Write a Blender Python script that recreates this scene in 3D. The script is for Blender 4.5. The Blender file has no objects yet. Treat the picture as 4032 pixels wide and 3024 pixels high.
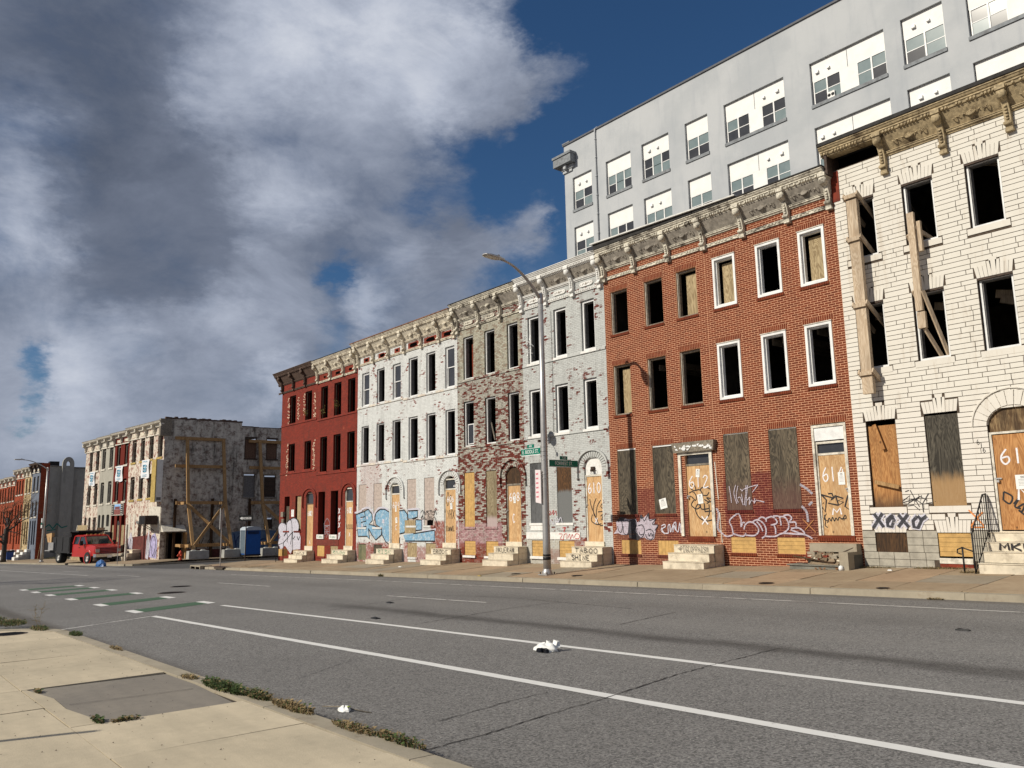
import bpy, math, random
import numpy as np
from mathutils import Vector, Matrix
C = bpy.context.scene.collection
SC = bpy.context.scene
rnd = random.Random(7)

# ---------------------------------------------------------------- camera
YAW, PITCH, ROLL = math.radians(-50.856), math.radians(9.256), math.radians(-1.089)
_f = Vector((math.sin(YAW)*math.cos(PITCH), math.cos(YAW)*math.cos(PITCH), math.sin(PITCH)))
_r = Vector((math.cos(YAW), -math.sin(YAW), 0)); _u = _r.cross(_f)
_r2 = _r*math.cos(ROLL)+_u*math.sin(ROLL); _u2 = -_r*math.sin(ROLL)+_u*math.cos(ROLL)
cam = bpy.data.cameras.new('camera'); co = bpy.data.objects.new('camera', cam); C.objects.link(co)
cam.sensor_width = 36; cam.lens = 28.593; cam.clip_start = .05; cam.clip_end = 3000
co.matrix_world = Matrix(((_r2.x,_u2.x,-_f.x,0),(_r2.y,_u2.y,-_f.y,0),(_r2.z,_u2.z,-_f.z,1.6),(0,0,0,1)))
SC.camera = co
SC.view_settings.view_transform = 'Standard'; SC.view_settings.look = 'None'
SC.view_settings.exposure = 0.0; SC.view_settings.gamma = 1.0
try: SC.view_settings.use_curve_mapping = False
except Exception: pass

# ---------------------------------------------------------------- sun
SUN_AZ, SUN_EL = math.radians(17.0), math.radians(34.0)   # light travels towards +Y, leaning to +X
sl = bpy.data.lights.new('sun', 'SUN'); sl.energy = 4.6; sl.angle = math.radians(.5); sl.color = (1, .93, .80)
so = bpy.data.objects.new('sun', sl); C.objects.link(so)
sd = Vector((math.sin(SUN_AZ)*math.cos(SUN_EL), math.cos(SUN_AZ)*math.cos(SUN_EL), -math.sin(SUN_EL)))
so.rotation_euler = sd.to_track_quat('-Z', 'Y').to_euler(); so.location = (-20, -30, 40)

# ---------------------------------------------------------------- node helper
def lin(c):
    return tuple((v/255/12.92 if v/255 <= .04045 else ((v/255+.055)/1.055)**2.4) for v in c)
def col4(c):
    if max(c) > 1.0: c = lin(c)
    return (c[0], c[1], c[2], 1)
class NT:
    def __init__(s, nt): s.nt = nt
    def n(s, t, ins=None, out=0, **kw):
        nd = s.nt.nodes.new('ShaderNode'+t)
        for k, v in kw.items(): setattr(nd, k, v)
        for k, v in (ins or {}).items():
            if v is None: continue
            if isinstance(v, bpy.types.NodeSocket): s.nt.links.new(v, nd.inputs[k])
            else: nd.inputs[k].default_value = v
        s.last = nd
        return nd.outputs[out]
    def m(s, op, a, b=0.0, c=None, clamp=False):
        ins = {0: a, 1: b}
        if c is not None: ins[2] = c
        return s.n('Math', ins, operation=op, use_clamp=clamp)
    def v(s, op, a, b=None, c=None, out=0):
        ins = {0: a}
        if b is not None: ins[1] = b
        if c is not None: ins[2 if op != 'SCALE' else 3] = c
        return s.n('VectorMath', ins, out=out, operation=op)
    def mix(s, f, a, b, blend='MIX'):
        def cc(x): return x if isinstance(x, bpy.types.NodeSocket) else col4(x)
        return s.n('Mix', {0: f, 6: cc(a), 7: cc(b)}, out=2, data_type='RGBA', blend_type=blend, clamp_factor=True)
    def sm(s, x, lo, hi):
        return s.n('MapRange', {0: x, 1: lo, 2: hi, 3: 0.0, 4: 1.0}, interpolation_type='SMOOTHSTEP')
    def noise(s, vec, scale, detail=4, rough=.6, dist=0.0, out=0):
        return s.n('TexNoise', {'Vector': vec, 'Scale': scale, 'Detail': detail, 'Roughness': rough, 'Distortion': dist}, out=out)
    def pos(s): return s.n('NewGeometry', out=0)
    def sep(s, vec):
        s.n('SeparateXYZ', {0: vec}); o = s.last.outputs; return o[0], o[1], o[2]
    def comb(s, x, y, z): return s.n('CombineXYZ', {0: x, 1: y, 2: z})
    def ramp(s, f, stops):
        o = s.n('ValToRGB', {0: f}); e = s.last.color_ramp.elements
        while len(e) < len(stops): e.new(.5)
        for el, (p, c) in zip(e, stops): el.position = p; el.color = col4(c)
        return o
MATS = {}
def material(name, fn):
    if name in MATS: return MATS[name]
    m = bpy.data.materials.new(name); m.use_nodes = True; nt = m.node_tree
    b = nt.nodes['Principled BSDF']; g = NT(nt)
    r = fn(g)
    col, rough, bump = r[0], r[1], r[2]
    extra = r[3] if len(r) > 3 else {}
    if isinstance(col, bpy.types.NodeSocket): nt.links.new(col, b.inputs['Base Color'])
    else: b.inputs['Base Color'].default_value = col4(col)
    if 'Alpha' in extra: nt.links.new(extra.pop('Alpha'), b.inputs['Alpha'])
    if isinstance(rough, bpy.types.NodeSocket): nt.links.new(rough, b.inputs['Roughness'])
    else: b.inputs['Roughness'].default_value = rough
    if bump is not None:
        h, st, dist = bump
        bo = g.n('Bump', {'Height': h, 'Strength': st, 'Distance': dist}); nt.links.new(bo, b.inputs['Normal'])
    for k, v in extra.items(): b.inputs[k].default_value = v
    MATS[name] = m
    return m
def plain(name, c, rough=.7, var=.15, scale=6, dirt=0.0, dirtc=(60,50,40), spec=.3, metal=0.0, bump=.0):
    def fn(g):
        p = g.pos(); n = g.noise(p, scale, 5, .65)
        cc = lin(c) if max(c) > 1 else c
        a = tuple(min(1, x*(1+var)) for x in cc); b = tuple(x*(1-var) for x in cc)
        o = g.mix(g.sm(n, .3, .7), b, a)
        if dirt > 0:
            d = g.noise(p, 2.3, 6, .7)
            o = g.mix(g.m('MULTIPLY', g.sm(d, .48, .68), dirt), o, dirtc)
        return o, rough, ((n, bump, .01) if bump else None), {'Specular IOR Level': spec, 'Metallic': metal}
    return material(name, fn)

# ---------------------------------------------------------------- world sky
def dird(px, py):   # direction of a compass/elevation pair given in tangent-plane degrees of this heading
    d = _f*813.32 + _r2*(px-512) - _u2*(py-384); return d.normalized()
w = bpy.data.worlds.new('World'); SC.world = w; w.use_nodes = True
g = NT(w.node_tree); bg = w.node_tree.nodes['Background']
sky = g.n('TexSky', sky_type='NISHITA'); skn = g.last
skn.sun_disc = False; skn.sun_elevation = SUN_EL; skn.sun_rotation = math.pi + SUN_AZ
skn.altitude = 50; skn.air_density = 1.0; skn.dust_density = .6; skn.ozone_density = 6.0
P = g.n('TexCoord', out=0)
PS = g.v('MULTIPLY', P, (1.0, 1.0, 1.9))
wn = g.noise(PS, 4.2, 7, .66, 0, out=1)
wv = g.v('SCALE', g.v('SUBTRACT', wn, (.5,.5,.5)), None, .20)
PW = g.v('ADD', P, wv)
def blobs(lst, acc):
    for (cx, cy, r, wgt) in lst:
        d = dird(cx, cy)
        rr = r/813.32
        dist = g.v('DISTANCE', PW, tuple(d), out=1)
        t = g.n('MapRange', {0: dist, 1: 0.0, 2: rr*1.9, 3: wgt, 4: 0.0}, interpolation_type='SMOOTHSTEP')
        acc = g.m('ADD', acc, t)
    return acc
bright = [(500,120,120,.30),(650,70,110,.28),(850,60,110,.36),(740,190,100,.16),(60,275,80,.40),(70,485,80,.48),(778,628,50,.38),(590,390,80,.30),(540,540,36,.20),
          (450,680,60,.30),(120,700,90,.22),(545,815,50,.30),(110,790,60,.10),(910,250,50,.26),(860,540,50,.20),(280,730,60,.20),(980,140,90,.22),(400,180,60,.18),(430,860,90,.10),(150,880,80,.10),(230,770,120,.14),(60,640,60,.10)]
dark = [(120,80,190,-.34),(320,340,120,-.20),(640,500,70,-.14),(150,600,110,-.28),(380,590,100,-.22),(330,790,90,-.14),(480,470,70,-.12),(220,400,80,-.16),(940,470,80,-.06),(600,230,60,-.10),(60,760,30,-.10),(430,330,60,-.10)]
def crop(L): return [(a*.4803, b*.4803, r*.4803, wg) for a, b, r, wg in L]
nz = g.noise(PS, 2.6, 9, .60, .35)
nz2 = g.noise(PS, 7.5, 8, .64, .5)
B = g.m('ADD', g.m('MULTIPLY', g.m('SUBTRACT', nz, .5), .84), .40)
B = g.m('ADD', B, g.m('MULTIPLY', g.m('SUBTRACT', nz2, .5), .50))
B = blobs(crop(bright), B); B = blobs(crop(dark), B)
cloud = g.ramp(B, [(0.0, (88,96,112)), (.28, (114,122,139)), (.5, (148,156,173)), (.74, (182,189,204)), (1.0, (216,220,229))])
cov = g.m('ADD', g.m('MULTIPLY', g.m('SUBTRACT', nz, .5), 1.3), .98)
cov = g.m('ADD', cov, g.m('MULTIPLY', g.m('SUBTRACT', nz2, .5), .75))
blue = [(1620,-20,400,-1.6),(1190,10,110,-.9),(1400,480,260,-1.2),(1010,380,70,-.8),(870,400,50,-.55),(700,575,40,-.95),(1180,350,70,-.9),(22,800,30,-.9),(690,700,40,-.4),(1080,560,60,-.4),
        (1085,450,55,.6),(1060,190,90,.85),(1200,150,60,.55),(930,490,70,.35),(1400,100,60,.3)]
cov = blobs(crop(blue), cov)
mask = g.m('MULTIPLY', g.sm(cov, .12, 1.08), .97)
skyc = g.n('HueSaturation', {'Saturation': 1.12, 'Value': 1.0, 'Color': sky})
skyl = g.v('SCALE', skyc, None, .064)
out = g.mix(mask, skyl, cloud)
w.node_tree.links.new(out, bg.inputs['Color']); bg.inputs['Strength'].default_value = 1.0

# ---------------------------------------------------------------- object helpers
ORG = {}
def props(o, label=None, cat=None, group=None, kind=None):
    if label: o['label'] = label
    if cat: o['category'] = cat
    if group: o['group'] = group
    if kind: o['kind'] = kind
    return o
def thing(name, label, cat, loc, rotz=0.0, group=None, local=False):
    o = bpy.data.objects.new(name, None); C.objects.link(o); o.empty_display_size = .3
    o.location = loc; o.rotation_euler = (0, 0, rotz)
    ORG[o.name] = Vector((0, 0, 0)) if local else Vector(loc)
    return props(o, label, cat, group)
def org(p): return ORG[p.name] if p is not None else Vector((0, 0, 0))
def link(name, me, parent=None, label=None, kind=None, base=None):
    o = bpy.data.objects.new(name, me); C.objects.link(o)
    if parent is not None:
        o.parent = parent; ORG[o.name] = base if base is not None else org(parent)
    if label: o['label'] = label
    if kind: o['kind'] = kind
    return o
class MB:
    def __init__(s): s.v = []; s.f = []; s.sm = []
    def face(s, pts, smooth=False):
        i = len(s.v); s.v += [tuple(p) for p in pts]; s.f.append(tuple(range(i, i+len(pts)))); s.sm.append(smooth)
    def box(s, x0, x1, y0, y1, z0, z1, back=True):
        i = len(s.v)
        s.v += [(x0,y0,z0),(x1,y0,z0),(x1,y1,z0),(x0,y1,z0),(x0,y0,z1),(x1,y0,z1),(x1,y1,z1),(x0,y1,z1)]
        F = [(0,1,5,4),(1,2,6,5),(3,0,4,7),(4,5,6,7),(3,2,1,0)]
        if back: F.append((2,3,7,6))
        for f in F: s.f.append(tuple(i+a for a in f)); s.sm.append(False)
    def hexa(s, p):      # 8 points bottom 4, top 4
        i = len(s.v); s.v += [tuple(q) for q in p]
        for f in [(0,1,5,4),(1,2,6,5),(2,3,7,6),(3,0,4,7),(4,5,6,7),(3,2,1,0)]:
            s.f.append(tuple(i+a for a in f)); s.sm.append(False)
    def beam(s, a, b, w, h=None, up=(0,0,1)):
        a = Vector(a); b = Vector(b); d = (b-a).normalized(); h = h or w
        up = Vector(up)
        if abs(d.dot(up)) > .98: up = Vector((0,1,0))
        r = d.cross(up).normalized(); u = r.cross(d).normalized()
        c = [(-1,-1),(1,-1),(1,1),(-1,1)]
        s.hexa([a+r*i*w/2+u*j*h/2 for i, j in c]+[b+r*i*w/2+u*j*h/2 for i, j in c])
    def prism(s, poly, axis, a, b):   # poly in the 2 other axes, extruded along axis
        def P_(p, t):
            return (t, p[0], p[1]) if axis == 0 else ((p[0], t, p[1]) if axis == 1 else (p[0], p[1], t))
        n = len(poly); i = len(s.v)
        s.v += [P_(p, a) for p in poly]+[P_(p, b) for p in poly]
        s.f.append(tuple(i+k for k in range(n))); s.f.append(tuple(i+n+k for k in reversed(range(n)))); s.sm += [False]*2
        for k in range(n):
            s.f.append((i+k, i+(k+1) % n, i+n+(k+1) % n, i+n+k)); s.sm.append(False)
    def tube(s, path, r, n=8, cap=True):
        path = [Vector(p) for p in path]
        rs = r if isinstance(r, (list, tuple)) else [r]*len(path)
        i0 = len(s.v); prev = None
        for k, p in enumerate(path):
            d = (path[min(k+1, len(path)-1)]-path[max(k-1, 0)]).normalized()
            if prev is None:
                a = Vector((0,0,1)) if abs(d.z) < .9 else Vector((1,0,0)); r_ = d.cross(a).normalized()
            else: r_ = (prev-d*prev.dot(d)).normalized()
            prev = r_; u = d.cross(r_)
            for j in range(n):
                t = 2*math.pi*j/n; s.v.append(tuple(p+(r_*math.cos(t)+u*math.sin(t))*rs[k]))
        for k in range(len(path)-1):
            for j in range(n):
                a = i0+k*n+j; b = i0+k*n+(j+1) % n
                s.f.append((a, b, b+n, a+n)); s.sm.append(True)
        if cap:
            s.f.append(tuple(i0+j for j in reversed(range(n)))); s.f.append(tuple(i0+(len(path)-1)*n+j for j in range(n))); s.sm += [False]*2
    def lathe(s, c, prof, axis=2, n=16):
        i0 = len(s.v)
        for (r, h) in prof:
            for j in range(n):
                t = 2*math.pi*j/n; a, b = r*math.cos(t), r*math.sin(t)
                q = (a, b, h) if axis == 2 else ((h, a, b) if axis == 0 else (a, h, b))
                s.v.append((c[0]+q[0], c[1]+q[1], c[2]+q[2]))
        for k in range(len(prof)-1):
            for j in range(n):
                a = i0+k*n+j; b = i0+k*n+(j+1) % n; s.f.append((a, b, b+n, a+n)); s.sm.append(True)
    def mesh(s, name, mat, o=Vector((0,0,0))):
        me = bpy.data.meshes.new(name)
        a = np.array(s.v, dtype=np.float64)-np.array(o) if s.v else np.zeros((0, 3))
        me.from_pydata(a.tolist(), [], s.f)
        for m_ in (mat if isinstance(mat, (list, tuple)) else [mat]): me.materials.append(m_)
        if any(s.sm): me.polygons.foreach_set('use_smooth', s.sm)
        me.update(); return me
    def build(s, name, mat, parent=None, label=None, kind=None):
        return link(name, s.mesh(name, mat, org(parent)), parent, label, kind)
    def top(s, name, mat, label, cat, loc, group=None, kind=None):
        me = s.mesh(name, mat, Vector(loc)); o = bpy.data.objects.new(name, me); C.objects.link(o); o.location = loc
        ORG[o.name] = Vector(loc)
        return props(o, label, cat, group, kind)
UNIT = {}
def unit(name, mat):       # shared unit box, front/sides/top/bottom
    k = (name, mat.name)
    if k not in UNIT:
        m = MB(); m.box(-.5, .5, -.5, .5, -.5, .5); UNIT[k] = m.mesh(name, mat)
    return UNIT[k]
def piece(name, mat, x0, x1, y0, y1, z0, z1, parent, ry=0.0):
    o = bpy.data.objects.new(name, unit(name, mat)); C.objects.link(o); o.parent = parent
    q = org(parent); o.location = ((x0+x1)/2-q.x, (y0+y1)/2-q.y, (z0+z1)/2-q.z); o.scale = (x1-x0, y1-y0, z1-z0)
    if ry: o.rotation_euler = (0, ry, 0)
    ORG[o.name] = q
    return o
def ribbon(mb, pts, w, y0, k=0, plane='y', smooth=True, taper=False):
    pts = [Vector((p[0], p[1])) for p in pts]
    if smooth and len(pts) > 2:
        q = []
        closed = (pts[0]-pts[-1]).length < 1e-4
        n = len(pts)
        for i in range(n-1):
            p0 = pts[i-1] if i > 0 else (pts[-2] if closed else pts[0]); p1 = pts[i]; p2 = pts[i+1]
            p3 = pts[i+2] if i+2 < n else (pts[1] if closed else pts[-1])
            for t in (0, .25, .5, .75):
                q.append(.5*((2*p1)+(p2-p0)*t+(2*p0-5*p1+4*p2-p3)*t*t+(3*p1-p0-3*p2+p3)*t**3))
        q.append(pts[-1]); pts = q
    L = []; n = len(pts)
    for i, p in enumerate(pts):
        a = pts[max(i-1, 0)]; b = pts[min(i+1, n-1)]; d = b-a
        if d.length < 1e-6: d = Vector((1, 0))
        d.normalize(); nn = Vector((-d.y, d.x))
        ww = w/2*(1 if not taper else (.55+.45*math.sin(math.pi*min(1, (i+.3)/n))))
        L.append((p-nn*ww, p+nn*ww))
    for i in range(n-1):
        ya = y0-k*.0004-i*.00003; yb = ya-.00003
        (a, b), (c, d) = L[i], L[i+1]
        if plane == 'y': mb.face([(a.x, ya, a.y), (c.x, yb, c.y), (d.x, yb, d.y), (b.x, ya, b.y)])
        else: mb.face([(-y0+k*.0004+i*.00003, a.x, a.y), (-y0+k*.0004+i*.00003, c.x, c.y), (-y0+k*.0004+i*.00003, d.x, d.y), (-y0+k*.0004+i*.00003, b.x, b.y)])
# stroke letters on a 0..1 x 0..1 grid
ST = {'0': [[(.5,1),(.15,.8),(.1,.4),(.45,0),(.85,.3),(.85,.75),(.5,1)]], '1': [[(.5,1),(.5,0)]],
 '2': [[(.1,.8),(.45,1),(.8,.75),(.1,0),(.95,.05)]], '4': [[(.6,1),(.1,.42),(.95,.42)],[(.72,.8),(.70,0)]],
 '6': [[(.65,1),(.2,.6),(.12,.25),(.45,0),(.85,.2),(.7,.5),(.2,.4)]], '8': [[(.5,.5),(.15,.75),(.5,1),(.85,.75),(.5,.5),(.1,.25),(.5,0),(.9,.25),(.5,.5)]],
 'X': [[(.05,1),(.95,0)],[(.95,1),(.05,0)]], 'O': [[(.5,1),(.1,.6),(.2,.1),(.6,0),(.9,.4),(.8,.85),(.5,1)]],
 'E': [[(.9,1),(.1,.95),(.1,.05),(.9,0)],[(.1,.5),(.7,.5)]], 'R': [[(.1,0),(.15,1),(.8,.8),(.2,.5),(.9,0)]],
 'D': [[(.1,0),(.1,1),(.8,.75),(.85,.25),(.1,0)]], 'P': [[(.1,0),(.1,1),(.8,.85),(.7,.5),(.1,.45)]], 'I': [[(.5,1),(.5,0)],[(.2,1),(.8,1)],[(.2,0),(.8,0)]],
 'G': [[(.9,.8),(.5,1),(.1,.5),(.5,0),(.9,.3),(.55,.4)]], 'C': [[(.85,.85),(.4,1),(.1,.5),(.4,0),(.9,.15)]], 'A': [[(.05,0),(.5,1),(.9,0)],[(.2,.4),(.8,.4)]],
 'S': [[(.85,.85),(.4,1),(.15,.75),(.8,.35),(.6,0),(.1,.1)]], 'M': [[(.05,0),(.15,1),(.5,.4),(.85,1),(.95,0)]], 'T': [[(0,1),(1,.95)],[(.5,1),(.45,0)]],
 'H': [[(.1,1),(.1,0)],[(.9,1),(.9,0)],[(.1,.5),(.9,.55)]], 'N': [[(.1,0),(.1,1),(.85,0),(.9,1)]], 'K': [[(.1,1),(.1,0)],[(.9,1),(.15,.5),(.9,0)]],
 'U': [[(.1,1),(.15,.1),(.8,.05),(.9,1)]], 'V': [[(.05,1),(.5,0),(.95,1)]], 'L': [[(.15,1),(.1,0),(.9,.05)]], 'B': [[(.1,0),(.1,1),(.75,.8),(.15,.55),(.9,.25),(.1,0)]],
 'Z': [[(.05,.95),(.9,1),(.1,0),(.95,.1)]], 'W': [[(.0,1),(.25,0),(.5,.8),(.75,0),(1,1)]], 'Y': [[(0,1),(.5,.5)],[(1,1),(.4,0)]],
 '>': [[(0,.4),(.35,.7),(.55,.4),(1,.55)],[(.7,.85),(1,.55),(.65,.25)]], '*': [[(.1,.9),(.9,.1)],[(.9,.9),(.1,.2)],[(.5,1),(.5,0)]],
 'm': [[(.0,.1),(.1,.7),(.25,.8),(.35,.1),(.45,.75),(.6,.75),(.7,.1),(1,.3)]], 'o': [[(.5,.75),(.1,.5),(.3,.0),(.8,.2),(.7,.7),(.4,.7)]], 'e': [[(.1,.4),(.8,.5),(.5,.85),(.1,.5),(.3,.0),(.9,.15)]],
 'a': [[(.8,.7),(.3,.75),(.1,.3),(.5,.0),(.85,.7),(.95,.0)]], 'n': [[(.05,0),(.1,.7),(.5,.75),(.7,.0),(1,.2)]], 's': [[(.8,.7),(.2,.7),(.7,.3),(.1,.05)]], 'w': [[(.0,.7),(.2,.0),(.45,.6),(.65,.0),(.95,.7)]]}
def letters(mb, text, x0, x1, z0, z1, wd, y0, k0=0, jit=.03, slant=0.0, rise=0.0):
    n = len(text); adv = (x1-x0)/max(n, 1); rr = random.Random(text+str(x0))
    k = k0
    for i, ch in enumerate(text):
        if ch == ' ': continue
        cw = adv*.86 if ch not in '1I' else adv*.7
        for st in ST.get(ch, ST['o']):
            pts = []
            for (u, v_) in st:
                uu = u+rr.uniform(-jit, jit); vv = v_+rr.uniform(-jit, jit)
                pts.append((x0+i*adv+uu*cw+slant*vv*(z1-z0), z0+vv*(z1-z0)+rise*i/n))
            ribbon(mb, pts, wd, y0, k, smooth=ch in '0268OCSGDPBRUmoeansw'); k += 1
    return k
def text_mesh(s, size, mat, name, parent, loc, rot, depth=.002, sx=1.0, align='CENTER'):
    cu = bpy.data.curves.new(name, 'FONT'); cu.body = s; cu.size = size; cu.extrude = depth; cu.align_x = align; cu.align_y = 'CENTER'
    ob = bpy.data.objects.new(name+'_tmp', cu); C.objects.link(ob)
    dg = bpy.context.evaluated_depsgraph_get(); me = bpy.data.meshes.new_from_object(ob.evaluated_get(dg))
    bpy.data.objects.remove(ob); me.materials.clear(); me.materials.append(mat)
    o = bpy.data.objects.new(name, me); C.objects.link(o); o.parent = parent
    o.location = Vector(loc)-org(parent); o.rotation_euler = rot; o.scale = (sx, 1, 1)
    return o
# ---------------------------------------------------------------- materials
def boxmask(g, x, z, x0, x1, z0, z1, soft=.03, wob=None):
    if wob is not None: x = g.m('ADD', x, wob); z = g.m('ADD', z, wob)
    a = g.sm(x, x0-soft, x0+soft); b = g.sm(x, x1+soft, x1-soft); c = g.sm(z, z0-soft, z0+soft); d = g.sm(z, z1+soft, z1-soft)
    return g.m('MULTIPLY', g.m('MULTIPLY', a, b), g.m('MULTIPLY', c, d))
CH = .0667; BL = .2133
def brick_mat(name, c1, c2, paint=None, paint2=None, peel=.5, psc=1.2, patches=(), var=True, dirt=.25, zlow=None, bare2=None, bl=BL, rough=.85, fine=.5, grime=.0, pv=.12, mort=None):
    if mort is not None: brick_mat(name+'_joint', c1, c2, tuple(v*mort**.45 for v in paint), tuple(v*mort**.45 for v in (paint2 or paint)), peel+.02, psc, patches, False, dirt+.1, zlow, bare2, bl, rough, fine, grime, pv)  # darker copy of the paint puts the shade of recessed joints into colour
    """bare brick c1..c2; paint with peeling (peel = share lost); patches: (x0,x1,z0,z1,colour,strength)"""
    def fn(g):
        p = g.pos(); x, y, z = g.sep(p)
        if var:
            cr = g.m('FLOOR', g.m('DIVIDE', z, CH)); sh = g.m('MULTIPLY', g.m('MODULO', cr, 2.0), .5)
            ix = g.m('FLOOR', g.m('ADD', g.m('DIVIDE', x, bl), sh)); idn = g.n('TexWhiteNoise', {'Vector': g.comb(ix, cr, 0.0)}, noise_dimensions='3D')
        else: idn = .5
        fnz = g.noise(p, 45, 3, .6)
        bare = g.mix(g.m('ADD', g.m('MULTIPLY', idn, .75), g.m('MULTIPLY', fnz, .35)), c1, c2)
        if var and not paint: bare = g.mix(g.m('MULTIPLY', g.sm(idn, .80, .95), .30), bare, (60, 34, 26))
        big = g.noise(p, psc, 8, .68)
        col = bare
        if bare2: col = g.mix(g.sm(g.noise(p, 2.1, 6, .7), .5, .6), col, bare2)
        wob = g.m('MULTIPLY', g.m('SUBTRACT', g.noise(p, 6, 5, .7), .5), .35)
        if paint:
            pn = g.mix(g.noise(p, 3.5, 5, .6), paint, paint2 or paint)
            if var: pn = g.mix(g.m('MULTIPLY', idn, pv), pn, (0.02,0.02,0.02))
            br = g.m('MULTIPLY', g.m('SUBTRACT', idn if var else big, .5), .10*fine*2) if var else 0.0
            t = g.m('ADD', g.m('ADD', big, br), g.m('MULTIPLY', g.m('SUBTRACT', fnz, .5), .25*fine))
            if zlow is not None:      # paint worn more towards height zlow[0]
                t = g.m('ADD', t, g.m('MULTIPLY', g.sm(z, zlow[1], zlow[0]), zlow[2]))
            thr = 1-peel
            msk = g.sm(t, thr-.012, thr+.012)
            col = g.mix(msk, pn, col)
        for (x0, x1, z0, z1, cc, s_) in patches:
            mk = boxmask(g, x, z, x0, x1, z0, z1, .06, wob)
            mk = g.m('MULTIPLY', mk, g.m('MULTIPLY', g.sm(g.noise(p, 5, 6, .7), .25, .55), s_))
            col = g.mix(mk, col, cc)
        if dirt:
            st = g.noise(g.v('MULTIPLY', p, (2.2, 2.2, .35)), 1.6, 6, .7)
            col = g.mix(g.m('MULTIPLY', g.sm(st, .46, .72), dirt), col, (58, 50, 42))
        if grime: gr = g.noise(p, 7, 6, .75); col = g.mix(g.m('MULTIPLY', g.sm(gr, .50, .70), grime), col, (74, 66, 56))
        return col, rough, (fnz, .35, .006), {'Specular IOR Level': .2}
    return material(name, fn)
def ply_mat(name, light, darkc, worn=0.0, wornc=(60,56,48), low=None, kn=1.0):
    def fn(g):
        p = g.pos(); rn = g.n('ObjectInfo', out=5)
        q = g.v('ADD', g.v('MULTIPLY', p, (1.0, 1.0, .16)), g.comb(g.m('MULTIPLY', rn, 37.0), 0.0, g.m('MULTIPLY', rn, 11.0)))
        n = g.noise(q, 2.6, 4, .55, .6)
        s_ = g.m('ABSOLUTE', g.m('SINE', g.m('MULTIPLY', n, 62.0)))
        f = g.noise(g.v('MULTIPLY', q, (1, 1, .4)), 60, 3, .6)
        col = g.mix(g.m('ADD', g.m('MULTIPLY', g.m('POWER', s_, 2.0), .75), g.m('MULTIPLY', f, .3)), light, darkc)
        k = g.n('TexVoronoi', {'Vector': g.v('MULTIPLY', p, (1, 1, .8)), 'Scale': 2.3, 'Randomness': 1.0})
        col = g.mix(g.m('MULTIPLY', g.sm(k, .09, .04), .8*kn), col, tuple(v*.35 for v in darkc) if max(darkc) > 1 else darkc)
        if worn:
            b = g.noise(g.v('MULTIPLY', q, (1, 1, .8)), 3.2, 6, .75)
            col = g.mix(g.m('MULTIPLY', g.sm(b, .40, .62), worn), col, wornc)
        if low is not None:
            x, y, z = g.sep(p)
            e = g.m('ADD', z, g.m('MULTIPLY', g.m('SUBTRACT', g.noise(q, 7, 5, .7), .5), .5))
            col = g.mix(g.m('MULTIPLY', g.sm(e, low[1], low[0]), low[2]), col, low[3])
        return col, .75, (f, .2, .004), {'Specular IOR Level': .25}
    return material(name, fn)

def asphalt(g):
    p = g.pos(); x, y, z = g.sep(p)
    big = g.noise(p, .35, 5, .6); mid = g.noise(p, 2.4, 5, .65); fi = g.noise(p, 48, 4, .85); v = g.n('TexVoronoi', {'Vector': p, 'Scale': 62.0}, out=1)
    vg = g.n('RGBToBW', {0: v})
    col = g.mix(g.m('ADD', g.m('MULTIPLY', big, .55), g.m('MULTIPLY', mid, .45)), (.175,.167,.160), (.270,.260,.248))
    col = g.mix(g.sm(vg, .10, .8), g.mix(.70, col, (.02,.02,.02)), col)
    col = g.mix(g.m('MULTIPLY', g.sm(fi, .56, .68), .75), col, (.60,.57,.52))
    col = g.mix(g.m('MULTIPLY', g.sm(fi, .44, .30), .6), col, (.028,.026,.026))
    spots = g.noise(p, 11, 4, .7)
    col = g.mix(g.m('MULTIPLY', g.sm(spots, .66, .73), .35), col, (.05,.048,.045))
    gd = g.m('ADD', y, g.m('MULTIPLY', g.m('SUBTRACT', mid, .5), .25)); col = g.mix(g.m('MULTIPLY', g.m('MULTIPLY', g.sm(gd, 3.75, 3.38), g.sm(y, 3.0, 3.3)), .75), col, (.07,.06,.05)); col = g.mix(g.m('MULTIPLY', g.sm(g.m('ABSOLUTE', g.m('SUBTRACT', gd, 16.75)), .35, .05), .55), col, (.11,.095,.075))
    pt = g.noise(p, .16, 3, .5); col = g.mix(g.m('MULTIPLY', g.sm(pt, .52, .56), .16), col, (.10,.095,.09))
    # oil and tyre streak in the lane, two fainter wheel paths
    wob = g.m('MULTIPLY', g.m('SUBTRACT', g.noise(p, .8, 4, .6), .5), .5)
    yy = g.m('ADD', y, wob)
    lx = g.m('ADD', x, g.m('MULTIPLY', wob, 6.0))
    d = g.m('ABSOLUTE', g.m('SUBTRACT', yy, 9.42))
    st = g.m('MULTIPLY', g.m('MULTIPLY', g.sm(d, .48, .02), .64), g.m('MULTIPLY', g.sm(lx, -21.0, -16.0), g.m('ADD', .45, g.m('MULTIPLY', g.noise(g.v('MULTIPLY', p, (.25, 1, 1)), 3, 4, .6), .9))))
    col = g.mix(st, col, (.030,.026,.024))
    for c in (8.1, 10.9, 13.0, 14.6):
        d2 = g.m('ABSOLUTE', g.m('SUBTRACT', yy, c)); col = g.mix(g.m('MULTIPLY', g.sm(d2, .8, .1), .22), col, (.24,.23,.215) if c != 13.0 else (.09,.085,.08))
    return col, .86, (fi, .55, .012), {'Specular IOR Level': .3}
M_ASPH = material('asphalt', asphalt)
M_ASPHD = plain('asphalt_newer', (.075,.072,.07), .85, .35, 30, bump=.4)
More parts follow.
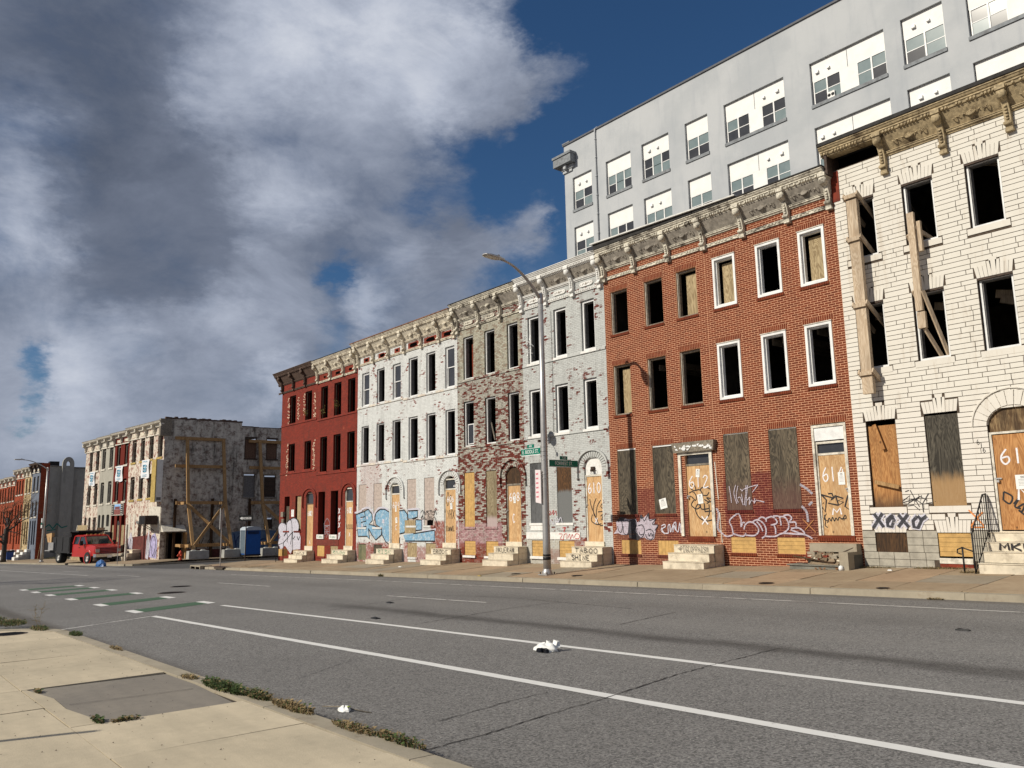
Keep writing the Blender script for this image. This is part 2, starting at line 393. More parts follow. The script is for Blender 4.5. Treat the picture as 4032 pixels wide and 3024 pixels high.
def paint_line(cc, wear):
    def fn(g):
        p = g.pos(); n = g.noise(p, 22, 6, .75); n2 = g.noise(p, 2.5, 4, .6)
        t = g.m('ADD', g.m('MULTIPLY', n, .6), g.m('MULTIPLY', n2, .4))
        col = g.mix(g.noise(p, 6, 4, .6), tuple(c*.85 for c in cc), cc)
        return g.mix(g.sm(t, wear, wear+.05), col, (.17,.16,.15)), .7, (n, .3, .004)
    return fn
M_LINE = material('road_paint_white', paint_line((.72,.71,.68), .60)); M_LINE2 = material('road_paint_worn', paint_line((.55,.53,.50), .50)); M_GREEN = material('road_paint_green', paint_line((.045,.105,.05), .60))
def concrete(base, alt, joint=None, sc=1.0, rust=.0):
    def fn(g):
        p = g.pos(); rn = g.n('ObjectInfo', out=5)
        a = g.noise(p, .9*sc, 6, .65); b = g.noise(p, 9*sc, 5, .7); c = g.noise(p, 70, 3, .6)
        st = g.noise(g.v('MULTIPLY', p, (.5, 3.0, 1.0)), 1.8, 5, .6)
        t = g.m('ADD', g.m('MULTIPLY', a, .5), g.m('ADD', g.m('MULTIPLY', b, .25), g.m('MULTIPLY', st, .3)))
        col = g.mix(g.sm(t, .36, .68), base, alt)
        col = g.mix(g.m('MULTIPLY', rn, .22), col, tuple(v*.55 for v in alt))
        col = g.mix(g.m('MULTIPLY', g.sm(b, .62, .75), .30), col, tuple(v*.45 for v in base))
        col = g.mix(g.m('MULTIPLY', g.sm(c, .62, .75), .35), col, tuple(v*.5 for v in base))
        if rust: col = g.mix(g.m('MULTIPLY', g.sm(g.noise(p, 3.3, 6, .75), .52, .68), rust), col, (.16,.10,.06))
        return col, .9, (g.m('ADD', c, b), .35, .006), {'Specular IOR Level': .2}
    return fn
M_CONN = material('concrete_near', concrete((.57,.485,.35), (.43,.37,.27), sc=.8))
M_KERBN = material('kerb_near', concrete((.42,.365,.28), (.30,.265,.20), rust=.3))
M_PATCH = material('patch_concrete', concrete((.27,.24,.20), (.20,.18,.155)))
M_CONF = [material('concrete_far_%s' % n, concrete(a, b, rust=.35)) for n, a, b in (('tan', (.36,.28,.19), (.27,.20,.13)), ('pink', (.40,.29,.19), (.30,.21,.135)), ('grey', (.33,.285,.22), (.25,.21,.155)))]
M_KERBF = material('kerb_far', concrete((.38,.33,.25), (.27,.235,.18), rust=.3))
M_DIRT = plain('packed_dirt', (.20,.15,.10), .95, .35, 8, bump=.5)
M_JOINT = plain('joint_dirt', (.075,.06,.045), .95, .3, 9)
M_IRON = plain('rusty_iron', (.06,.04,.03), .7, .4, 12, metal=.2)
M_BLACK = plain('black_metal', (.012,.012,.013), .5, .2, 12)
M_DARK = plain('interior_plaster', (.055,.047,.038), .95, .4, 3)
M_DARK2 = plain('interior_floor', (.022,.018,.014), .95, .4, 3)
M_WHITE = plain('white_vinyl', (.74,.74,.73), .45, .06, 4, dirt=.15)
M_WHITEW = plain('white_worn_wood', (.62,.58,.50), .7, .2, 10, dirt=.55, dirtc=(.10,.08,.06))
M_OLDW = plain('old_grey_wood', (.22,.19,.15), .8, .35, 14, dirt=.5, dirtc=(.06,.05,.04), bump=.3)
M_GREYJ = plain('grey_jamb', (.16,.155,.15), .8, .25, 9)
M_CREAM = plain('cream_cornice', (.62,.56,.45), .75, .22, 11, dirt=.75, dirtc=(.12,.085,.06), bump=.7)
M_CREAMR = plain('peeling_cornice', (.58,.54,.45), .8, .35, 16, dirt=1.0, dirtc=(.055,.04,.03), bump=1.0)
M_WHITEC = plain('white_cornice', (.72,.71,.68), .6, .1, 10, dirt=.25, dirtc=(.30,.27,.22), bump=.2)
M_BROWNC = plain('brown_cornice', (.10,.065,.05), .8, .3, 10, dirt=.5, dirtc=(.02,.015,.01), bump=.4)
M_OCHREC = plain('ochre_cornice', (.38,.30,.18), .75, .3, 12, dirt=.85, dirtc=(.07,.045,.025), bump=.8)
M_GREYFR = plain('grey_frieze', (.30,.27,.23), .85, .25, 8, dirt=.4, dirtc=(.08,.07,.06), bump=.3)
M_MARBLE = plain('worn_marble', (.62,.55,.43), .7, .14, 3, dirt=.55, dirtc=(.22,.18,.13), bump=.2)
M_GLASS = material('window_glass', lambda g: ((.02,.03,.035), .06, None, {'Specular IOR Level': .9}))
M_GLASSB = material('blind_glass', lambda g: (g.mix(g.noise(g.pos(), 1.7, 4, .6), (.11,.16,.17), (.25,.30,.30)), .12, None, {'Specular IOR Level': .8}))
M_GLASSD = material('dark_glass', lambda g: (g.mix(g.noise(g.pos(), 2.2, 4, .6), (.015,.016,.018), (.06,.06,.065)), .12, None, {'Specular IOR Level': .8}))
M_PLY = ply_mat('fresh_plywood', (212,178,132), (174,132,88), .32, (132,110,86))
M_PLYO = ply_mat('orange_plywood', (186,138,86), (146,98,56), .35, (96,68,44), low=(1.6, 2.15, .85, (66,52,42)))
M_PLYD = ply_mat('grey_plywood', (108,98,82), (48,43,36), .5, (36,32,27))
M_PLYP = ply_mat('pale_plywood', (186,168,132), (128,108,78), .4, (110,96,74))
M_PLYB = ply_mat('brown_plywood', (92,66,42), (52,38,26), .5, (34,27,22))
M_PLYBG = ply_mat('brown_grey_board', (104,72,42), (60,42,27), .4, (40,32,26), low=(2.45, 2.62, .95, (108,110,110)))
M_PLYGG = ply_mat('grey_painted_board', (84,84,84), (50,50,50), .5, (112,114,116))
M_PLYW = ply_mat('whitewashed_board', (158,146,118), (104,90,68), .4, (90,80,62), low=(1.5, 1.75, .8, (176,160,160)))
M_PLYR = ply_mat('buff_painted_board', (116,104,86), (56,50,42), .5, (42,37,31), low=(1.9, 2.75, .55, (98,66,60)))
M_SIDEY = plain('yellow_siding', (.50,.31,.11), .75, .16, 7, dirt=.4, dirtc=(.30,.18,.07))
M_LUMBER = ply_mat('weathered_lumber', (206,188,164), (172,150,124), .38, (112,98,84), kn=1.0)
M_TIMBER = ply_mat('new_timber', (182,148,104), (140,106,66), .25, (108,84,58), kn=.4)
M_PAPER = material('paper', lambda g: ((.75,.75,.73), .8, None))
M_STEEL = plain('galvanised_steel', (.42,.41,.40), .42, .08, 5, dirt=.2, dirtc=(.2,.19,.18), metal=.55)
M_ROOF = plain('roof_tar', (.035,.033,.032), .9, .3, 5)
M_FLASH = plain('roof_flashing', (.62,.61,.58), .5, .1, 5, dirt=.3)

# ---------------------------------------------------------------- ground
GX = .023
def zr(x, y=0): 
    x = max(-140.0, min(30.0, x)); return GX*x
def zfar(x, y):       # far pavement surface
    t = max(0.0, min(1.0, (y-17.0)/4.0)); return GX*x+.13+t*(.24+.0011*(x+11))
def znear(x, y): return GX*x+.10
gm = MB()
xs = [-900,-140,-110,-90,-75,-60,-45,-30,-18,-8,0,10,30,900]; ys = [-900,-60,-20,3.6,8,12,16.9,24,40,80,900]
for i in range(len(xs)-1):
    for j in range(len(ys)-1):
        gm.face([(a, b, zr(a)-.05) for a, b in ((xs[i],ys[j]),(xs[i+1],ys[j]),(xs[i+1],ys[j+1]),(xs[i],ys[j+1]))])
gm.top('ground', M_DIRT, None, None, (0,0,0), kind='structure')
rm = MB()
xs = [-140,-110,-90,-75,-66,-54,-45,-38,-30,-24,-18,-12,-8,-4,0,6,14,30]
def rot_y(x, y): return y-max(0, -(x+66))*.082
for i in range(len(xs)-1):
    for (a, b) in ((3.3, 8), (8, 12), (12, 17.1)):
        rm.face([(p, rot_y(p, q), zr(p)) for p, q in ((xs[i],a),(xs[i+1],a),(xs[i+1],b),(xs[i],b))])
for i in range(9):   # side street on the near side and left of the near corner
    rm.face([(p, q, zr(p)) for p, q in ((xs[i],-60),(xs[i+1],-60),(xs[i+1],rot_y(xs[i+1],3.3)),(xs[i],rot_y(xs[i],3.3)))])
rm.face([(-24,-60,zr(-24)),(-18.2,-60,zr(-18.2)),(-18.2,3.3,zr(-18.2)),(-24,3.3,zr(-24))])
rm.face([(-18.2,2.2,zr(-18.2)),(-16.6,2.2,zr(-16.6)),(-16.6,3.3,zr(-16.6)),(-18.2,3.3,zr(-18.2))])
rm.top('road', M_ASPH, None, None, (0,0,0), kind='structure')
cm = MB()
cm.face([(-66.5,15.4,zr(-66.5)+.004),(-54.2,16.3,zr(-54.2)+.004),(-53.4,18,zr(-53.4)+.004),(-53.4,60,zr(-53.4)+.004),(-66.5,60,zr(-66.5)+.004)])
cm.face([(-76,14.4,zr(-76)+.004),(-66.5,14.6,zr(-66.5)+.004),(-66.5,15.4,zr(-66.5)+.004),(-76,15.3,zr(-76)+.004)])
cm.top('cross_street', M_ASPHD, None, None, (0,0,0), kind='structure')
# painted lines, each its own marking
def strip(name, pts, w, mat, dz=.004, seg=1.0, label=None, edge=0.0):
    mb = MB(); P_ = [Vector(p) for p in pts]; q = []
    for a, b in zip(P_[:-1], P_[1:]):
        n = max(1, int((b-a).length/seg)); q += [a+(b-a)*i/n for i in range(n)]
    q.append(P_[-1]); L = []
    for i, p in enumerate(q):
        d = (q[min(i+1, len(q)-1)]-q[max(i-1, 0)]).normalized(); nn = Vector((-d.y, d.x))
        e = rnd.uniform(-edge, edge); L.append((p-nn*(w/2+e), p+nn*(w/2+rnd.uniform(-edge, edge))))
    for (a, b), (c, d) in zip(L[:-1], L[1:]):
        mb.face([(v.x, v.y, zr(v.x)+dz) for v in (a, c, d, b)])
    return mb.top(name, mat, None, None, (0,0,0), kind='structure')
strip('bike_lane_line', [(-19.75,5.56),(-10,5.83),(-5,5.92),(4,6.05)], .15, M_LINE, edge=.005, seg=.25)
strip('bike_lane_line', [(-21.2,7.63),(-13.8,7.86),(-6.9,7.98),(4,8.05)], .135, M_LINE, edge=.005, seg=.25)
strip('edge_line', [(-40,14.75),(-27,15.28),(-13.4,15.3),(4,15.3)], .10, M_LINE2, edge=.006, seg=.4)
strip('stop_line', [(-18.35,3.4),(-19.75,5.56)], .10, M_LINE2)
for a in ((-32.8,-28.0), (-19.8,-15.5), (-48,-44), (-62,-58)): strip('lane_dash', [(a[0],11.6),(a[1],11.72)], .10, M_LINE2, edge=.006, seg=.4)
strip('lane_line', [(-74,9.3),(-50,10.6)], .14, M_LINE2); strip('lane_line', [(-100,10.2),(-84,11.6)], .12, M_LINE2)
for xa, xb in ((-21.45,-22.80),(-24.75,-26.15),(-28.5,-29.5),(-31.8,-32.7),(-34.5,-35.4),(-37.0,-38.0)):
    for nm, ya, yb, m_ in (('bar_end', 5.50, 5.74, M_LINE), ('green_bike_bar', 5.742, 7.60, M_GREEN), ('bar_end', 7.602, 7.86, M_LINE)):
        f = lambda y: xa+(xb-xa)*(y-5.5)/2.36
        mb = MB(); mb.face([(x, y, zr(x)+.004) for x, y in ((f(ya)-.5,ya),(f(ya)+.5,ya),(f(yb)+.47,yb),(f(yb)-.47,yb))]); mb.top(nm, m_, None, None, (0,0,0), kind='structure')
M_CRACK = plain('crack_tar', (.035,.032,.030), .8, .3, 20)
def crack(pts, w, mat=M_CRACK, zf=zr, dz=.005, name='road_crack'):
    mb = MB(); q = []; P_ = [Vector(p) for p in pts]
    for a, b in zip(P_[:-1], P_[1:]):
        n = max(2, int((b-a).length/.07)); q += [a+(b-a)*i/n+Vector((rnd.gauss(0, .008), rnd.gauss(0, .008))) for i in range(n)]
    L = []
    for i, p in enumerate(q):
        d = (q[min(i+1, len(q)-1)]-q[max(i-1, 0)]).normalized(); nn = Vector((-d.y, d.x)); ww = w*rnd.uniform(.25, 1.0)/2
        L.append((p-nn*ww, p+nn*ww))
    for (a, b), (c, d) in zip(L[:-1], L[1:]): mb.face([(v.x, v.y, zf(v.x, v.y)+dz) for v in (a, c, d, b)])
    mb.top(name, mat, None, None, (0,0,0), kind='structure')
crack([(-5.47,3.5),(-5.53,4.15),(-5.68,4.93),(-5.8,5.75),(-6.1,7.18),(-6.2,8.0),(-6.35,9.6)], .022)
crack([(-6.2,4.1),(-6.28,4.62),(-6.4,5.12),(-6.45,5.7)], .015)
crack([(-13.0,8.2),(-13.3,9.2),(-13.9,11.2),(-14.0,12.6)], .03); crack([(-9.9,10.3),(-10.4,12.4)], .025); crack([(-17.2,8.6),(-18.9,12.4),(-16,12.9),(-11.5,12.4)], .03)
crack([(-9.2,4.2),(-9.8,5.0),(-10.1,5.5)], .012); crack([(-26,8.2),(-25.2,10.2),(-24.9,12)], .02)
# manholes in the road
def cover(x, y, r, zf, label, dz=.008, name='manhole_cover', parts=True):
    t = thing(name, label, 'manhole cover', (x, y, zf(x, y)))
    mb = MB(); mb.lathe((x, y, zf(x, y)), [(0, dz), (r, dz), (r+.03, .003)], n=24); mb.build('lid', M_IRON, t)
    mb = MB()
    for a in range(-3, 4):
        l = math.sqrt(max(0, (r*.9)**2-(a*r*.25)**2)); mb.box(x+a*r*.25-.008, x+a*r*.25+.008, y-l, y+l, zf(x, y)+dz-.002, zf(x, y)+dz+.005)
    mb.build('rib', M_BLACK, t)
cover(-28.2, 8.5, .42, zr, 'larger dark round cover beside the green bicycle bars'); cover(-31.8, 9.9, .36, zr, 'dark round cover farther left, towards the far crossing lanes')
cover(-17.3, 2.45, .26, znear, 'rusty round lid in the pale pavement corner by the weeds')
cover(-11.9, 17.55, .17, zfar, 'brown round lid in the far pavement before the siding boards', name='utility_lid'); cover(-8.9, 17.35, .12, zfar, 'small dark lid in the far pavement before the cream stone house', name='utility_lid')
cover(-18.9, 17.9, .2, zfar, 'flat lid in the far pavement right of the lamp post', name='utility_lid'); cover(-21.9, 17.9, .2, zfar, 'flat lid in the far pavement left of the lamp post', name='utility_lid')

# near pavement: kerb stones and slabs
ns = MB(); 
ns.face([(x, y, znear(x, y)-.03) for x, y in ((-17.0,-30),(8,-30),(8,3.1),(-17.0,3.1))]); ns.face([(x, y, znear(x, y)-.03) for x, y in ((-17.0,2.6),(-17.0,3.1),(-17.9,2.7),(-18.3,2.0),(-18.6,-30),(-17,-30))])
near = ns.top('near_pavement', M_JOINT, None, None, (0,0,0), kind='structure')
def slab(x0, x1, y0, y1, mat, par, zf, name='paving_slab', dz=0.0, j=.008, th=.08, tilt=.004):
    mb = MB(); a = [(x0+j, y0+j), (x1-j, y0+j), (x1-j, y1-j), (x0+j, y1-j)]; t = [rnd.uniform(-tilt, tilt) for _ in a]
    b = [(x, y, zf(x, y)-th) for x, y in a]; tp = [(x, y, zf(x, y)+dz+t[i]) for i, (x, y) in enumerate(a)]
    mb.hexa(b+tp); return mb.build(name, mat, par)
jx = [-18.4,-17.0,-15.7,-14.4,-13.1,-11.83,-10.42,-9.1,-7.97,-6.62,-5.27,-3.95,-2.6,-1.2,.2]
jy = [-4.4,-2.9,-1.4,.1,1.62,3.10]
for i in range(len(jx)-1):
    for j in range(len(jy)-1):
        x0, x1, y0, y1 = jx[i], jx[i+1], jy[j], jy[j+1]
        if i == 0 and j == 4:
            mb = MB(); a = [(-18.3,1.63),(-17.0,1.63),(-17.0,3.05),(-17.6,2.95),(-18.1,2.5)]
            mb.prism([(x, y) for x, y in a], 2, -.08, 0); mb.v = [(v[0], v[1], v[2]+znear(v[0], 0)) for v in mb.v]; mb.build('paving_slab', M_CONN, near); continue
        if j == 4 and i in (6, 7): continue
        slab(x0, x1, y0, y1, M_CONN, near, znear, j=.007 if i % 2 else .003)
mb = MB()     # darker repair slab, irregular outline
a = [(-10.38,1.68),(-9.6,1.80),(-8.9,1.78),(-8.3,1.86),(-7.97,1.84),(-7.84,3.0),(-9.3,3.09),(-10.3,3.08)]
mb.prism(a, 2, -.08, -.006); mb.v = [(v[0], v[1], v[2]+znear(v[0], 0)) for v in mb.v]; mb.build('repair_slab', M_PATCH, near, label='darker grey concrete repair slab')
mb = MB()
mb.prism([(-10.40,1.63),(-7.98,1.63),(-7.98,1.83),(-8.3,1.85),(-8.9,1.77),(-9.6,1.79),(-10.40,1.67)], 2, -.08, 0); mb.v = [(v[0], v[1], v[2]+znear(v[0], 0)) for v in mb.v]; mb.build('paving_slab', M_CONN, near)
crack([(-9.1,1.85),(-9.05,2.5),(-9.0,3.05)], .014, zf=znear, dz=.002, name='pavement_crack')
kn = [-17.0,-14.8,-12.4,-10.0,-7.5,-5.0,-2.5,0.0,2.5]
for a, b in zip(kn[:-1], kn[1:]):
    mb = MB(); x0, x1 = a+.006, b-.006
    mb.hexa([(x0,3.115,zr(x0)-.1),(x0,3.34,zr(x0)-.1),(x1,3.34,zr(x1)-.1),(x1,3.115,zr(x1)-.1),(x0,3.115,znear(x0,0)+.004),(x0,3.31,znear(x0,0)),(x1,3.31,znear(x1,0)),(x1,3.115,znear(x1,0)+.004)]); mb.build('kerb_stone', M_KERBN, near)
arc = [(-17.0,3.22),(-17.5,3.1),(-18.0,2.8),(-18.4,2.35),(-18.6,1.8),(-18.7,-1),(-18.7,-8)]
for a, b in zip(arc[:-1], arc[1:]):
    mb = MB(); mb.beam((a[0],a[1],znear(a[0],0)-.07),(b[0],b[1],znear(b[0],0)-.07), .2, .15); mb.build('kerb_stone', M_KERBN, near)

# far pavement
fs = MB()
for xa, xb in ((-53.2,-44),(-44,-35),(-35,-26),(-26,-17),(-17,-9),(-9,0),(0,8)):
    for ya, yb in ((17.1,19),(19,21.05)): fs.face([(x, y, zfar(x, y)-.03) for x, y in ((xa,ya),(xb,ya),(xb,yb),(xa,yb))])
fs.face([(x, y, zfar(x, 17.2)-.02) for x, y in ((-53.2,17.1),(-49.2,17.1),(-49.2,60),(-53.2,60))])
farp = fs.top('far_pavement', M_JOINT, None, None, (0,0,0), kind='structure')
x = -52.9
while x < 2:
    wdt = rnd.choice([1.3,1.45,1.5,1.55,1.6]); m_ = rnd.choice([M_CONF[0], M_CONF[0], M_CONF[1], M_CONF[2]])
    if x < -34: m_ = M_CONF[0]
    for (a, b) in ((17.22, 18.35), (18.35, 19.7), (19.7, 20.98)):
        slab(x, x+wdt, a, b, m_ if rnd.random() < .7 else rnd.choice(M_CONF), farp, zfar, j=.010, tilt=.008)
    x += wdt
x = -52.6
while x < 4:
    wdt = rnd.choice([2.2,2.7,3.0,3.3]); mb = MB(); x0, x1 = x+.008, x+wdt-.008; r_ = rnd.uniform(-.012,.012)
    mb.hexa([(x0,16.95+r_,zr(x0)-.1),(x1,16.95+r_,zr(x1)-.1),(x1,17.2,zr(x1)-.1),(x0,17.2,zr(x0)-.1),(x0,16.98+r_,zfar(x0,17)+.0),(x1,16.98+r_,zfar(x1,17)),(x1,17.2,zfar(x1,17)+.006),(x0,17.2,zfar(x0,17)+.006)])
    mb.build('kerb_stone', M_KERBF, farp); x += wdt
arc = [(-52.6,17.07),(-53.3,17.3),(-53.6,18.0),(-53.65,21),(-53.65,30),(-53.65,50)]
for a, b in zip(arc[:-1], arc[1:]):
    mb = MB(); mb.beam((a[0],a[1],zr(a[0])+.06),(b[0],b[1],zr(b[0])+.06), .22, .15); mb.build('kerb_stone', M_KERBF, farp)
# pavement across the side street and beyond
def zf2(x, y): return GX*x+.13+max(0, min(1, (y-rot_y(x, 17))/4))*.18
f2 = MB(); xs2 = [-140,-125,-110,-100,-90,-80,-72,-67.5]
for a, b in zip(xs2[:-1], xs2[1:]):
    for ya, yb in ((17.0,19.0),(19.0,21.4)): f2.face([(x, rot_y(x, y), zf2(x, rot_y(x, y))) for x, y in ((a,ya),(b,ya),(b,yb),(a,yb))])
f2.face([(x, y, zf2(x, 20)) for x, y in ((-71.6,20.9),(-66.6,21.3),(-66.6,60),(-71.6,60))]); f2.face([(x, y, zf2(x, y)) for x, y in ((-67.5,16.9),(-66.4,17.6),(-66.2,18.5),(-66.6,21.4),(-67.5,21.4))])
far2 = f2.top('corner_pavement', M_CONF[0], None, None, (0,0,0), kind='structure')
for a, b in zip(xs2[:-1], xs2[1:]):
    mb = MB(); mb.beam((a+.01, rot_y(a,16.95), zr(a)+.06), (b-.01, rot_y(b,16.95), zr(b)+.06), .2, .15); mb.build('kerb_stone', M_KERBF, far2)
arc = [(-67.5,16.9),(-66.7,17.2),(-66.3,18.2),(-66.2,21),(-66.2,30),(-66.2,55)]
for a, b in zip(arc[:-1], arc[1:]):
    mb = MB(); mb.beam((a[0],a[1],zr(a[0])+.06),(b[0],b[1],zr(b[0])+.06), .2, .15); mb.build('kerb_stone', M_KERBF, far2)
# ---------------------------------------------------------------- row houses
YF = 21.0
CAM = Vector((0, 0, 1.6))
def snap(z): return round(z/CH)*CH
def wall_mesh(x0, x1, z0, z1, ops, mat, par, yb=.30, name='wall', y=YF):
    """solid front wall with real openings and reveals"""
    xs = sorted(set([x0, x1]+[o[0] for o in ops]+[o[1] for o in ops])); zs = sorted(set([z0, z1]+[o[2] for o in ops]+[o[3] for o in ops]))
    xs = [v for v in xs if x0 <= v <= x1]; zs = [v for v in zs if z0 <= v <= z1]
    mb = MB()
    for a, b in zip(xs[:-1], xs[1:]):
        for c, d in zip(zs[:-1], zs[1:]):
            if any(o[0] <= a+1e-5 and o[1] >= b-1e-5 and o[2] <= c+1e-5 and o[3] >= d-1e-5 for o in ops): continue
            mb.face([(a,y,c),(b,y,c),(b,y,d),(a,y,d)]); mb.face([(b,y+yb,c),(a,y+yb,c),(a,y+yb,d),(b,y+yb,d)])
    for o in ops:
        a, b, c, d = o[:4]
        mb.face([(a,y,c),(a,y,d),(a,y+yb,d),(a,y+yb,c)]); mb.face([(b,y,d),(b,y,c),(b,y+yb,c),(b,y+yb,d)])
        mb.face([(a,y,d),(b,y,d),(b,y+yb,d),(a,y+yb,d)]); mb.face([(b,y,c),(a,y,c),(a,y+yb,c),(b,y+yb,c)])
    mb.face([(x0,y,z1),(x1,y,z1),(x1,y+yb,z1),(x0,y+yb,z1)])
    mb.face([(x0,y,z0),(x0,y+yb,z0),(x0,y+yb,z1),(x0,y,z1)]); mb.face([(x1,y,z0),(x1,y,z1),(x1,y+yb,z1),(x1,y+yb,z0)])
    return mb.build(name, mat, par)
def lay_bricks(par, mat, x0, x1, z0, z1, holes, extra=(), proud=.008, jit=.0015, jt=.011, nsingle=300, bl=BL, chs=None, name='brick'):
    """running bond bricks around the holes; the nearest 300 are separate objects, the rest one mesh"""
    R = random.Random(int(abs(x0)*100)); L = []
    z = z0; k = 0
    if chs is None: courses = [(z0+i*CH, z0+(i+1)*CH) for i in range(int((z1-z0)/CH+.01))]
    else: courses = chs
    for k, (za, zb) in enumerate(courses):
        ivs = [(x0, x1)]; zc = (za+zb)/2
        for h in holes:
            if h[2] < zc < h[3]:
                nv = []
                for a, b in ivs:
                    if h[1] <= a or h[0] >= b: nv.append((a, b)); continue
                    if h[0] > a: nv.append((a, h[0]))
                    if h[1] < b: nv.append((h[1], b))
                ivs = nv
        kk = int(round(za/CH))
        for a, b in ivs:
            if chs is None:
                s0 = (math.floor(a/bl-.5*((kk) % 2))+.5*(kk % 2))*bl
                cuts = [s0+i*bl for i in range(int((b-a)/bl)+3)]
            else:
                cuts = [a]; 
                while cuts[-1] < b: cuts.append(cuts[-1]+R.choice(bl))
                if len(cuts) > 2 and b-cuts[-2] < .12: cuts[-2] = b-.2 if b-.2 > cuts[-3]+.1 else cuts[-2]
            cuts = [c for c in cuts if a+.035 < c < b-.035]; e = [a]+cuts+[b]
            for c, d in zip(e[:-1], e[1:]):
                if d-c > .03: L.append((c+jt/2, d-jt/2, za+jt/2, zb-jt/2, R.uniform(-jit, jit)))
    L += [(a, b, c, d, 0.0) for a, b, c, d in extra]
    q = org(par)
    L.sort(key=lambda t: (Vector(((t[0]+t[1])/2, YF, (t[2]+t[3])/2))-CAM).length_squared)
    for t in L[:nsingle]: piece(name, mat, t[0], t[1], YF-proud-t[4], YF+.004, t[2], t[3], par)
    rest = L[nsingle:]
    if rest:
        a = np.array(rest); n = len(a); V = np.zeros((n, 8, 3)); yf = YF-proud-a[:, 4]; yb = YF+.004
        for i, (xi, yi, zi) in enumerate([(0,0,2),(1,0,2),(1,1,2),(0,1,2),(0,0,3),(1,0,3),(1,1,3),(0,1,3)]):
            V[:, i, 0] = a[:, xi]; V[:, i, 1] = yf if yi == 0 else yb; V[:, i, 2] = a[:, zi]
        V = V.reshape(-1, 3)-np.array(q)
        F = np.array([(0,1,5,4),(1,2,6,5),(3,0,4,7),(4,5,6,7),(3,2,1,0)]); F = (F[None]+8*np.arange(n)[:, None, None]).reshape(-1, 4)
        me = bpy.data.meshes.new(name+'_courses'); me.from_pydata(V.tolist(), [], F.tolist()); me.materials.append(mat); me.update()
        link(name+'_courses', me, par, kind='stuff')
def soldiers(x0, x1, z0, z1, n=None, w=.0667, jt=.011):
    n = max(2, int(round((x1-x0)/w))); s = (x1-x0)/n
    return [(x0+i*s+jt/2, x0+(i+1)*s-jt/2, z0+jt/2, z1-jt/2) for i in range(n)]
def ring(par, name, mat, x0, x1, z0, z1, w, ya, yb, sill=None, label=None):
    mb = MB(); s = sill if sill is not None else w
    mb.box(x0, x0+w, ya, yb, z0+s, z1-w); mb.box(x1-w, x1, ya, yb, z0+s, z1-w); mb.box(x0, x1, ya, yb, z1-w, z1)
    if s: mb.box(x0, x1, ya-.004, yb, z0, z0+s)
    return mb.build(name, mat, par, label)
def win_open(par, o, mat=None, w=.05, style='white'):
    x0, x1, z0, z1 = o[:4]; mat = mat or M_WHITE
    f = ring(par, 'window', mat, x0+.012, x1-.012, z0+.01, z1-.012, w, YF+.07, YF+.17)
    mb = MB(); mb.box(x0+.012+w, x0+.012+w+.025, YF+.10, YF+.27, z0+w+.01, z1-w-.012); mb.box(x0+w+.04, x1-w-.04, YF+.11, YF+.26, z1-w-.04, z1-w-.013)
    mb.build('frame_track', M_GREYJ if style == 'white' else mat, f, )
    return f
def win_sash(par, o, glass=None, mat=None, half=False):
    x0, x1, z0, z1 = o[:4]; f = ring(par, 'window', mat or M_WHITE, x0+.012, x1-.012, z0+.01, z1-.012, .05, YF+.07, YF+.17)
    zm = (z0+z1)/2+(-.0 if not half else -.12)
    for i, (a, b, y) in enumerate(((z0+.06, zm+.02, .13), (zm-.02, z1-.06, .10))):
        if half and i == 1: continue
        ring(f, 'sash', mat or M_WHITE, x0+.06, x1-.06, a, b, .04, YF+y-.015, YF+y+.015)
        mb = MB(); mb.box(x0+.10, x1-.10, YF+y-.004, YF+y+.004, a+.04, b-.04); mb.build('pane', glass or M_GLASSD, f)
    return f
def win_heavy(par, o, board=None):      # wide stepped white casing round a brick-house window
    x0, x1, z0, z1 = o[:4]
    f = ring(par, 'window', M_WHITE, x0+.015, x1-.015, z0+.005, z1-.015, .075, YF-.025, YF+.08)
    ring(f, 'inner_frame', M_WHITE, x0+.09, x1-.09, z0+.08, z1-.09, .045, YF+.05, YF+.18)
    mb = MB(); mb.box(x0+.0, x1-.0, YF-.045, YF+.02, z1-.013, z1+.012); mb.build('drip_edge', M_WHITEW, f)
    if board: mb = MB(); mb.box(x0+.22, x1-.02, YF+.23, YF+.25, z0+.06, z1-.20); mb.build('board', board, f)
    return f
def win_bare(par, o, board=None, mat=None):
    x0, x1, z0, z1 = o[:4]; mat = mat or M_OLDW
    f = ring(par, 'window', mat, x0+.01, x1-.01, z0+.005, z1-.012, .055, YF+.09, YF+.22)
    mb = MB(); mb.box(x0+.018, x0+.034, YF+.05, YF+.092, z0+.02, z1-.02); mb.build('jamb_strip', M_WHITEW, f)
    if board: mb = MB(); mb.box(x0+.26, x1-.01, YF+.235, YF+.255, z0+.02, z1-.14); mb.build('board', board, f)
    return f
def board(par, o, mat, y=.05, name='window_board', inset=(.01,.01,.0,.02), label=None, th=.016, lean=0):
    x0, x1, z0, z1 = o[:4]
    mb = MB(); mb.box(x0+inset[0], x1-inset[1], YF+y, YF+y+th, z0+inset[2], z1-inset[3]); b = mb.build(name, mat, par, label)
    mb = MB()
    for (u, v_) in ((.06,.05),(.94,.05),(.06,.5),(.94,.5),(.06,.95),(.94,.95)):
        xx = x0+(x1-x0)*u; zz = z0+(z1-z0)*v_; mb.box(xx-.008, xx+.008, YF+y-.004, YF+y+.001, zz-.008, zz+.008)
    mb.build('nail', M_IRON, b)
    return b
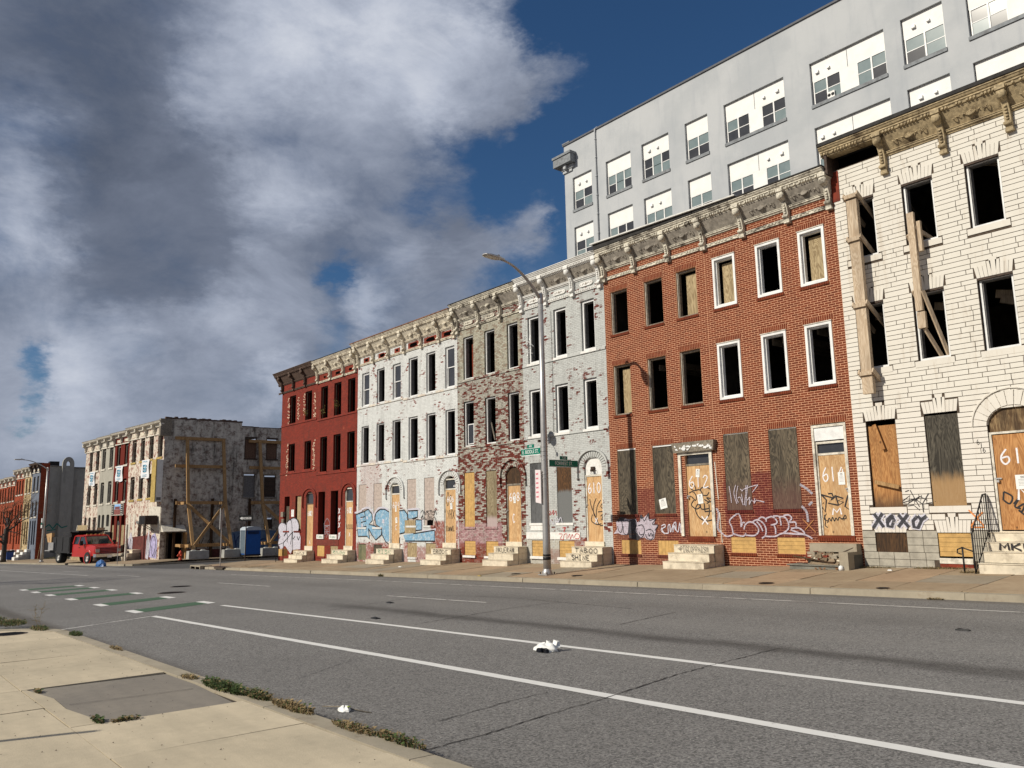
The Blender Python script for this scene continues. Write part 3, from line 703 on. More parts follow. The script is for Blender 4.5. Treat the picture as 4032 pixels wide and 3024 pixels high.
def siding(par, o, n=6, vert=False, y=.02, mat=None, name='siding_board'):
    x0, x1, z0, z1 = o[:4]; mat = mat or M_SIDEY
    for i in range(n):
        if vert: w_ = (x1-x0)/n; piece(name, mat, x0+i*w_+.003, x0+(i+1)*w_-.003, YF+y, YF+y+.02, z0, z1, par)
        else: h = (z1-z0)/n; piece(name, mat, x0, x1, YF+y+.002*(i % 2), YF+y+.022, z0+i*h+.003, z0+(i+1)*h-.003, par)
def steps(xl, xr, ztop, label, yfront=19.95, n=3, mat=None, group='marble front steps along the row', tags=None):
    mat = mat or M_MARBLE; xm = (xl+xr)/2; zb = zfar(xm, yfront)-.03
    t = thing('front_steps', label, 'steps', (xm, 20.5, zfar(xm, 20.5)), group=group)
    h = (ztop-zb)/n; d = (20.95-yfront-.42)/(n-1)
    out = []
    for i in range(n):
        yf = yfront+i*d; z0 = zb+i*h+.004; z1 = zb+(i+1)*h; j = rnd.uniform(-.015,.015)
        mb = MB(); mb.box(xl+j, xr+j*.5, yf, 20.975, z0, z1-.012); mb.box(xl+j-.012, xr+j*.5+.012, yf-.018, 20.978, z1-.012, z1)
        e = rnd.uniform(.02, .05)
        out.append(mb.build('step', mat, t)); 
    mb = MB(); s = (20.97-yfront)*.45
    mb.box(xr-.012, xr+.0005+.012, 20.97-s-.004, 20.97-s+.004, zb, ztop-.01); mb.build('side_joint', M_JOINT, t)
    return t, zb, h, d
def graffito(par, name, mat, strokes, w, y, label=None, k0=0, smooth=True):
    mb = MB()
    for i, s in enumerate(strokes): ribbon(mb, s, w, y, k0+i, smooth=smooth)
    return mb.build(name, mat, par, label)
def fillpoly(par, name, mat, polys, y, label=None):
    mb = MB()
    for i, p in enumerate(polys): mb.face([(a, y-.0005*i, b) for a, b in p])
    return mb.build(name, mat, par, label)
def spray(name, c, jl=.10, blot=None):
    def fn(g):
        p = g.pos(); x, y, z = g.sep(p)
        cr = g.m('FRACT', g.m('DIVIDE', z, CH)); d = g.m('ABSOLUTE', g.m('SUBTRACT', cr, .5))
        n = g.noise(p, 12, 5, .7)
        col = g.mix(g.sm(n, .3, .7), tuple(v*.8 for v in (lin(c) if max(c) > 1 else c)), c)
        if blot: col = g.mix(g.m('MULTIPLY', g.sm(g.noise(p, 4, 6, .7), .46, .66), .8), col, blot)
        al = g.m('SUBTRACT', 1.0, g.m('ADD', g.m('MULTIPLY', g.sm(d, .38, .46), .55), g.m('MULTIPLY', g.sm(g.noise(p, 9, 6, .75), .50, .66), .45)), clamp=True)
        return col, .6, (d, .2, .004), {'Alpha': al}
    return material(name, fn)
S_BLACK = plain('spray_black', (.02,.018,.02), .5, .3, 20); S_WHITE = plain('spray_white', (.72,.70,.72), .6, .12, 14)
S_BLUE = spray('spray_blue', (126,172,202), blot=(196,208,216)); S_LBLUE = spray('spray_pale_blue', (176,200,214)); S_WB = spray('spray_white_fill', (206,204,216)); S_PINK = spray('spray_pinkish_fill', (190,180,192)); S_DGR = spray('spray_charcoal_fill', (44,44,52))
S_RED = plain('spray_red', (.42,.03,.03), .6, .2, 14); S_ORANGE = plain('spray_orange', (.65,.22,.05), .6, .2, 14); S_GREEN = plain('spray_green', (.05,.22,.12), .6, .2, 14); S_HAZE = spray('spray_haze', (164,158,168))
def tag_text(par, txt, x0, x1, z0, z1, wd, y, mat, name='graffiti', **k):
    mb = MB(); letters(mb, txt, x0, x1, z0, z1, wd, y, **k); return mb.build(name, mat, par)
def paper(par, x, z, y, w=.2, h=.28, rot=0.0, text=True, name='notice'):
    mb = MB(); a = rot; c, s = math.cos(a), math.sin(a)
    q = [(x+u*c-v_*s, z+u*s+v_*c) for u, v_ in ((-w/2,-h/2),(w/2,-h/2),(w/2,h/2),(-w/2,h/2))]
    mb.face([(p[0], y, p[1]) for p in q]); o = mb.build(name, M_PAPER, par)
    if text:
        mb = MB()
        for i in range(7):
            v_ = h*(.36-.1*i); l = w*(.34 if i > 1 else .2); hh = .006 if i > 1 else .013
            q = [(x+u*c-vv*s, z+u*s+vv*c) for u, vv in ((-l,v_),(l,v_),(l,v_+hh),(-l,v_+hh))]; mb.face([(p[0], y-.001, p[1]) for p in q])
        mb.build('print', S_BLACK, o)
    return o
def padlock(par, x, z, y):
    mb = MB(); mb.box(x-.09, x+.07, y-.012, y, z+.01, z+.045); mb.build('hasp', M_STEEL, par)
    mb = MB(); mb.box(x-.035, x+.02, y-.045, y-.013, z-.06, z-.005); mb.tube([(x-.03,y-.03,z-.01),(x-.03,y-.03,z+.03),(x+.015,y-.03,z+.03),(x+.015,y-.03,z-.01)], .006, 6); mb.build('padlock', M_STEEL, par)

# cornice -------------------------------------------------------------
def bracket_mesh(mat, key, hgt=.88):
    k = ('br', mat.name, key)
    if k in UNIT: return UNIT[k]
    mb = MB(); h = hgt
    prof = [(0,0),(-.46,0),(-.48,-.05),(-.50,-.10),(-.47,-.17),(-.38,-.21),(-.30,-.25),(-.25,-.34),(-.20,-.46),(-.17,-h+.22),(-.20,-h+.18),(-.20,-h+.10),(-.15,-h+.06),(-.13,-h),(0,-h)]
    mb.prism(prof, 0, -.075, .075)
    mb.lathe((0,-.42,-.10), [(0,-.105),(.055,-.105),(.055,-.09),(.11,-.09),(.11,.09),(.055,.09),(.055,.105),(0,.105)], 0, 14)
    mb.lathe((0,-.205,-h+.14), [(0,-.09),(.045,-.09),(.045,.09),(0,.09)], 0, 10)
    mb.box(-.11, .11, -.53, 0, .0, .10); mb.box(-.095,.095,-.5,-.02,-.015,0)
    for i in range(5): mb.lathe((0,-.20-.012*(4-i),-.36-.075*i), [(0,-.03),(.028,-.03),(.028,.03),(0,.03)], 0, 6)
    mb.box(-.09,.09,-.16,0,-h-.05,-h+.02)
    UNIT[k] = mb.mesh('bracket', mat); return UNIT[k]
def ornament_mesh(mat, w):
    k = ('or', mat.name, round(w, 2))
    if k in UNIT: return UNIT[k]
    mb = MB()     # lies in the sloping cove: local x, local y = outwards, local z = up the slope
    for r0, r1, d in ((.10,.085,.03),(.07,.055,.045),(.035,.02,.055)):
        mb.lathe((0,0,0), [(r0+.012,0),(r0,-d),(r1,-d),(r1-.012,-.005)], 1, 14)
    mb.lathe((0,0,0), [(.02,0),(.018,-.06),(0,-.065)], 1, 8)
    for s in (-1, 1):
        for base in (.17, .33, .49):
            if base+.1 > w/2-.1: continue
            pts = []
            for i in range(12):
                t = i/11*4.2; r = .075*(1-i/14); pts.append((s*(base+.04+r*math.cos(t)*.9), -.014, (1 if base != .33 else -1)*r*math.sin(t)))
            mb.tube(pts, .013, 5)
            mb.tube([(s*(base-.07),-.012,-.03),(s*(base),-.014,.0),(s*(base+.1),-.012,.04)], .011, 5)
    UNIT[k] = mb.mesh('frieze_ornament', mat); return UNIT[k]
def cornice(par, x0, x1, T, br, mat, cove=None, bead_z=None, orn=None, slab_=None, plaque=None, drop=0, ends=(0, 0), rough=0.0, fl=True, hb=.88, teeth=True, bmat=None, cx0=None, flh=.03):
    e0, e1 = ends; a, b = x0-e0, x1+e1; cove = cove or mat
    y = lambda d: YF-d; T += .06
    mb = MB(); prof = [(y(-.02),T-.27),(y(.30),T-.27),(y(.30),T-.24),(y(.34),T-.23),(y(.36),T-.17),(y(.39),T-.155),(y(.39),T-.12),(y(.42),T-.10),(y(.45),T-.05),(y(.47),T-.04),(y(.47),T),(y(-.02),T)]
    nseg = max(1, int((b-a)/.5)) if rough else 1
    mb.prism(prof, 0, a, b)
    cr = mb.build('crown_moulding', mat, par)
    if teeth:
        mb = MB(); n = int((b-a)/.085)
        for i in range(n):
            if rough and rnd.random() < rough: continue
            xx = a+.02+i*.085; mb.box(xx, xx+.05, y(.385), y(.335), T-.226, T-.175)
        mb.build('egg_band', mat, par, kind='stuff')
    c0 = cx0 if cx0 is not None else a
    mb = MB(); mb.hexa([(c0,y(.05),T-.66),(b,y(.05),T-.66),(b,y(-.02),T-.66),(c0,y(-.02),T-.66),(c0,y(.295),T-.272),(b,y(.295),T-.272),(b,y(-.02),T-.272),(c0,y(-.02),T-.272)])
    mb.build('cove_panel', cove, par)
    mb = MB(); mb.prism([(y(-.0),T-.77),(y(.04),T-.77),(y(.05),T-.74),(y(.09),T-.72),(y(.09),T-.685),(y(.11),T-.68),(y(.11),T-.662),(y(-.0),T-.662)], 0, c0, b); mb.build('lower_moulding', mat, par)
    if orn:
        me = ornament_mesh(orn, 1.35)
        for p, q in zip(br[:-1], br[1:]):
            o = link('frieze_ornament', me, par); o.location = Vector(((p+q)/2, y(.178), T-.468))-org(par); o.rotation_euler = (math.radians(-32), 0, 0)
    bm = bracket_mesh(bmat or mat, hb, hb)
    for q in br:
        o = link('bracket', bm, par); o.location = Vector((q, y(.0), T-.275))-org(par); o.scale = (1, .80, 1.04); 
        if rough: o.rotation_euler = (0, rnd.uniform(-.02,.02), 0)
    if bead_z:
        mb = MB(); mb.box(a, b, y(.035), y(-.01), bead_z-.05, bead_z+.05); mb.box(a, b, y(.055), y(.03), bead_z-.055, bead_z-.035); mb.box(a, b, y(.055), y(.03), bead_z+.035, bead_z+.055)
        k0 = len(mb.v); xx = a+.05
        while xx < b-.05:
            if not (rough and rnd.random() < rough*.6): mb.lathe((xx, y(.045), bead_z), [(0,-.055),(.024,-.035),(.030,0),(.024,.035),(0,.055)], 0, 6)
            xx += .12
        mb.build('bead_moulding', mat, par)
    if plaque:
        for p, q in zip(br[:-1], br[1:]):
            c = (p+q)/2; hw = .36; z = (T-.77+bead_z)/2+.015
            mb = MB(); mb.prism([(c-hw,z),(c-hw+.03,z+.055),(c-hw+.1,z+.085),(c+hw-.1,z+.085),(c+hw-.03,z+.055),(c+hw,z),(c+hw-.03,z-.055),(c+hw-.1,z-.085),(c-hw+.1,z-.085),(c-hw+.03,z-.055)], 1, y(.05), y(.0)); pq = mb.build('plaque', plaque, par)
            mb = MB(); mb.lathe((c,y(.05),z), [(.05,0),(.04,-.02),(.025,-.02),(.02,-.005),(0,-.02)], 1, 10)
            for s in (-1, 1):
                mb.lathe((c+s*.27,y(.05),z), [(.02,0),(.01,-.015),(0,-.015)], 1, 8); mb.tube([(c+s*.07,y(.055),z-.02),(c+s*.13,y(.06),z+.03),(c+s*.2,y(.055),z-.03)], .009, 5)
            mb.build('relief', M_GREYFR, pq)
    if fl: mb = MB(); mb.box(a-.02, b+.02, y(.50), y(-.3), T+.002, T+flh); mb.build('roof_edge', slab_ or M_ROOF, par)

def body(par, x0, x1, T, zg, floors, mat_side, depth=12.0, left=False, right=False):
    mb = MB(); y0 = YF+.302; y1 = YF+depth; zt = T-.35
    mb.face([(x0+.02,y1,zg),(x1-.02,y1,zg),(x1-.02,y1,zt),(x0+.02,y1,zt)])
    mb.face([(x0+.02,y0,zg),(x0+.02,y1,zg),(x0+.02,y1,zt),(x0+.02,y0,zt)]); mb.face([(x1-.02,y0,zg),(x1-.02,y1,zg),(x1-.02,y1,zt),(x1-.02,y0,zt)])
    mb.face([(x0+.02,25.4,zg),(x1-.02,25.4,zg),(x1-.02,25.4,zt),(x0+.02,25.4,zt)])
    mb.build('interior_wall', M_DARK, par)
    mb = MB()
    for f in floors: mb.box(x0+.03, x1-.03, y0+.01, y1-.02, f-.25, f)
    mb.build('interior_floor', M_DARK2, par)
    mb = MB()
    mb.box(x0+.001, x1-.001, YF+.02, y1+.2, zt+.05, zt+.20)
    mb.build('roof', M_ROOF, par)
    mb = MB(); mb.box(x0+.001, x1-.001, y1+.02, y1+.25, zg, zt+.04)
    if left: mb.box(x0-.0, x0+.015, YF+.302, y1, zg, zt+.04)
    if right: mb.box(x1-.015, x1+.0, YF+.302, y1, zg, zt+.04)
    mb.build('outer_wall', mat_side, par)
def belts(par, x0, x1, zs, mat):
    for z in zs:
        mb = MB(); n = int((x1-x0)/.62)
        for i in range(n): a = x0+(x1-x0)*i/n; b = x0+(x1-x0)*(i+1)/n; mb.box(a+.003, b-.003, YF-.040+rnd.uniform(-.004,.004), YF+.01, snap(z)-.10, snap(z)-.005)
        mb.build('string_course', mat, par, kind='stuff')
def row_house(label, x0, x1, T, bm, mm, ops, solid=(), lint='soldier', ztop=None, extra=(), floors=(0.6, 4.0, 6.9), sill=True, holes=(), left=False, right=False, proud=.008, sillmat=None, lmat=None, jt=.011, group='abandoned row houses'):
    xm = (x0+x1)/2; zg = zfar(xm, 21); t = thing('row_house', label, 'house', (xm, YF, zg), group=group)
    zb = snap(zfar(x0, 21)-.35); zt = ztop or T-.60
    ops = [(a, b, snap(c), snap(d)) for a, b, c, d in ops]
    wall_mesh(x0, x1, zb, zt, ops, mm, t)
    ex = list(extra); hl = list(ops)+list(holes)
    if lint:
        lh = 3*CH if lint == 'soldier' else 4*CH
        for (a, b, c, d) in ops:
            if d-c < .75: continue
            if any(abs(a-s[0]) < .02 and abs(d-s[3]) < .08 for s in solid): continue
            g_ = .05 if lint == 'soldier' else .0
            hl.append((a-g_, b+g_, d, d+lh)); ex += soldiers(a-g_, b+g_, d, d+lh)
    if sill == 'brick':
        for (a, b, c, d) in ops:
            if any(abs(a-s[0]) < .02 and abs(d-s[3]) < .08 for s in solid) : continue
            hl.append((a-.04, b+.04, c-1.5*CH, c))
            mb = MB(); n = int((b-a+.06)/.068); s_ = (b-a+.06)/n
            for i in range(n): mb.box(a-.03+i*s_+.005, a-.03+(i+1)*s_-.005, YF-.035, YF+.04, c-1.4*CH, c-.004)
            mb.build('brick_sill', bm, t)
    elif sill:
        for (a, b, c, d) in ops:
            if any(abs(a-s[0]) < .02 and abs(d-s[3]) < .08 for s in solid) : continue
            mb = MB(); mb.box(a-.06, b+.06, YF-.045, YF+.08, c-.09, c-.002); mb.build('sill', sillmat or bm, t)
    lay_bricks(t, bm, x0, x1, zb, zt, hl, ex, proud=proud, jt=jt)
    body(t, x0, x1, T, zb, floors, mm, left=left, right=right)
    return t, ops
def arch(par, xc, wi, wo, zs, zi, zo, leg, vm, hm, tmat=None, n=15, vj=None):
    """voussoir ring and projecting hood mould over a door; fills the spandrels of the square opening"""
    P_ = lambda w_, zc, t: (xc+w_*math.cos(t), zs+(zc-zs)*math.sin(t))
    for s in (0, 1):      # spandrels
        pts = [P_(wi, zi, math.pi*(k/12)) for k in range(13)]
        half = pts[:7] if s == 0 else pts[6:]
        cx = xc+wi+.004 if s == 0 else xc-wi-.004
        poly = [(cx, zi+.003)]+(half if s == 1 else list(reversed(half)))
        if s == 0: poly = [(xc, zi+.003), (cx, zi+.003), (cx, zs)]+half[1:]
        else: poly = [(cx, zs), (cx, zi+.003), (xc, zi+.003)]+half[:-1]
        mb = MB(); mb.prism(poly, 1, YF-.006, YF+.2); mb.build('spandrel', vm, par)
    wv, zv = wi+(wo-wi)*.62, zi+(zo-zi)*.62
    if vj:
        for k in range(12): q = [P_(wi+.015, zi+.015, math.pi*k/12), P_(wv-.01, zv-.01, math.pi*k/12), P_(wv-.01, zv-.01, math.pi*(k+1)/12), P_(wi+.015, zi+.015, math.pi*(k+1)/12)]; mb = MB(); mb.prism(q, 1, YF-.013, YF-.001); mb.build('arch_joint', vj, par)
    for k in range(n):
        a = math.pi*(k+.12)/n; b = math.pi*(k+.88)/n
        q = [P_(wi+.01, zi+.01, a), P_(wv, zv, a), P_(wv, zv, b), P_(wi+.01, zi+.01, b)]
        mb = MB(); mb.prism(q, 1, YF-.028, YF-.002); mb.build('voussoir', vm, par)
    mb = MB(); m_ = 18
    for k in range(m_):
        a = math.pi*k/m_; b = math.pi*(k+1)/m_; w0, z0 = wo-.075, zo-.075
        q = [P_(w0, z0, a), P_(wo, zo, a), P_(wo, zo, b), P_(w0, z0, b)]; mb.prism(q, 1, YF-.085, YF-.004)
    for s in (-1, 1):
        x0, x1 = sorted((xc+s*wo, xc+s*(wo-.075))); mb.box(x0, x1, YF-.085, YF-.004, leg, zs); mb.box(x0-.02, x1+.02, YF-.10, YF-.004, leg-.06, leg)
    mb.build('hood_mould', hm, par)
    if tmat:
        pts = [P_(wi-.004, zi-.004, math.pi*k/12) for k in range(13)]
        return pts
def door_boards(par, x0, x1, z0, zt, ztop, mat, frame=None, glass=True, y=.08, arch_w=None):
    f = ring(par, 'door_frame', frame or M_WHITEW, x0+.005, x1-.005, z0, ztop, .06, YF+.03, YF+.14, sill=.0)
    mb = MB(); mb.box(x0+.066, x1-.066, YF+.04, YF+.13, zt, zt+.06); mb.build('transom_bar', frame or M_WHITEW, f)
    if glass and ztop-zt > .25:
        mb = MB(); mb.box(x0+.07, x1-.07, YF+.09, YF+.10, zt+.06, ztop-.06); mb.build('transom_pane', M_GLASSD, f)
    b = board(par, (x0, x1, z0, zt), mat, y=.055, name='door_board', inset=(.055,.055,.0,.0))
    return b
V3 = lambda xs, z0, z1: [(a, b, z0, z1) for a, b in xs]
# --- 612 and 614: red brick with pale joints -------------------------
BUFFS = [(-20.2,-16.95,.72,1.55,(92,52,42),.85),(-19.25,-18.3,1.0,2.45,(84,30,30),.75),(-17.9,-17.0,.75,2.2,(92,40,36),.6),(-15.55,-13.75,.85,2.75,(84,30,30),.9),(-14.6,-12.5,.80,1.75,(84,32,32),.85),(-13.1,-12.45,.8,2.2,(80,44,36),.55),(-20.3,-15.9,-.3,.32,(96,62,56),.5)]
B_BRICK = brick_mat('facing_brick', (92,40,24), (124,60,36), dirt=.18, patches=BUFFS)
B_MORT = brick_mat('pale_mortar', (228,178,142), (212,160,126), dirt=.14, var=False, patches=[(a,b,c,d,tuple(min(255,int(v*1.5)) for v in cc),s*.8) for a,b,c,d,cc,s in BUFFS])
w3 = [(-20.03,-19.2),(-18.41,-17.58),(-16.99,-16.14)]; w4 = [(-15.48,-14.6),(-13.87,-13.0),(-12.42,-11.56)]
o612 = V3(w3,8.03,9.62)+V3(w3,5.07,6.85)+[(-20.0,-19.12,1.60,3.88),(-18.37,-17.46,1.60,3.88),(-17.0,-15.97,.80,3.86),(-19.95,-19.05,.24,.72),(-18.3,-17.44,.24,.72)]
o614 = V3(w4,8.03,9.66)+V3(w4,5.07,6.87)+[(-15.45,-14.55,1.68,4.0),(-13.84,-12.92,1.68,4.0),(-12.45,-11.42,.87,3.98),(-15.4,-14.52,.37,.84),(-13.8,-12.91,.37,.84)]
br12 = [-20.24,-18.76,-17.22,-15.72,-14.22,-12.66,-11.3]
h612, o12 = row_house('dark red brick row house with pale joints, its doorway numbered 612 under a peeling lintel', -20.34, -15.78, 11.14, B_BRICK, B_MORT, o612, sill='brick', jt=.0150, proud=.0045, floors=(.8,4.3,7.3))
h614, o14 = row_house('dark red brick row house with wide white window casings, its door board numbered 614', -15.78, -11.2, 11.14, B_BRICK, B_MORT, o614, sill='brick', jt=.0150, proud=.0045, floors=(.8,4.3,7.3))
cornice(h612, -20.34, -15.79, 11.14, [b for b in br12 if b < -15.7], M_CREAMR, cove=M_GREYFR, bead_z=10.14, orn=M_GREYFR, slab_=M_ROOF, ends=(.10,0), rough=.35, hb=.82)
cornice(h614, -15.78, -11.2, 11.14, br12[4:], M_CREAMR, cove=M_GREYFR, bead_z=10.14, orn=M_GREYFR, slab_=M_ROOF, ends=(0,-.05), rough=.3, hb=.82)
mb = MB(); mb.hexa([(-20.45,20.44,11.41),(-14.1,20.44,11.25),(-14.1,21.3,11.27),(-20.45,21.3,11.42),(-20.45,20.44,11.46),(-14.1,20.44,11.29),(-14.1,21.3,11.31),(-20.45,21.3,11.47)]); mb.build('lifted_roof_sheet', M_FLASH, h612)
mb = MB(); mb.hexa([(-20.35,20.52,11.235),(-14.2,20.52,11.235),(-14.2,21.3,11.235),(-20.35,21.3,11.235),(-20.35,20.52,11.40),(-14.2,20.52,11.245),(-14.2,21.3,11.25),(-20.35,21.3,11.40)]); mb.build('torn_roof_edge', M_ROOF, h612)
for i, o in enumerate(o12[:6]): win_bare(h612, o, board={2: M_PLYP, 3: M_PLYP}.get(i))
for i, o in enumerate(o14[:6]): win_heavy(h614, o, board={0: M_PLYP, 2: M_PLYP}.get(i))
board(h612, o12[6], M_PLYD, y=.03, inset=(.0,.02,.0,.06)); board(h612, o12[7], M_PLYD, y=.02, inset=(.0,.01,.0,.08))
board(h614, o14[6], M_PLYR, y=.0, inset=(-.01,-.02,-.04,.03)); board(h614, o14[7], M_PLYR, y=.0, inset=(-.01,-.02,-.03,.03))
for o, h in ((o12[6],h612),(o12[7],h612),(o14[7],h614),(o14[6],h614)): mb = MB(); mb.box(o[0]+.01, o[1]-.01, YF+.03, YF+.1, o[3]-.055, o[3]-.005); mb.build('head_strip', M_WHITE, h)
for o in o12[9:11] : pass
siding(h612, o12[9], 6, True); siding(h612, o12[10], 6, True); siding(h614, o14[9], 4); siding(h614, o14[10], 4)
mb = MB(); 
for (a, b) in ((-19.3,1.55),(-17.45,1.55)): mb.box(a-.95 if a > -18 else a-.75, a+.22, YF-.05, YF-.012, 1.44, 1.55)
# door 612: thick peeling surround
f = ring(h612, 'door_surround', M_WHITEW, -17.25, -15.90, .88, 3.56, .11, YF-.05, YF+.06, sill=0)
mb = MB(); mb.hexa([(-17.34,20.86,3.54),(-15.76,20.86,3.54),(-15.76,21.0,3.54),(-17.34,21.0,3.54),(-17.40,20.82,3.86),(-15.70,20.82,3.86),(-15.70,21.0,3.86),(-17.40,21.0,3.86)]); mb.build('door_lintel', M_OLDW, h612, label='charred grey lintel with flaked white paint')
mb = MB()
for i in range(26): xx = rnd.uniform(-17.3,-15.8); zz = rnd.gauss(3.68,.05); mb.face([(xx,20.828,zz),(xx+rnd.uniform(.04,.14),20.828,zz-.02),(xx+rnd.uniform(.04,.13),20.826,zz+.05),(xx+.01,20.827,zz+.04)])
mb.build('paint_flakes', M_WHITE, h612)
door_boards(h612, -17.08, -15.96, .80, 3.10, 3.52, M_PLY, frame=M_OLDW)
f = ring(h614, 'door_surround', M_WHITEW, -12.45, -11.42, .87, 3.97, .07, YF-.02, YF+.06, sill=0)
door_boards(h614, -12.40, -11.47, .93, 3.12, 3.50, M_PLY, frame=M_WHITEW)
mb = MB(); mb.box(-12.37,-11.50,YF-.0,YF+.03,3.53,3.88); mb.build('panel_over_door', M_WHITE, h614)
mb = MB(); mb.box(-17.06,-15.98,YF-.035,YF+.10,.795,.875); mb.build('brick_threshold', B_BRICK, h612); mb = MB(); mb.box(-12.5,-11.4,YF-.035,YF+.10,.86,.925); mb.build('brick_threshold', B_BRICK, h614)
# --- 610 grey-blue and 608 peeling ------------------------------------
w0 = [(-24.72,-23.97),(-23.14,-22.42),(-21.58,-20.87)]; w8 = [(-29.23,-28.48),(-27.66,-26.93),(-26.08,-25.36)]
B_610 = brick_mat('grey_blue_painted_brick', (120,52,40), (96,40,32), paint=(194,196,193), paint2=(178,180,178), peel=.365, psc=1.6, dirt=.18, fine=1.2, grime=.12, mort=.78, patches=[(-25.07,-22.0,-.3,.72,(176,172,160),.8),(-24.0,-20.4,-.2,.35,(120,52,40),.5),(-22.6,-21.7,.3,.8,(128,54,40),.7)])
B_608 = brick_mat('peeling_grey_brick', (124,46,34), (92,38,30), paint=(190,187,176), paint2=(150,146,136), peel=.37, psc=6.5, dirt=.40, fine=3.0, grime=.55, pv=.35, zlow=(3.2,8.5,.13), mort=.45, patches=[(-29.7,-26.6,.35,1.35,(176,142,146),.75),(-29.6,-26.6,-.4,.5,(128,60,44),.8),(-29.6,-25.2,7.7,10.0,(172,168,148),.6)])
o610 = V3(w0,7.67,9.62)+V3(w0,4.75,6.60)+[(-24.77,-23.97,1.36,3.68),(-23.2,-22.38,1.36,3.68),(-21.68,-20.78,.60,3.68),(-24.75,-23.95,.04,.69),(-23.16,-22.33,.04,.69)]
o608 = V3(w8,7.70,9.62)+V3(w8,4.68,6.65)+[(-29.25,-28.5,1.22,3.56),(-27.68,-26.94,1.22,3.56),(-26.32,-25.35,.50,3.60),(-29.27,-28.47,-.02,.61),(-27.73,-26.89,-.02,.61)]
h610, o10 = row_house('pale blue-grey painted row house with white oval plaques under its cornice, door numbered 610', -25.07, -20.34, 11.13, B_610, MATS[B_610.name+'_joint'], o610, lint='splay', solid=[o610[8]], proud=.005, floors=(.6,4.0,6.95), sillmat=M_WHITEC)
h608, o08 = row_house('badly peeling grey and red row house whose doorway board reads 608', -29.70, -25.07, 11.10, B_608, MATS[B_608.name+'_joint'], o608, lint='splay', solid=[o608[8]], proud=.007, floors=(.5,3.9,6.9))
br10 = [-25.0,-23.5,-21.95,-20.48]; br08 = [-29.62,-28.0,-26.42,-25.18]
cornice(h610, -25.07, -20.34, 11.13, br10, M_WHITEC, cove=M_GREYFR, bead_z=10.0, orn=M_GREYFR, slab_=M_FLASH, plaque=M_WHITEC, hb=.95)
cornice(h608, -29.70, -25.08, 11.09, br08[:-1], M_CREAMR, cove=M_GREYFR, bead_z=10.02, orn=M_CREAMR, slab_=M_ROOF, ends=(.05,0), rough=.6, plaque=M_CREAMR, hb=.95)
for i, o in enumerate(o10[:6]): win_open(h610, o, w=.075)
for i, o in enumerate(o08[:6]): win_open(h608, o, w=.05)
mb = MB(); mb.box(-29.0,-28.5,YF+.32,YF+.34,7.8,9.3); mb.build('red_curtain_board', ply_mat('rusty_board', (130,52,26), (88,32,18)), h608); mb = MB(); mb.box(-25.62,-25.38,YF+.26,YF+.28,4.75,6.5); mb.build('board', M_PLYO, h608)
f = ring(h608, 'hanging_sash', M_WHITE, -29.0,-28.55,4.76,5.66,.04,YF+.05,YF+.08); mb = MB(); mb.box(-28.96,-28.59,YF+.06,YF+.068,4.8,5.62); mb.build('pane', M_GLASSD, f)
mb = MB(); mb.beam((-27.5,21.2,5.6),(-27.0,21.0,4.8),.04); mb.build('fallen_stick', M_OLDW, h608)
siding(h608, o08[6], 6, True, y=.03); board(h608, o08[7], M_PLYW, y=.03)
board(h610, o10[6], M_PLYGG, y=.02); board(h610, o10[7], M_PLYBG, y=.02)
for o, h in ((o10[9],h610),(o10[10],h610),(o08[9],h608),(o08[10],h608)): siding(h, o, 5); mb = MB(); mb.box(o[0]-.05,o[1]+.05,YF-.08,YF+.02,o[2]-.10,o[2]-.01); mb.build('white_sill', M_WHITEC, h)
mb = MB(); mb.box(-25.05,-21.98,YF-.03,YF-.009,.72,.98); mb.build('white_band', M_WHITEC, h610)
for o in (o10[6],o10[7]): mb = MB(); mb.box(o[0]-.02,o[1]+.02,YF-.025,YF-.009,1.05,1.33); mb.build('grey_apron', M_WHITEC if o is o10[6] else B_610, h610)
arch(h610, -21.23, .455, .83, 3.32, 3.70, 4.0, 2.98, B_610, B_610, n=17, vj=M_JOINT); mb = MB(); mb.box(-21.67,-20.79,YF+.06,YF+.08,3.02,3.69); mb.build('white_panel_over_door', M_WHITEC, h610)
mb = MB(); mb.box(-21.33,-21.17,YF-.02,YF+.058,3.2,3.34); mb.lathe((-21.25,YF-.05,3.2),[(0,.04),(.05,.04),(.06,-.03),(0,-.05)],2,8); mb.build('lamp_remnant', M_IRON, h610)
b610 = door_boards(h610, -21.68, -20.78, .66, 2.99, 3.05, M_PLY, glass=False)
arch(h608, -25.84, .49, .85, 3.22, 3.62, 3.96, 2.90, B_608, B_608, n=17, vj=M_JOINT); mb = MB(); mb.box(-26.31,-25.36,YF+.06,YF+.075,2.86,3.6); mb.build('board_over_door', M_PLYB, h608)
b608 = door_boards(h608, -26.30, -25.36, .60, 2.84, 2.92, M_PLY, glass=False, frame=M_OLDW)
for (h, xa, xb, z0, z1) in ((h610,-21.72,-20.74,.50,.66),(h608,-26.32,-25.3,.42,.60)): mb = MB(); mb.box(xa,xb,YF-.06,YF+.06,z0,z1); mb.build('door_sill', M_MARBLE, h)
M_RUST = plain('rusty_roof_edge', (.20,.10,.06), .85, .5, 9, dirt=.6, dirtc=(.05,.03,.025))
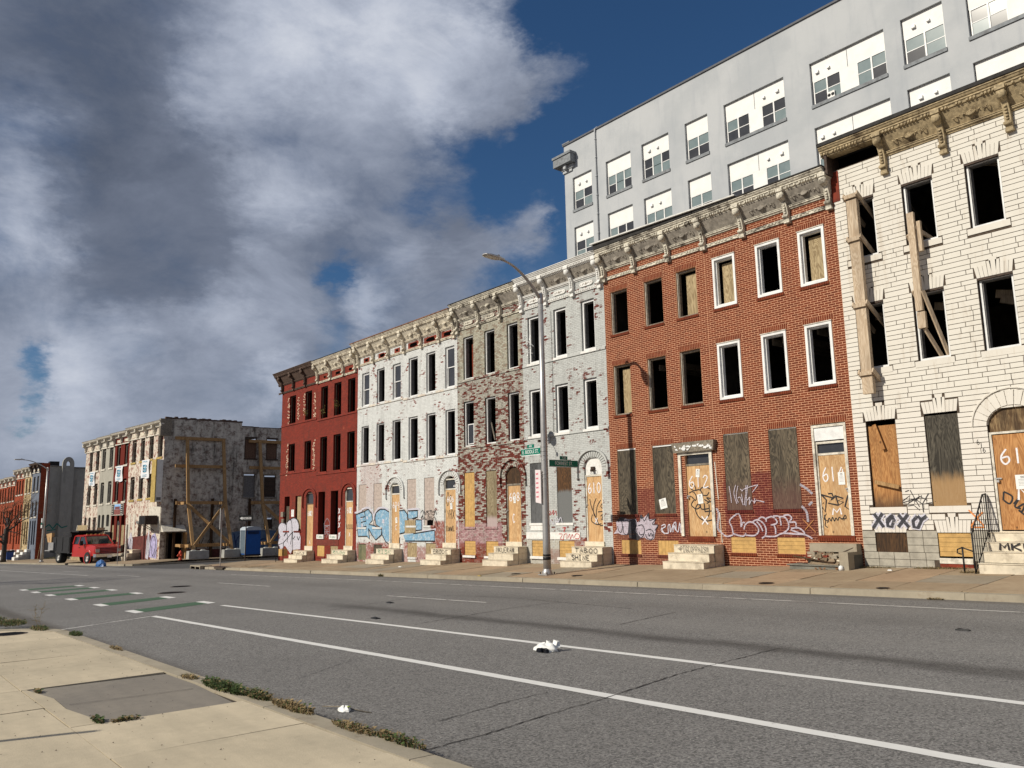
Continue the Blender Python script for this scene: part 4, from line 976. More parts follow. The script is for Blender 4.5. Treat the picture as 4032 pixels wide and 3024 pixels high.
# --- 604 and 606 white ------------------------------------------------
w4_ = [(-38.57,-37.78),(-36.98,-36.19),(-35.38,-34.6)]; w6_ = [(-33.86,-33.03),(-32.27,-31.49),(-30.68,-29.92)]
PW_ = [(-39.03,-37.2,1.9,3.4,(196,178,166),.0)]
B_WH = brick_mat('white_painted_brick', (140,66,52), (112,52,42), paint=(216,218,216), paint2=(202,203,201), peel=.34, psc=1.7, dirt=.22, fine=1.3, grime=.16, mort=.80, patches=[(-38.6,-36.6,2.2,4.6,(150,78,64),.30),(-31.9,-29.75,-.5,1.45,(134,58,42),.9),(-39.0,-35.5,-.6,.42,(132,56,42),.85),(-33.2,-29.8,-.5,.3,(138,66,52),.7),(-34.3,-33.9,-.5,.5,(150,80,66),.7)])
o604 = V3(w4_,7.56,9.37)+V3(w4_,4.48,6.44)+[(-38.81,-37.98,1.2,3.38),(-37.23,-36.38,1.2,3.38),(-35.53,-34.66,.30,3.36),(-38.77,-37.97,-.45,.36),(-37.18,-36.35,-.3,.36)]
o606 = V3(w6_,7.50,9.41)+V3(w6_,4.43,6.45)+[(-33.98,-33.17,1.25,3.46),(-32.47,-31.62,1.25,3.46),(-30.83,-29.90,.38,3.44),(-33.94,-33.10,-.23,.46),(-32.34,-31.52,-.1,.46)]
h604, o04 = row_house('white painted row house with blue lettering and a door board numbered 604', -39.03, -34.35, 10.93, B_WH, MATS[B_WH.name+'_joint'], o604, lint='splay', solid=[o604[8]], proud=.005, floors=(.3,3.7,6.8), holes=[(-38.1,-37.75,9.98,10.12),(-37.0,-36.75,10.0,10.12)])
h606, o06 = row_house('white painted row house with three dark gaps under its cornice, transom numbered 606', -34.35, -29.70, 10.93, B_WH, MATS[B_WH.name+'_joint'], o606, lint='splay', solid=[o606[8]], proud=.005, floors=(.4,3.8,6.8))
br04 = [-38.88,-37.3,-35.75,-34.2]; br06 = [-32.65,-31.1,-29.85]
cornice(h604, -39.03, -34.36, 10.93, br04, M_CREAM, cove=M_CREAM, bead_z=9.82, orn=M_CREAM, slab_=M_RUST, flh=.05, ends=(.10,0), rough=.15, hb=.92)
cornice(h606, -34.35, -29.78, 10.93, [br04[-1]]+br06, M_CREAM, cove=M_CREAM, bead_z=9.82, orn=M_CREAM, slab_=M_RUST, flh=.05, rough=.15, hb=.92)
M_REDB = brick_mat('bare_red_brick', (140,62,44), (112,48,36), dirt=.3)
def vent_gap(par, xc, z, w_, h_):    # roof-space hole: its darkness is a flat black patch over bare brick
    mb = MB(); R = random.Random(int(xc*50)); pts = []
    for k in range(14):
        t = 2*math.pi*k/14; rx = w_/2*(1 if R.random() < .5 else .82); rz = h_/2*(1 if R.random() < .5 else .8)
        pts.append((xc+rx*max(-1, min(1, 1.35*math.cos(t))), z+rz*max(-1, min(1, 1.35*math.sin(t)))))
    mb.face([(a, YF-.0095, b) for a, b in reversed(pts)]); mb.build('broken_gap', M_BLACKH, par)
    mb = MB(); mb.box(xc-w_/2-.16, xc+w_/2+.16, YF-.0088, YF-.004, z-h_/2-.07, z+h_/2+.05); mb.build('bare_brick_patch', M_REDB, par)
M_BLACKH = material('unlit_black', lambda g: ((.004,.003,.003), 1.0, None, {'Specular IOR Level': 0.0}))  # flat black that stands in for the unlit depth of holes
for xc, w_, h_ in ((-38.1,.32,.16),(-36.55,.26,.14),(-36.2,.5,.05),(-34.95,.22,.12)): vent_gap(h604, xc, 10.02, w_, h_)
for xc, w_, h_ in ((-33.4,.7,.20),(-31.9,.8,.20),(-30.45,.7,.20)): vent_gap(h606, xc, 10.03, w_, h_)
for i, o in enumerate(o04[:6]): win_sash(h604, o, M_GLASSD) if i in (0,2) else win_open(h604, o)
for i, o in enumerate(o06[:6]): win_sash(h606, o, M_GLASSD) if i == 2 else win_open(h606, o, w=.06)
M_BLOCK = plain('pinkish_block', (.42,.35,.31), .85, .15, 8); M_BLOCKM = plain('block_joint', (.50,.45,.41), .9, .1, 8)
def blocked(par, o, rows, cols=2):
    mb = MB(); mb.box(o[0],o[1],YF+.03,YF+.12,o[2],o[3]); mb.build('block_fill', M_BLOCKM, par); h = (o[3]-o[2])/rows
    for r in range(rows):
        n = cols if r % 2 else cols+1; e = [o[0]]+[o[0]+(o[1]-o[0])*(k+(.5 if r % 2 == 0 else 0)+(0 if r % 2 == 0 else 1))/cols for k in range(cols if r % 2 == 0 else cols-1)]+[o[1]]
        for a, b in zip(e[:-1], e[1:]): piece('concrete_block', M_BLOCK, a+.006, b-.006, YF+.022, YF+.04, o[2]+r*h+.006, o[2]+(r+1)*h-.006, par)
for h, o in ((h604,o04[6]),(h604,o04[7]),(h606,o06[6]),(h606,o06[7])): blocked(h, o, 11)
arch(h604, -35.10, .44, .88, 3.0, 3.38, 3.70, 2.66, B_WH, B_WH, n=15, vj=M_JOINT); b604 = door_boards(h604, -35.53, -34.66, .42, 2.78, 3.26, M_PLY)
arch(h606, -30.37, .47, .89, 3.08, 3.46, 3.78, 2.72, B_WH, B_WH, n=15, vj=M_JOINT); b606 = door_boards(h606, -30.83, -29.90, .50, 2.84, 3.34, M_PLY)
for (h, xa, xb, z0, z1) in ((h604,-35.6,-34.6,.18,.42),(h606,-30.9,-29.85,.28,.50)): mb = MB(); mb.box(xa,xb,YF-.05,YF+.06,z0,z1); mb.build('door_sill', M_MARBLE, h)
board(h604, o04[9], ply_mat('splashed_board', (150,138,106), (96,100,78), .6, (52,70,52)), y=.0); board(h604, o04[10], M_PLYD, y=.0); board(h606, o06[9], M_PLYP, y=.0); board(h606, o06[10], M_PLYP, y=.0)
mb = MB(); mb.box(-34.15,-33.2,YF-.03,YF-.012,.92,1.52); mb.build('patch_board', M_PLYP, h606)
mb = MB(); mb.face([(a, YF+.0195, b) for a, b in [(-32.25,1.18),(-32.0,1.15),(-31.9,1.02),(-31.78,1.2),(-31.74,1.5),(-32.0,1.53),(-32.25,1.5)]]); mb.build('hole_in_blocks', M_BLACKH, h606)  # black patch painted for the darkness inside the hole
# --- 600 and 602 red ----------------------------------------------------
B_RED = brick_mat('red_painted_brick', (176,112,86), (150,70,50), paint=(144,58,44), paint2=(116,44,34), peel=.27, psc=2.2, dirt=.35, grime=.25, pv=.3, mort=.75, fine=.9, patches=[(-46.6,-46.2,4.3,6.5,(176,130,100),.0)])
w0_ = [(-47.83,-46.93),(-45.58,-44.68)]; w2_ = [(-43.48,-42.6),(-41.82,-40.95),(-40.17,-39.32)]
o600 = V3(w0_,7.57,9.28)+V3(w0_,4.57,6.27)+[(-48.25,-47.5,1.0,3.07),(-46.67,-45.85,1.0,3.05),(-45.18,-44.22,.0,3.25),(-46.9,-46.1,-.55,.0)]
o602 = V3(w2_,7.40,9.30)+V3(w2_,4.31,6.32)+[(-43.58,-42.74,.80,3.2),(-42.02,-41.14,.80,3.2),(-40.33,-39.43,.10,3.34),(-43.62,-42.72,-.41,.20),(-41.97,-41.08,-.41,.20)]
h600, o00 = row_house('dark red end row house with two windows to a storey, bubble lettering at its corner', -49.0, -43.95, 10.78, B_RED, MATS[B_RED.name+'_joint'], o600, lint=None, solid=[o600[6]], proud=.005, floors=(.1,3.6,6.7), left=True)
h602, o02 = row_house('dark red row house with three empty windows per storey and white XOXO by its door', -43.95, -39.03, 10.72, B_RED, MATS[B_RED.name+'_joint'], o602, lint=None, solid=[o602[8]], proud=.005, floors=(.2,3.6,6.7))
cornice(h600, -49.0, -43.96, 10.80, [-48.85,-47.2,-45.55], M_BROWNC, cove=M_BROWNC, bead_z=9.63, slab_=M_BROWNC, ends=(.5,0), rough=.1, hb=.92, bmat=M_BROWNC)
cornice(h602, -43.95, -39.14, 10.76, [-43.85,-42.25,-40.65,-39.22], M_CREAM, cove=M_CREAM, bead_z=9.58, orn=M_CREAM, slab_=M_ROOF, rough=.2, hb=.92)
for xc, w_, h_ in ((-43.05,.3,.16),(-41.4,.6,.18),(-39.9,.4,.18)): vent_gap(h602, xc, 9.82, w_, h_)
for h, oo, nn in ((h600,o00,4),(h602,o02,6)):
    for o in oo[:nn]: mb = MB(); x0,x1,z0,z1 = o; mb.box(x0+.01,x0+.06,YF+.1,YF+.16,z0,z1-.01); mb.box(x0+.06,x1-.01,YF+.1,YF+.16,z1-.07,z1-.012); mb.build('old_jamb', M_IRON, h)
R_ = random.Random(3); mb = MB()
for (xa, za, zb2) in ((-48.05,7.5,9.2),(-46.6,7.5,9.2),(-45.75,7.9,9.2),(-44.35,7.6,9.1),(-48.1,4.3,6.3),(-44.35,4.4,6.3)):
    z = za
    while z < zb2:
        z = round(z/CH)*CH+.006
        for q in range(2):
            if R_.random() < .5: xx = xa+R_.uniform(-.12,.12); mb.box(xx, xx+R_.choice([.08,.16]), YF-.011, YF-.007, z+.004, z+.05)
        z += CH
mb.build('bare_cream_bricks', plain('cream_brick_spots', (.62,.45,.33), .85, .25, 12), h600, kind='stuff')
f = board(h600, o00[5], M_PLYP, y=.04, inset=(.2,.02,.1,.05)); board(h600, (-48.1,-47.6,1.1,2.5), M_PLYD, y=.06); board(h600, o00[7], M_SIDEY, y=.02)
arch(h600, -44.70, .485, .92, 2.95, 3.27, 3.50, 2.42, B_RED, B_RED, n=13); b600 = door_boards(h600, -45.18, -44.22, .14, 2.52, 3.2, M_PLY, frame=M_BROWNC)
arch(h602, -39.88, .455, .85, 3.0, 3.36, 3.60, 2.42, B_RED, B_RED, n=13); b602 = door_boards(h602, -40.33, -39.43, .22, 2.54, 3.3, M_PLY)
for o in (o02[6],o02[7]): mb = MB(); mb.box(o[0]-.02,o[1]+.0,YF-.07,YF+.06,.56,.80); s_ = mb.build('white_sill', M_WHITEC, h602); tag_text(h602, 'RLano', o[0]+.1, o[1]-.1, .62, .75, .016, YF-.073, S_GREEN)
board(h602, o02[9], M_SIDEY, y=.01); board(h602, o02[10], M_PLYP, y=.01)
mb = MB(); mb.box(-43.7,-41.0,YF-.02,YF-.009,.20,.54); mb.build('board_below_sills', plain('red_board', (.15,.03,.02), .8, .3, 8, dirt=.4), h602)
for (h, xa, xb, z0, z1) in ((h600,-45.2,-44.15,-.1,.14),(h602,-40.35,-39.38,.02,.22)): mb = MB(); mb.box(xa,xb,YF-.05,YF+.06,z0,z1); mb.build('door_sill', M_MARBLE, h)
paper(h600, -47.0, 2.05, YF-.02, .38, .42); mb = MB(); mb.box(-48.45,-48.1,YF-.15,YF-.01,1.85,2.15); mb.box(-48.45,-48.15,YF-.1,YF-.01,1.5,1.72); mb.build('meter_box', M_OLDW, h600)

# --- 616 cream stone ------------------------------------------------------
def stone(g):
    p = g.pos(); a = g.noise(p, 1.2, 5, .6); b = g.noise(p, 8, 5, .65); rn = g.n('ObjectInfo', out=5); c = g.noise(g.v('MULTIPLY', p, (3, 3, .5)), 1.5, 5, .7); x, y, z = g.sep(p)
    col = g.mix(g.m('ADD', g.m('MULTIPLY', a, .6), g.m('MULTIPLY', b, .4)), (.60,.56,.49), (.73,.705,.645))
    col = g.mix(g.m('MULTIPLY', g.sm(c, .52, .72), .35), col, (.36,.27,.18)); col = g.mix(g.m('MULTIPLY', rn, .10), col, (.45,.40,.34))
    col = g.mix(g.m('MULTIPLY', g.sm(z, 4.6, 3.6), .35), col, (.68,.63,.58))
    return col, .85, (b, .3, .006), {'Specular IOR Level': .2}
M_STONE = material('cream_stone', stone); M_SJ = plain('stone_joint', (.075,.055,.04), .9, .3, 10); M_GBLK = plain('greenish_block', (.36,.335,.28), .9, .16, 5, dirt=.45, dirtc=(.22,.20,.17)); M_GBJ = plain('block_base_joint', (.20,.18,.15), .9, .2, 8)
w16 = [(-10.85,-10.07),(-9.30,-8.51),(-7.72,-6.93)]
x0_, x1_ = -11.2, -2.0
o616 = V3(w16,8.40,10.08)+V3(w16,5.32,7.12)+[(-10.84,-10.05,1.66,3.93),(-9.31,-8.51,1.66,3.96),(-7.86,-6.74,.95,3.95),(-10.85,-10.03,.44,1.01),(-9.27,-8.50,.40,1.01),(-5.9,-5.0,5.3,7.12),(-4.3,-3.4,5.3,7.12)]
xm = -8.85; h616 = thing('row_house', 'cream stone-faced row house with timber propping at its upper windows, numbered 616', 'house', (xm, YF, zfar(xm, 21)), group='abandoned row houses')
wall_mesh(x0_, x1_, -.3, 11.12, o616, M_SJ, h616)
chs = []; z = 1.07; k = 0
while z < 11.09: h_ = [.135,.115,.15,.118,.128][k % 5]; chs.append((z, min(z+h_, 11.10))); z += h_; k += 1
hl = [tuple(o) for o in o616]
for (a, b, c, d) in o616[:8]+o616[11:]: hl.append((a-.10, b+.10, c-.17, c))
for (a, b, c, d) in o616[:8]+o616[9:11]+o616[11:]: hl.append((a-.06, b+.06, d, d+.30)); hl.append(((a+b)/2-.15, (a+b)/2+.15, d+.3, d+.44))
lay_bricks(h616, M_STONE, x0_, x1_, 1.07, 11.1, hl, proud=.012, jit=.003, jt=.015, chs=chs, bl=[.3,.42,.5,.62,.78,.92], name='stone_block')
for (a, b, c, d) in o616[:8]+o616[11:]:
    mb = MB(); mb.box(a-.09, b+.09, YF-.02, YF+.12, c-.16, c-.002); mb.build('stone_sill', M_STONE, h616)
for (a, b, c, d) in o616[:8]+o616[9:11]+o616[11:]:
    xc = (a+b)/2; n = 9
    for i in range(n):
        ua = -1+2*i/n; ub = -1+2*(i+1)/n; top = d+(.47 if i == 4 else (.38 if abs(i-4) == 1 else .30)); j = .004
        ba, bb = xc+ua*(b-a)/2+j, xc+ub*(b-a)/2-j; ta, tb = xc+ua*((b-a)/2+.05)*1.0+j, xc+ub*((b-a)/2+.05)-j
        if i == 4: ta -= .05; tb += .05
        mb = MB(); mb.prism([(ba,d+.005),(bb,d+.005),(tb,top),(ta,top)], 1, YF-.016, YF+.004); mb.build('arch_stone', M_STONE, h616)
for (xa, za, xb, zb_) in ((-9.2,11.0,-6.9,10.2),(-7.6,6.75,-7.0,6.55),(-7.7,6.9,-6.95,6.75),(-9.2,6.9,-8.6,6.8),(-10.8,6.95,-10.1,6.85)):
    mb = MB(); mb.beam((xa,22.0,za),(xb,22.3,zb_),.08,.2); mb.build('fallen_joist', M_LUMBER, h616)
for h, xa, za in ((h614,-13.8,6.7),(h614,-12.3,6.75),(h612,-18.3,6.6)):
    for k in range(3): mb = MB(); mb.beam((xa+k*.35,21.5,za),(xa+k*.35,25,za),.05,.2); mb.build('ceiling_joist', M_OLDW, h)
# base of greenish blocks
mb = MB(); mb.box(x0_+.003, x1_, YF-.004, YF+.001, -.3, .0)
lay_bricks(h616, M_GBLK, x0_, x1_, -.2, 1.06, [o616[8],o616[9],o616[10],(-9.4,-8.4,.0,.42)], proud=.012, jit=.002, jt=.012, chs=[(-.2+i*.18, -.2+(i+1)*.18) for i in range(7)], bl=[.40], name='base_block')
body(h616, x0_, -2.0, 11.86, -.3, (1.0,4.5,7.6), M_SJ)
cornice(h616, x0_+.02, -2.0, 11.70, [-9.66,-8.12,-6.6,-5.05,-3.5], M_OCHREC, cx0=-9.6, cove=M_OCHREC, orn=M_OCHREC, slab_=M_ROOF, rough=.25, hb=.90, ends=(.12,0), flh=.10)
mb = MB(); mb.box(-11.21,-11.13,20.66,21.34,10.95,11.56); mb.build('gable_board', M_IRON, h616); mb = MB(); mb.box(-11.13,-2.0,21.31,21.36,11.1,11.6); mb.build('attic_dark_sheet', M_BLACKH, h616)  # dark of the attic void given by an added black sheet
#,(-9.75,20.60,11.09),(-9.75,20.9,11.07),(-11.15,20.9,11.07),(-11.15,20.56,11.36),(-9.75,20.56,11.36),(-9.75,20.9,11.36),(-11.15,20.9,11.36)]); mb.build('missing_cove_gap', M_BLACKH, h616)
mb = MB(); mb.box(-11.24,-11.0,YF-.03,YF-.002,10.2,11.08); mb.build('exposed_red_brick', M_REDB, h616)
for i, o in enumerate(o616[:6]+o616[11:]):
    f = win_open(h616, o, w=.05); mb = MB(); mb.box(o[0],o[1],YF-.012,YF+.06,o[3]-.05,o[3]-.002); mb.build('steel_lintel', M_IRON, f)
board(h616, o616[6], M_PLYO, y=.06, inset=(.02,.02,.0,.14)); board(h616, o616[7], ply_mat('grey_ply_bare_foot', (104,98,86), (44,40,35), .5, (34,31,27), low=(2.2,2.55,.6,(188,150,104))), y=.03, inset=(.0,.0,.0,.05))
mb = MB(); mb.beam((-10.62,20.99,3.82),(-10.42,20.99,3.15),.10,.04,up=(0,1,0)); mb.build('nailed_batten', M_PLYO, h616); mb = MB(); mb.beam((-10.72,20.97,2.32),(-10.1,20.97,2.16),.10,.04,up=(0,1,0)); mb.build('nailed_batten', M_TIMBER, h616)
board(h616, o616[9], M_PLYB, y=.02); siding(h616, (o616[10][0],o616[10][1],.44,1.01), 5)
mb = MB(); mb.box(-9.27,-8.5,YF-.03,YF+.05,.27,.40); mb.build('cellar_sill', M_WHITEW, h616); mb = MB(); mb.box(-9.27,-8.5,YF-.02,YF+.05,.15,.26); mb.build('cellar_bricks', M_REDB, h616)
# door of 616 : rebuilt stone surround, segmental head
xc = -7.30; n = 13
for i in range(n):
    a = math.pi*(i+.05)/n; b = math.pi*(i+.95)/n; P_ = lambda w_, zc, t: (xc+w_*math.cos(t), 3.52+(zc-3.52)*math.sin(t))
    mb = MB(); q = [P_(.57,3.97,a),P_(.86,4.32,a),P_(.86,4.32,b),P_(.57,3.97,b)]; mb.prism(q, 1, YF-.035, YF-.012); mb.build('arch_stone', M_STONE, h616)
mb = MB(); pts = [P_(.88,4.36,math.pi*k/14) for k in range(15)]
for a, b in zip(pts[:-1], pts[1:]): mb.prism([a, b, (b[0]*1.0+(b[0]-xc)*.03, b[1]+.03), (a[0]+(a[0]-xc)*.03, a[1]+.03)], 1, YF-.045, YF-.01)
mb.build('hood_mould', M_STONE, h616)
for s in (0, 1):
    pts = [P_(.562,3.955,math.pi*k/12) for k in range(13)]
    poly = [(xc,3.96),(xc+.565,3.96),(xc+.565,3.52)]+pts[1:7] if s == 0 else [(xc-.565,3.52),(xc-.565,3.96),(xc,3.96)]+pts[6:12]
    mb = MB(); mb.prism(poly, 1, YF-.006, YF+.2); mb.build('spandrel', M_STONE, h616)
mb = MB(); mb.box(-7.84,-6.76,YF+.06,YF+.08,3.36,3.95); mb.build('board_over_door', ply_mat('stained_board', (150,126,92), (92,68,44), .8, (52,38,26)), h616)
f = ring(h616, 'door_frame', M_WHITEW, -7.85, -6.75, 1.05, 3.36, .05, YF+.0, YF+.14, sill=0)
b616 = board(h616, (-7.80,-6.80,1.08,3.31), M_PLYO if False else ply_mat('tan_plywood', (194,144,92), (154,104,60), .3, (116,84,56)), y=.03, name='door_board'); mb = MB(); mb.box(-7.88,-6.72,YF-.03,YF+.08,.93,1.05); mb.build('door_sill', M_MARBLE, h616)
# timber propping outside the upper windows
def props_():
    t = thing('timber_prop', 'thick weathered timber strut with cross blocks, the left one on the cream stone house', 'timber prop', (-10.5, 20.8, 4.3), group='timber props on the stone house')
    xs_ = lambda z: -10.53+.0*(z-4.3)
    segs = [(4.62,5.10),(5.22,6.95),(7.07,8.80),(8.92,10.0)]
    for a, b in segs: mb = MB(); mb.box(xs_(a)-.145, xs_(a)+.145, 20.66, 20.80, a, b); mb.build('post', M_LUMBER, t)
    for z in (5.16, 7.01, 8.86, 10.08): mb = MB(); mb.box(-10.70,-10.36,20.60,20.86,z-.055,z+.055); mb.build('cross_block', M_LUMBER, t)
    for z in (5.16, 7.01, 8.86, 10.08):
        for s in (-.19, .19): mb = MB(); mb.beam((-10.53+s,20.62,z+.06),(-10.53+s,21.7,z-.55),.04,.14); mb.build('strut', M_LUMBER, t)
    t = thing('timber_prop', 'slimmer grey timber strut with slanting braces, the right one on the cream stone house', 'timber prop', (-8.95, 20.8, 4.3), group='timber props on the stone house')
    for w_, a, b, x_, y_ in ((.17,6.55,9.15,-9.02,20.72),(.20,6.10,6.52,-9.0,20.74),(.12,8.1,8.9,-8.88,20.80)): mb = MB(); mb.box(x_-w_/2,x_+w_/2,y_-.05,y_+.05,a,b); mb.build('post', M_LUMBER, t)
    for p in (((-8.90,20.7,7.05),(-8.62,21.2,5.34)),((-8.98,20.8,6.1),(-8.78,21.2,5.34)),((-8.95,20.7,8.75),(-8.7,21.3,8.42)),((-9.14,20.7,7.1),(-9.1,21.0,6.7)),((-9.16,20.75,8.6),(-9.14,21.0,8.3))): mb = MB(); mb.beam(*p, .05, .09); mb.build('brace', M_LUMBER, t)
props_()

M_BELT = plain('cream_belt', (.60,.54,.46), .8, .2, 9, dirt=.5, dirtc=(.22,.13,.10), bump=.4)
for h, a, b, zz, m_ in ((h600,-49.0,-43.97,(7.55,4.55),B_RED),(h602,-43.94,-39.05,(7.38,4.29),B_RED),(h604,-39.02,-34.36,(7.54,4.46),M_BELT),(h606,-34.34,-29.71,(7.48,4.41),M_BELT),(h608,-29.69,-25.08,(7.68,4.66),B_608),(h610,-25.06,-20.35,(7.65,4.73),B_610)):
    belts(h, a, b, zz, m_)
BL_FILL=[[[-39.06,1.85],[-38.14,2.01],[-37.74,2.12],[-37.35,1.85],[-37.32,1.53],[-37.67,1.34],[-37.15,1.29],[-36.36,1.09],[-36.4,0.81],[-36.95,0.56],[-37.33,0.81],[-37.7,1.13],[-37.59,0.59],[-37.85,0.74],[-38.8,0.73],[-38.91,1.2]],[[-37.04,1.66],[-36.93,1.92],[-36.51,2.09],[-36.06,2.08],[-35.65,1.94],[-35.64,0.51],[-35.95,0.48],[-36.31,0.82],[-36.34,1.13],[-36.92,1.32]],[[-34.67,1.98],[-34.22,2.01],[-33.93,1.8],[-33.89,1.28],[-34.22,0.93],[-34.64,0.87]],[[-33.87,1.96],[-33.01,1.97],[-33.03,1.66],[-33.49,1.59],[-33.84,1.61]],[[-33.17,1.54],[-32.67,1.52],[-32.67,1.07],[-33.17,1.03]],[[-34.3,0.82],[-31.59,1.05],[-31.58,0.56],[-34.09,0.49]]]
BL_OUT=[[[-39.06,1.85],[-38.14,2.01],[-37.74,2.12],[-37.35,1.85],[-37.32,1.53],[-37.67,1.34],[-37.15,1.29],[-36.36,1.09],[-36.4,0.81],[-36.95,0.56],[-37.33,0.81],[-37.7,1.13]],[[-37.7,1.13],[-37.59,0.59],[-37.85,0.74],[-38.8,0.73],[-38.91,1.2],[-39.06,1.85]],[[-38.56,1.7],[-38.07,1.74],[-37.97,1.51],[-38.5,1.44],[-38.45,1.18],[-37.91,1.25]],[[-38.14,2.01],[-38.04,1.72]],[[-35.65,1.94],[-36.06,2.08],[-36.51,2.09],[-36.93,1.92],[-37.04,1.66],[-36.92,1.32],[-36.34,1.13],[-36.31,0.82],[-35.95,0.48],[-35.64,0.37]],[[-34.67,1.98],[-34.22,2.01],[-33.93,1.8],[-33.89,1.28],[-34.22,0.93],[-34.64,0.87]],[[-33.87,1.96],[-33.01,1.97],[-33.03,1.66],[-33.49,1.59]],[[-33.17,1.54],[-32.67,1.52],[-32.67,1.07],[-33.4,1.02],[-33.39,0.89],[-31.59,1.05],[-31.58,0.56],[-34.13,0.54]],[[-34.64,0.71],[-34.66,0.41]]]
BL_EYE=[[[-36.3,1.61],[-36.1,1.58],[-36.09,1.38],[-36.3,1.4]],[[-37.92,1.77],[-37.78,1.74],[-37.77,1.6],[-37.92,1.62]],[[-38.59,1.73],[-38.31,1.76],[-38.29,1.65],[-38.55,1.62]],[[-38.5,1.35],[-38.28,1.36],[-38.28,1.21],[-38.46,1.2]]]
BL_HALO=[[[-39.21,1.95],[-38.51,2.04],[-38.37,2.13],[-37.74,2.19],[-37.26,1.92],[-37.17,1.57],[-37.11,1.85],[-36.74,2.12],[-36.24,2.16],[-35.74,2.05]],[[-33.93,2.01],[-32.91,2.02],[-32.9,1.62]],[[-32.59,1.55],[-32.57,1.02],[-31.48,1.09]]]
BUSTER=[[[-32.75,1.87],[-32.59,1.98],[-32.55,1.78],[-32.75,1.62]],[[-32.48,1.95],[-32.4,1.76],[-32.24,1.95]],[[-32.09,1.95],[-32.24,1.89],[-32.05,1.8],[-32.2,1.74]],[[-32.01,1.94],[-31.82,1.95]],[[-31.91,1.94],[-31.89,1.76]],[[-31.78,1.84],[-31.63,1.92],[-31.59,1.77],[-31.78,1.75]],[[-31.59,1.75],[-31.53,1.96],[-31.42,1.75]],[[-32.67,1.57],[-32.59,1.68],[-32.48,1.62],[-32.59,1.53]],[[-32.42,1.68],[-32.4,1.55],[-32.24,1.57]],[[-32.2,1.53],[-32.12,1.7],[-31.97,1.61],[-32.09,1.55]],[[-31.89,1.71],[-31.82,1.54],[-31.59,1.65],[-31.44,1.44],[-31.29,1.19]]]
BUB_FILL=[[[-49.05,1.23],[-48.79,1.45],[-48.31,1.51],[-47.93,1.33],[-47.84,1.5],[-47.44,1.67],[-46.92,1.75],[-46.4,1.68],[-46.1,1.33],[-46.1,1.0],[-45.81,0.63],[-45.82,-0.06],[-46.94,-0.13],[-47.16,-0.36],[-48.02,0.12],[-48.68,-0.22],[-49.01,0.22],[-48.87,0.61]]]
BUB_OUT=[[[-48.73,0.61],[-49.06,1.0],[-48.92,1.39],[-48.31,1.53],[-47.89,1.33],[-47.87,0.89],[-48.19,0.67]],[[-47.87,0.95],[-47.81,1.44],[-47.38,1.66],[-47.1,1.5],[-47.02,0.79],[-47.2,0.19]],[[-47.38,1.66],[-46.79,1.77],[-46.26,1.6],[-46.05,1.22],[-46.23,0.9]],[[-48.73,0.61],[-49.1,0.33],[-48.89,-0.17],[-48.61,-0.17]],[[-48.19,0.67],[-47.87,0.89],[-47.62,0.62],[-47.7,0.34]],[[-46.93,0.73],[-46.85,0.52],[-46.6,0.68]],[[-46.28,0.68],[-46.08,0.47],[-45.94,0.68]]]
XOXO602=[[[-41.05,2.23],[-40.88,1.95]],[[-40.86,2.22],[-41.07,1.94]],[[-40.93,1.83],[-41.04,1.7],[-40.94,1.56],[-40.85,1.7],[-40.93,1.83]],[[-40.85,1.85],[-41.02,1.53]],[[-41.03,1.46],[-40.86,1.21]],[[-40.83,1.46],[-41.04,1.18]],[[-40.96,0.91],[-41.06,0.72],[-40.94,0.59],[-40.82,0.79],[-40.96,0.91]],[[-40.8,0.96],[-41.05,0.54]]]
FACE602=[[[-42.79,1.38],[-42.4,1.69],[-42.05,1.42]],[[-42.73,1.29],[-42.1,1.31]],[[-42.63,1.2],[-42.29,1.23],[-42.26,1.07],[-42.58,1.07],[-42.63,1.2]],[[-42.67,0.94],[-42.13,0.98]],[[-42.62,0.81],[-42.37,0.9],[-42.12,0.76]],[[-42.46,0.63],[-42.27,0.85]],[[-42.74,1.43],[-42.66,0.67]],[[-42.08,1.42],[-42.07,0.68]]]
SV_FILL=[[[-20.3,0.93],[-20.12,1.1],[-20.16,1.35],[-19.95,1.4],[-19.79,1.48],[-19.53,1.42],[-19.23,1.45],[-19.17,1.32],[-19.06,1.37],[-18.97,1.58],[-18.87,1.47],[-18.64,1.63],[-18.62,1.42],[-18.34,1.44],[-18.42,1.26],[-18.25,1.23],[-18.36,1.05],[-18.45,0.78],[-18.59,0.73],[-18.77,0.76],[-18.87,0.83],[-19.05,0.79],[-19.18,0.86],[-19.26,1.02],[-19.59,1.02],[-19.65,0.9],[-19.93,0.91],[-20.08,0.96]]]
SV_DARK=[[[-20.16,1.35],[-19.94,1.54],[-19.71,1.48],[-19.82,1.37],[-20.06,1.38]],[[-19.55,1.37],[-19.27,1.42],[-19.21,1.21],[-19.26,1.02],[-19.05,0.79],[-19.2,0.72],[-19.57,0.8],[-19.61,1.02]],[[-19.04,1.56],[-18.87,1.5],[-18.98,1.42]],[[-18.72,1.58],[-18.64,1.63],[-18.67,1.47]]]
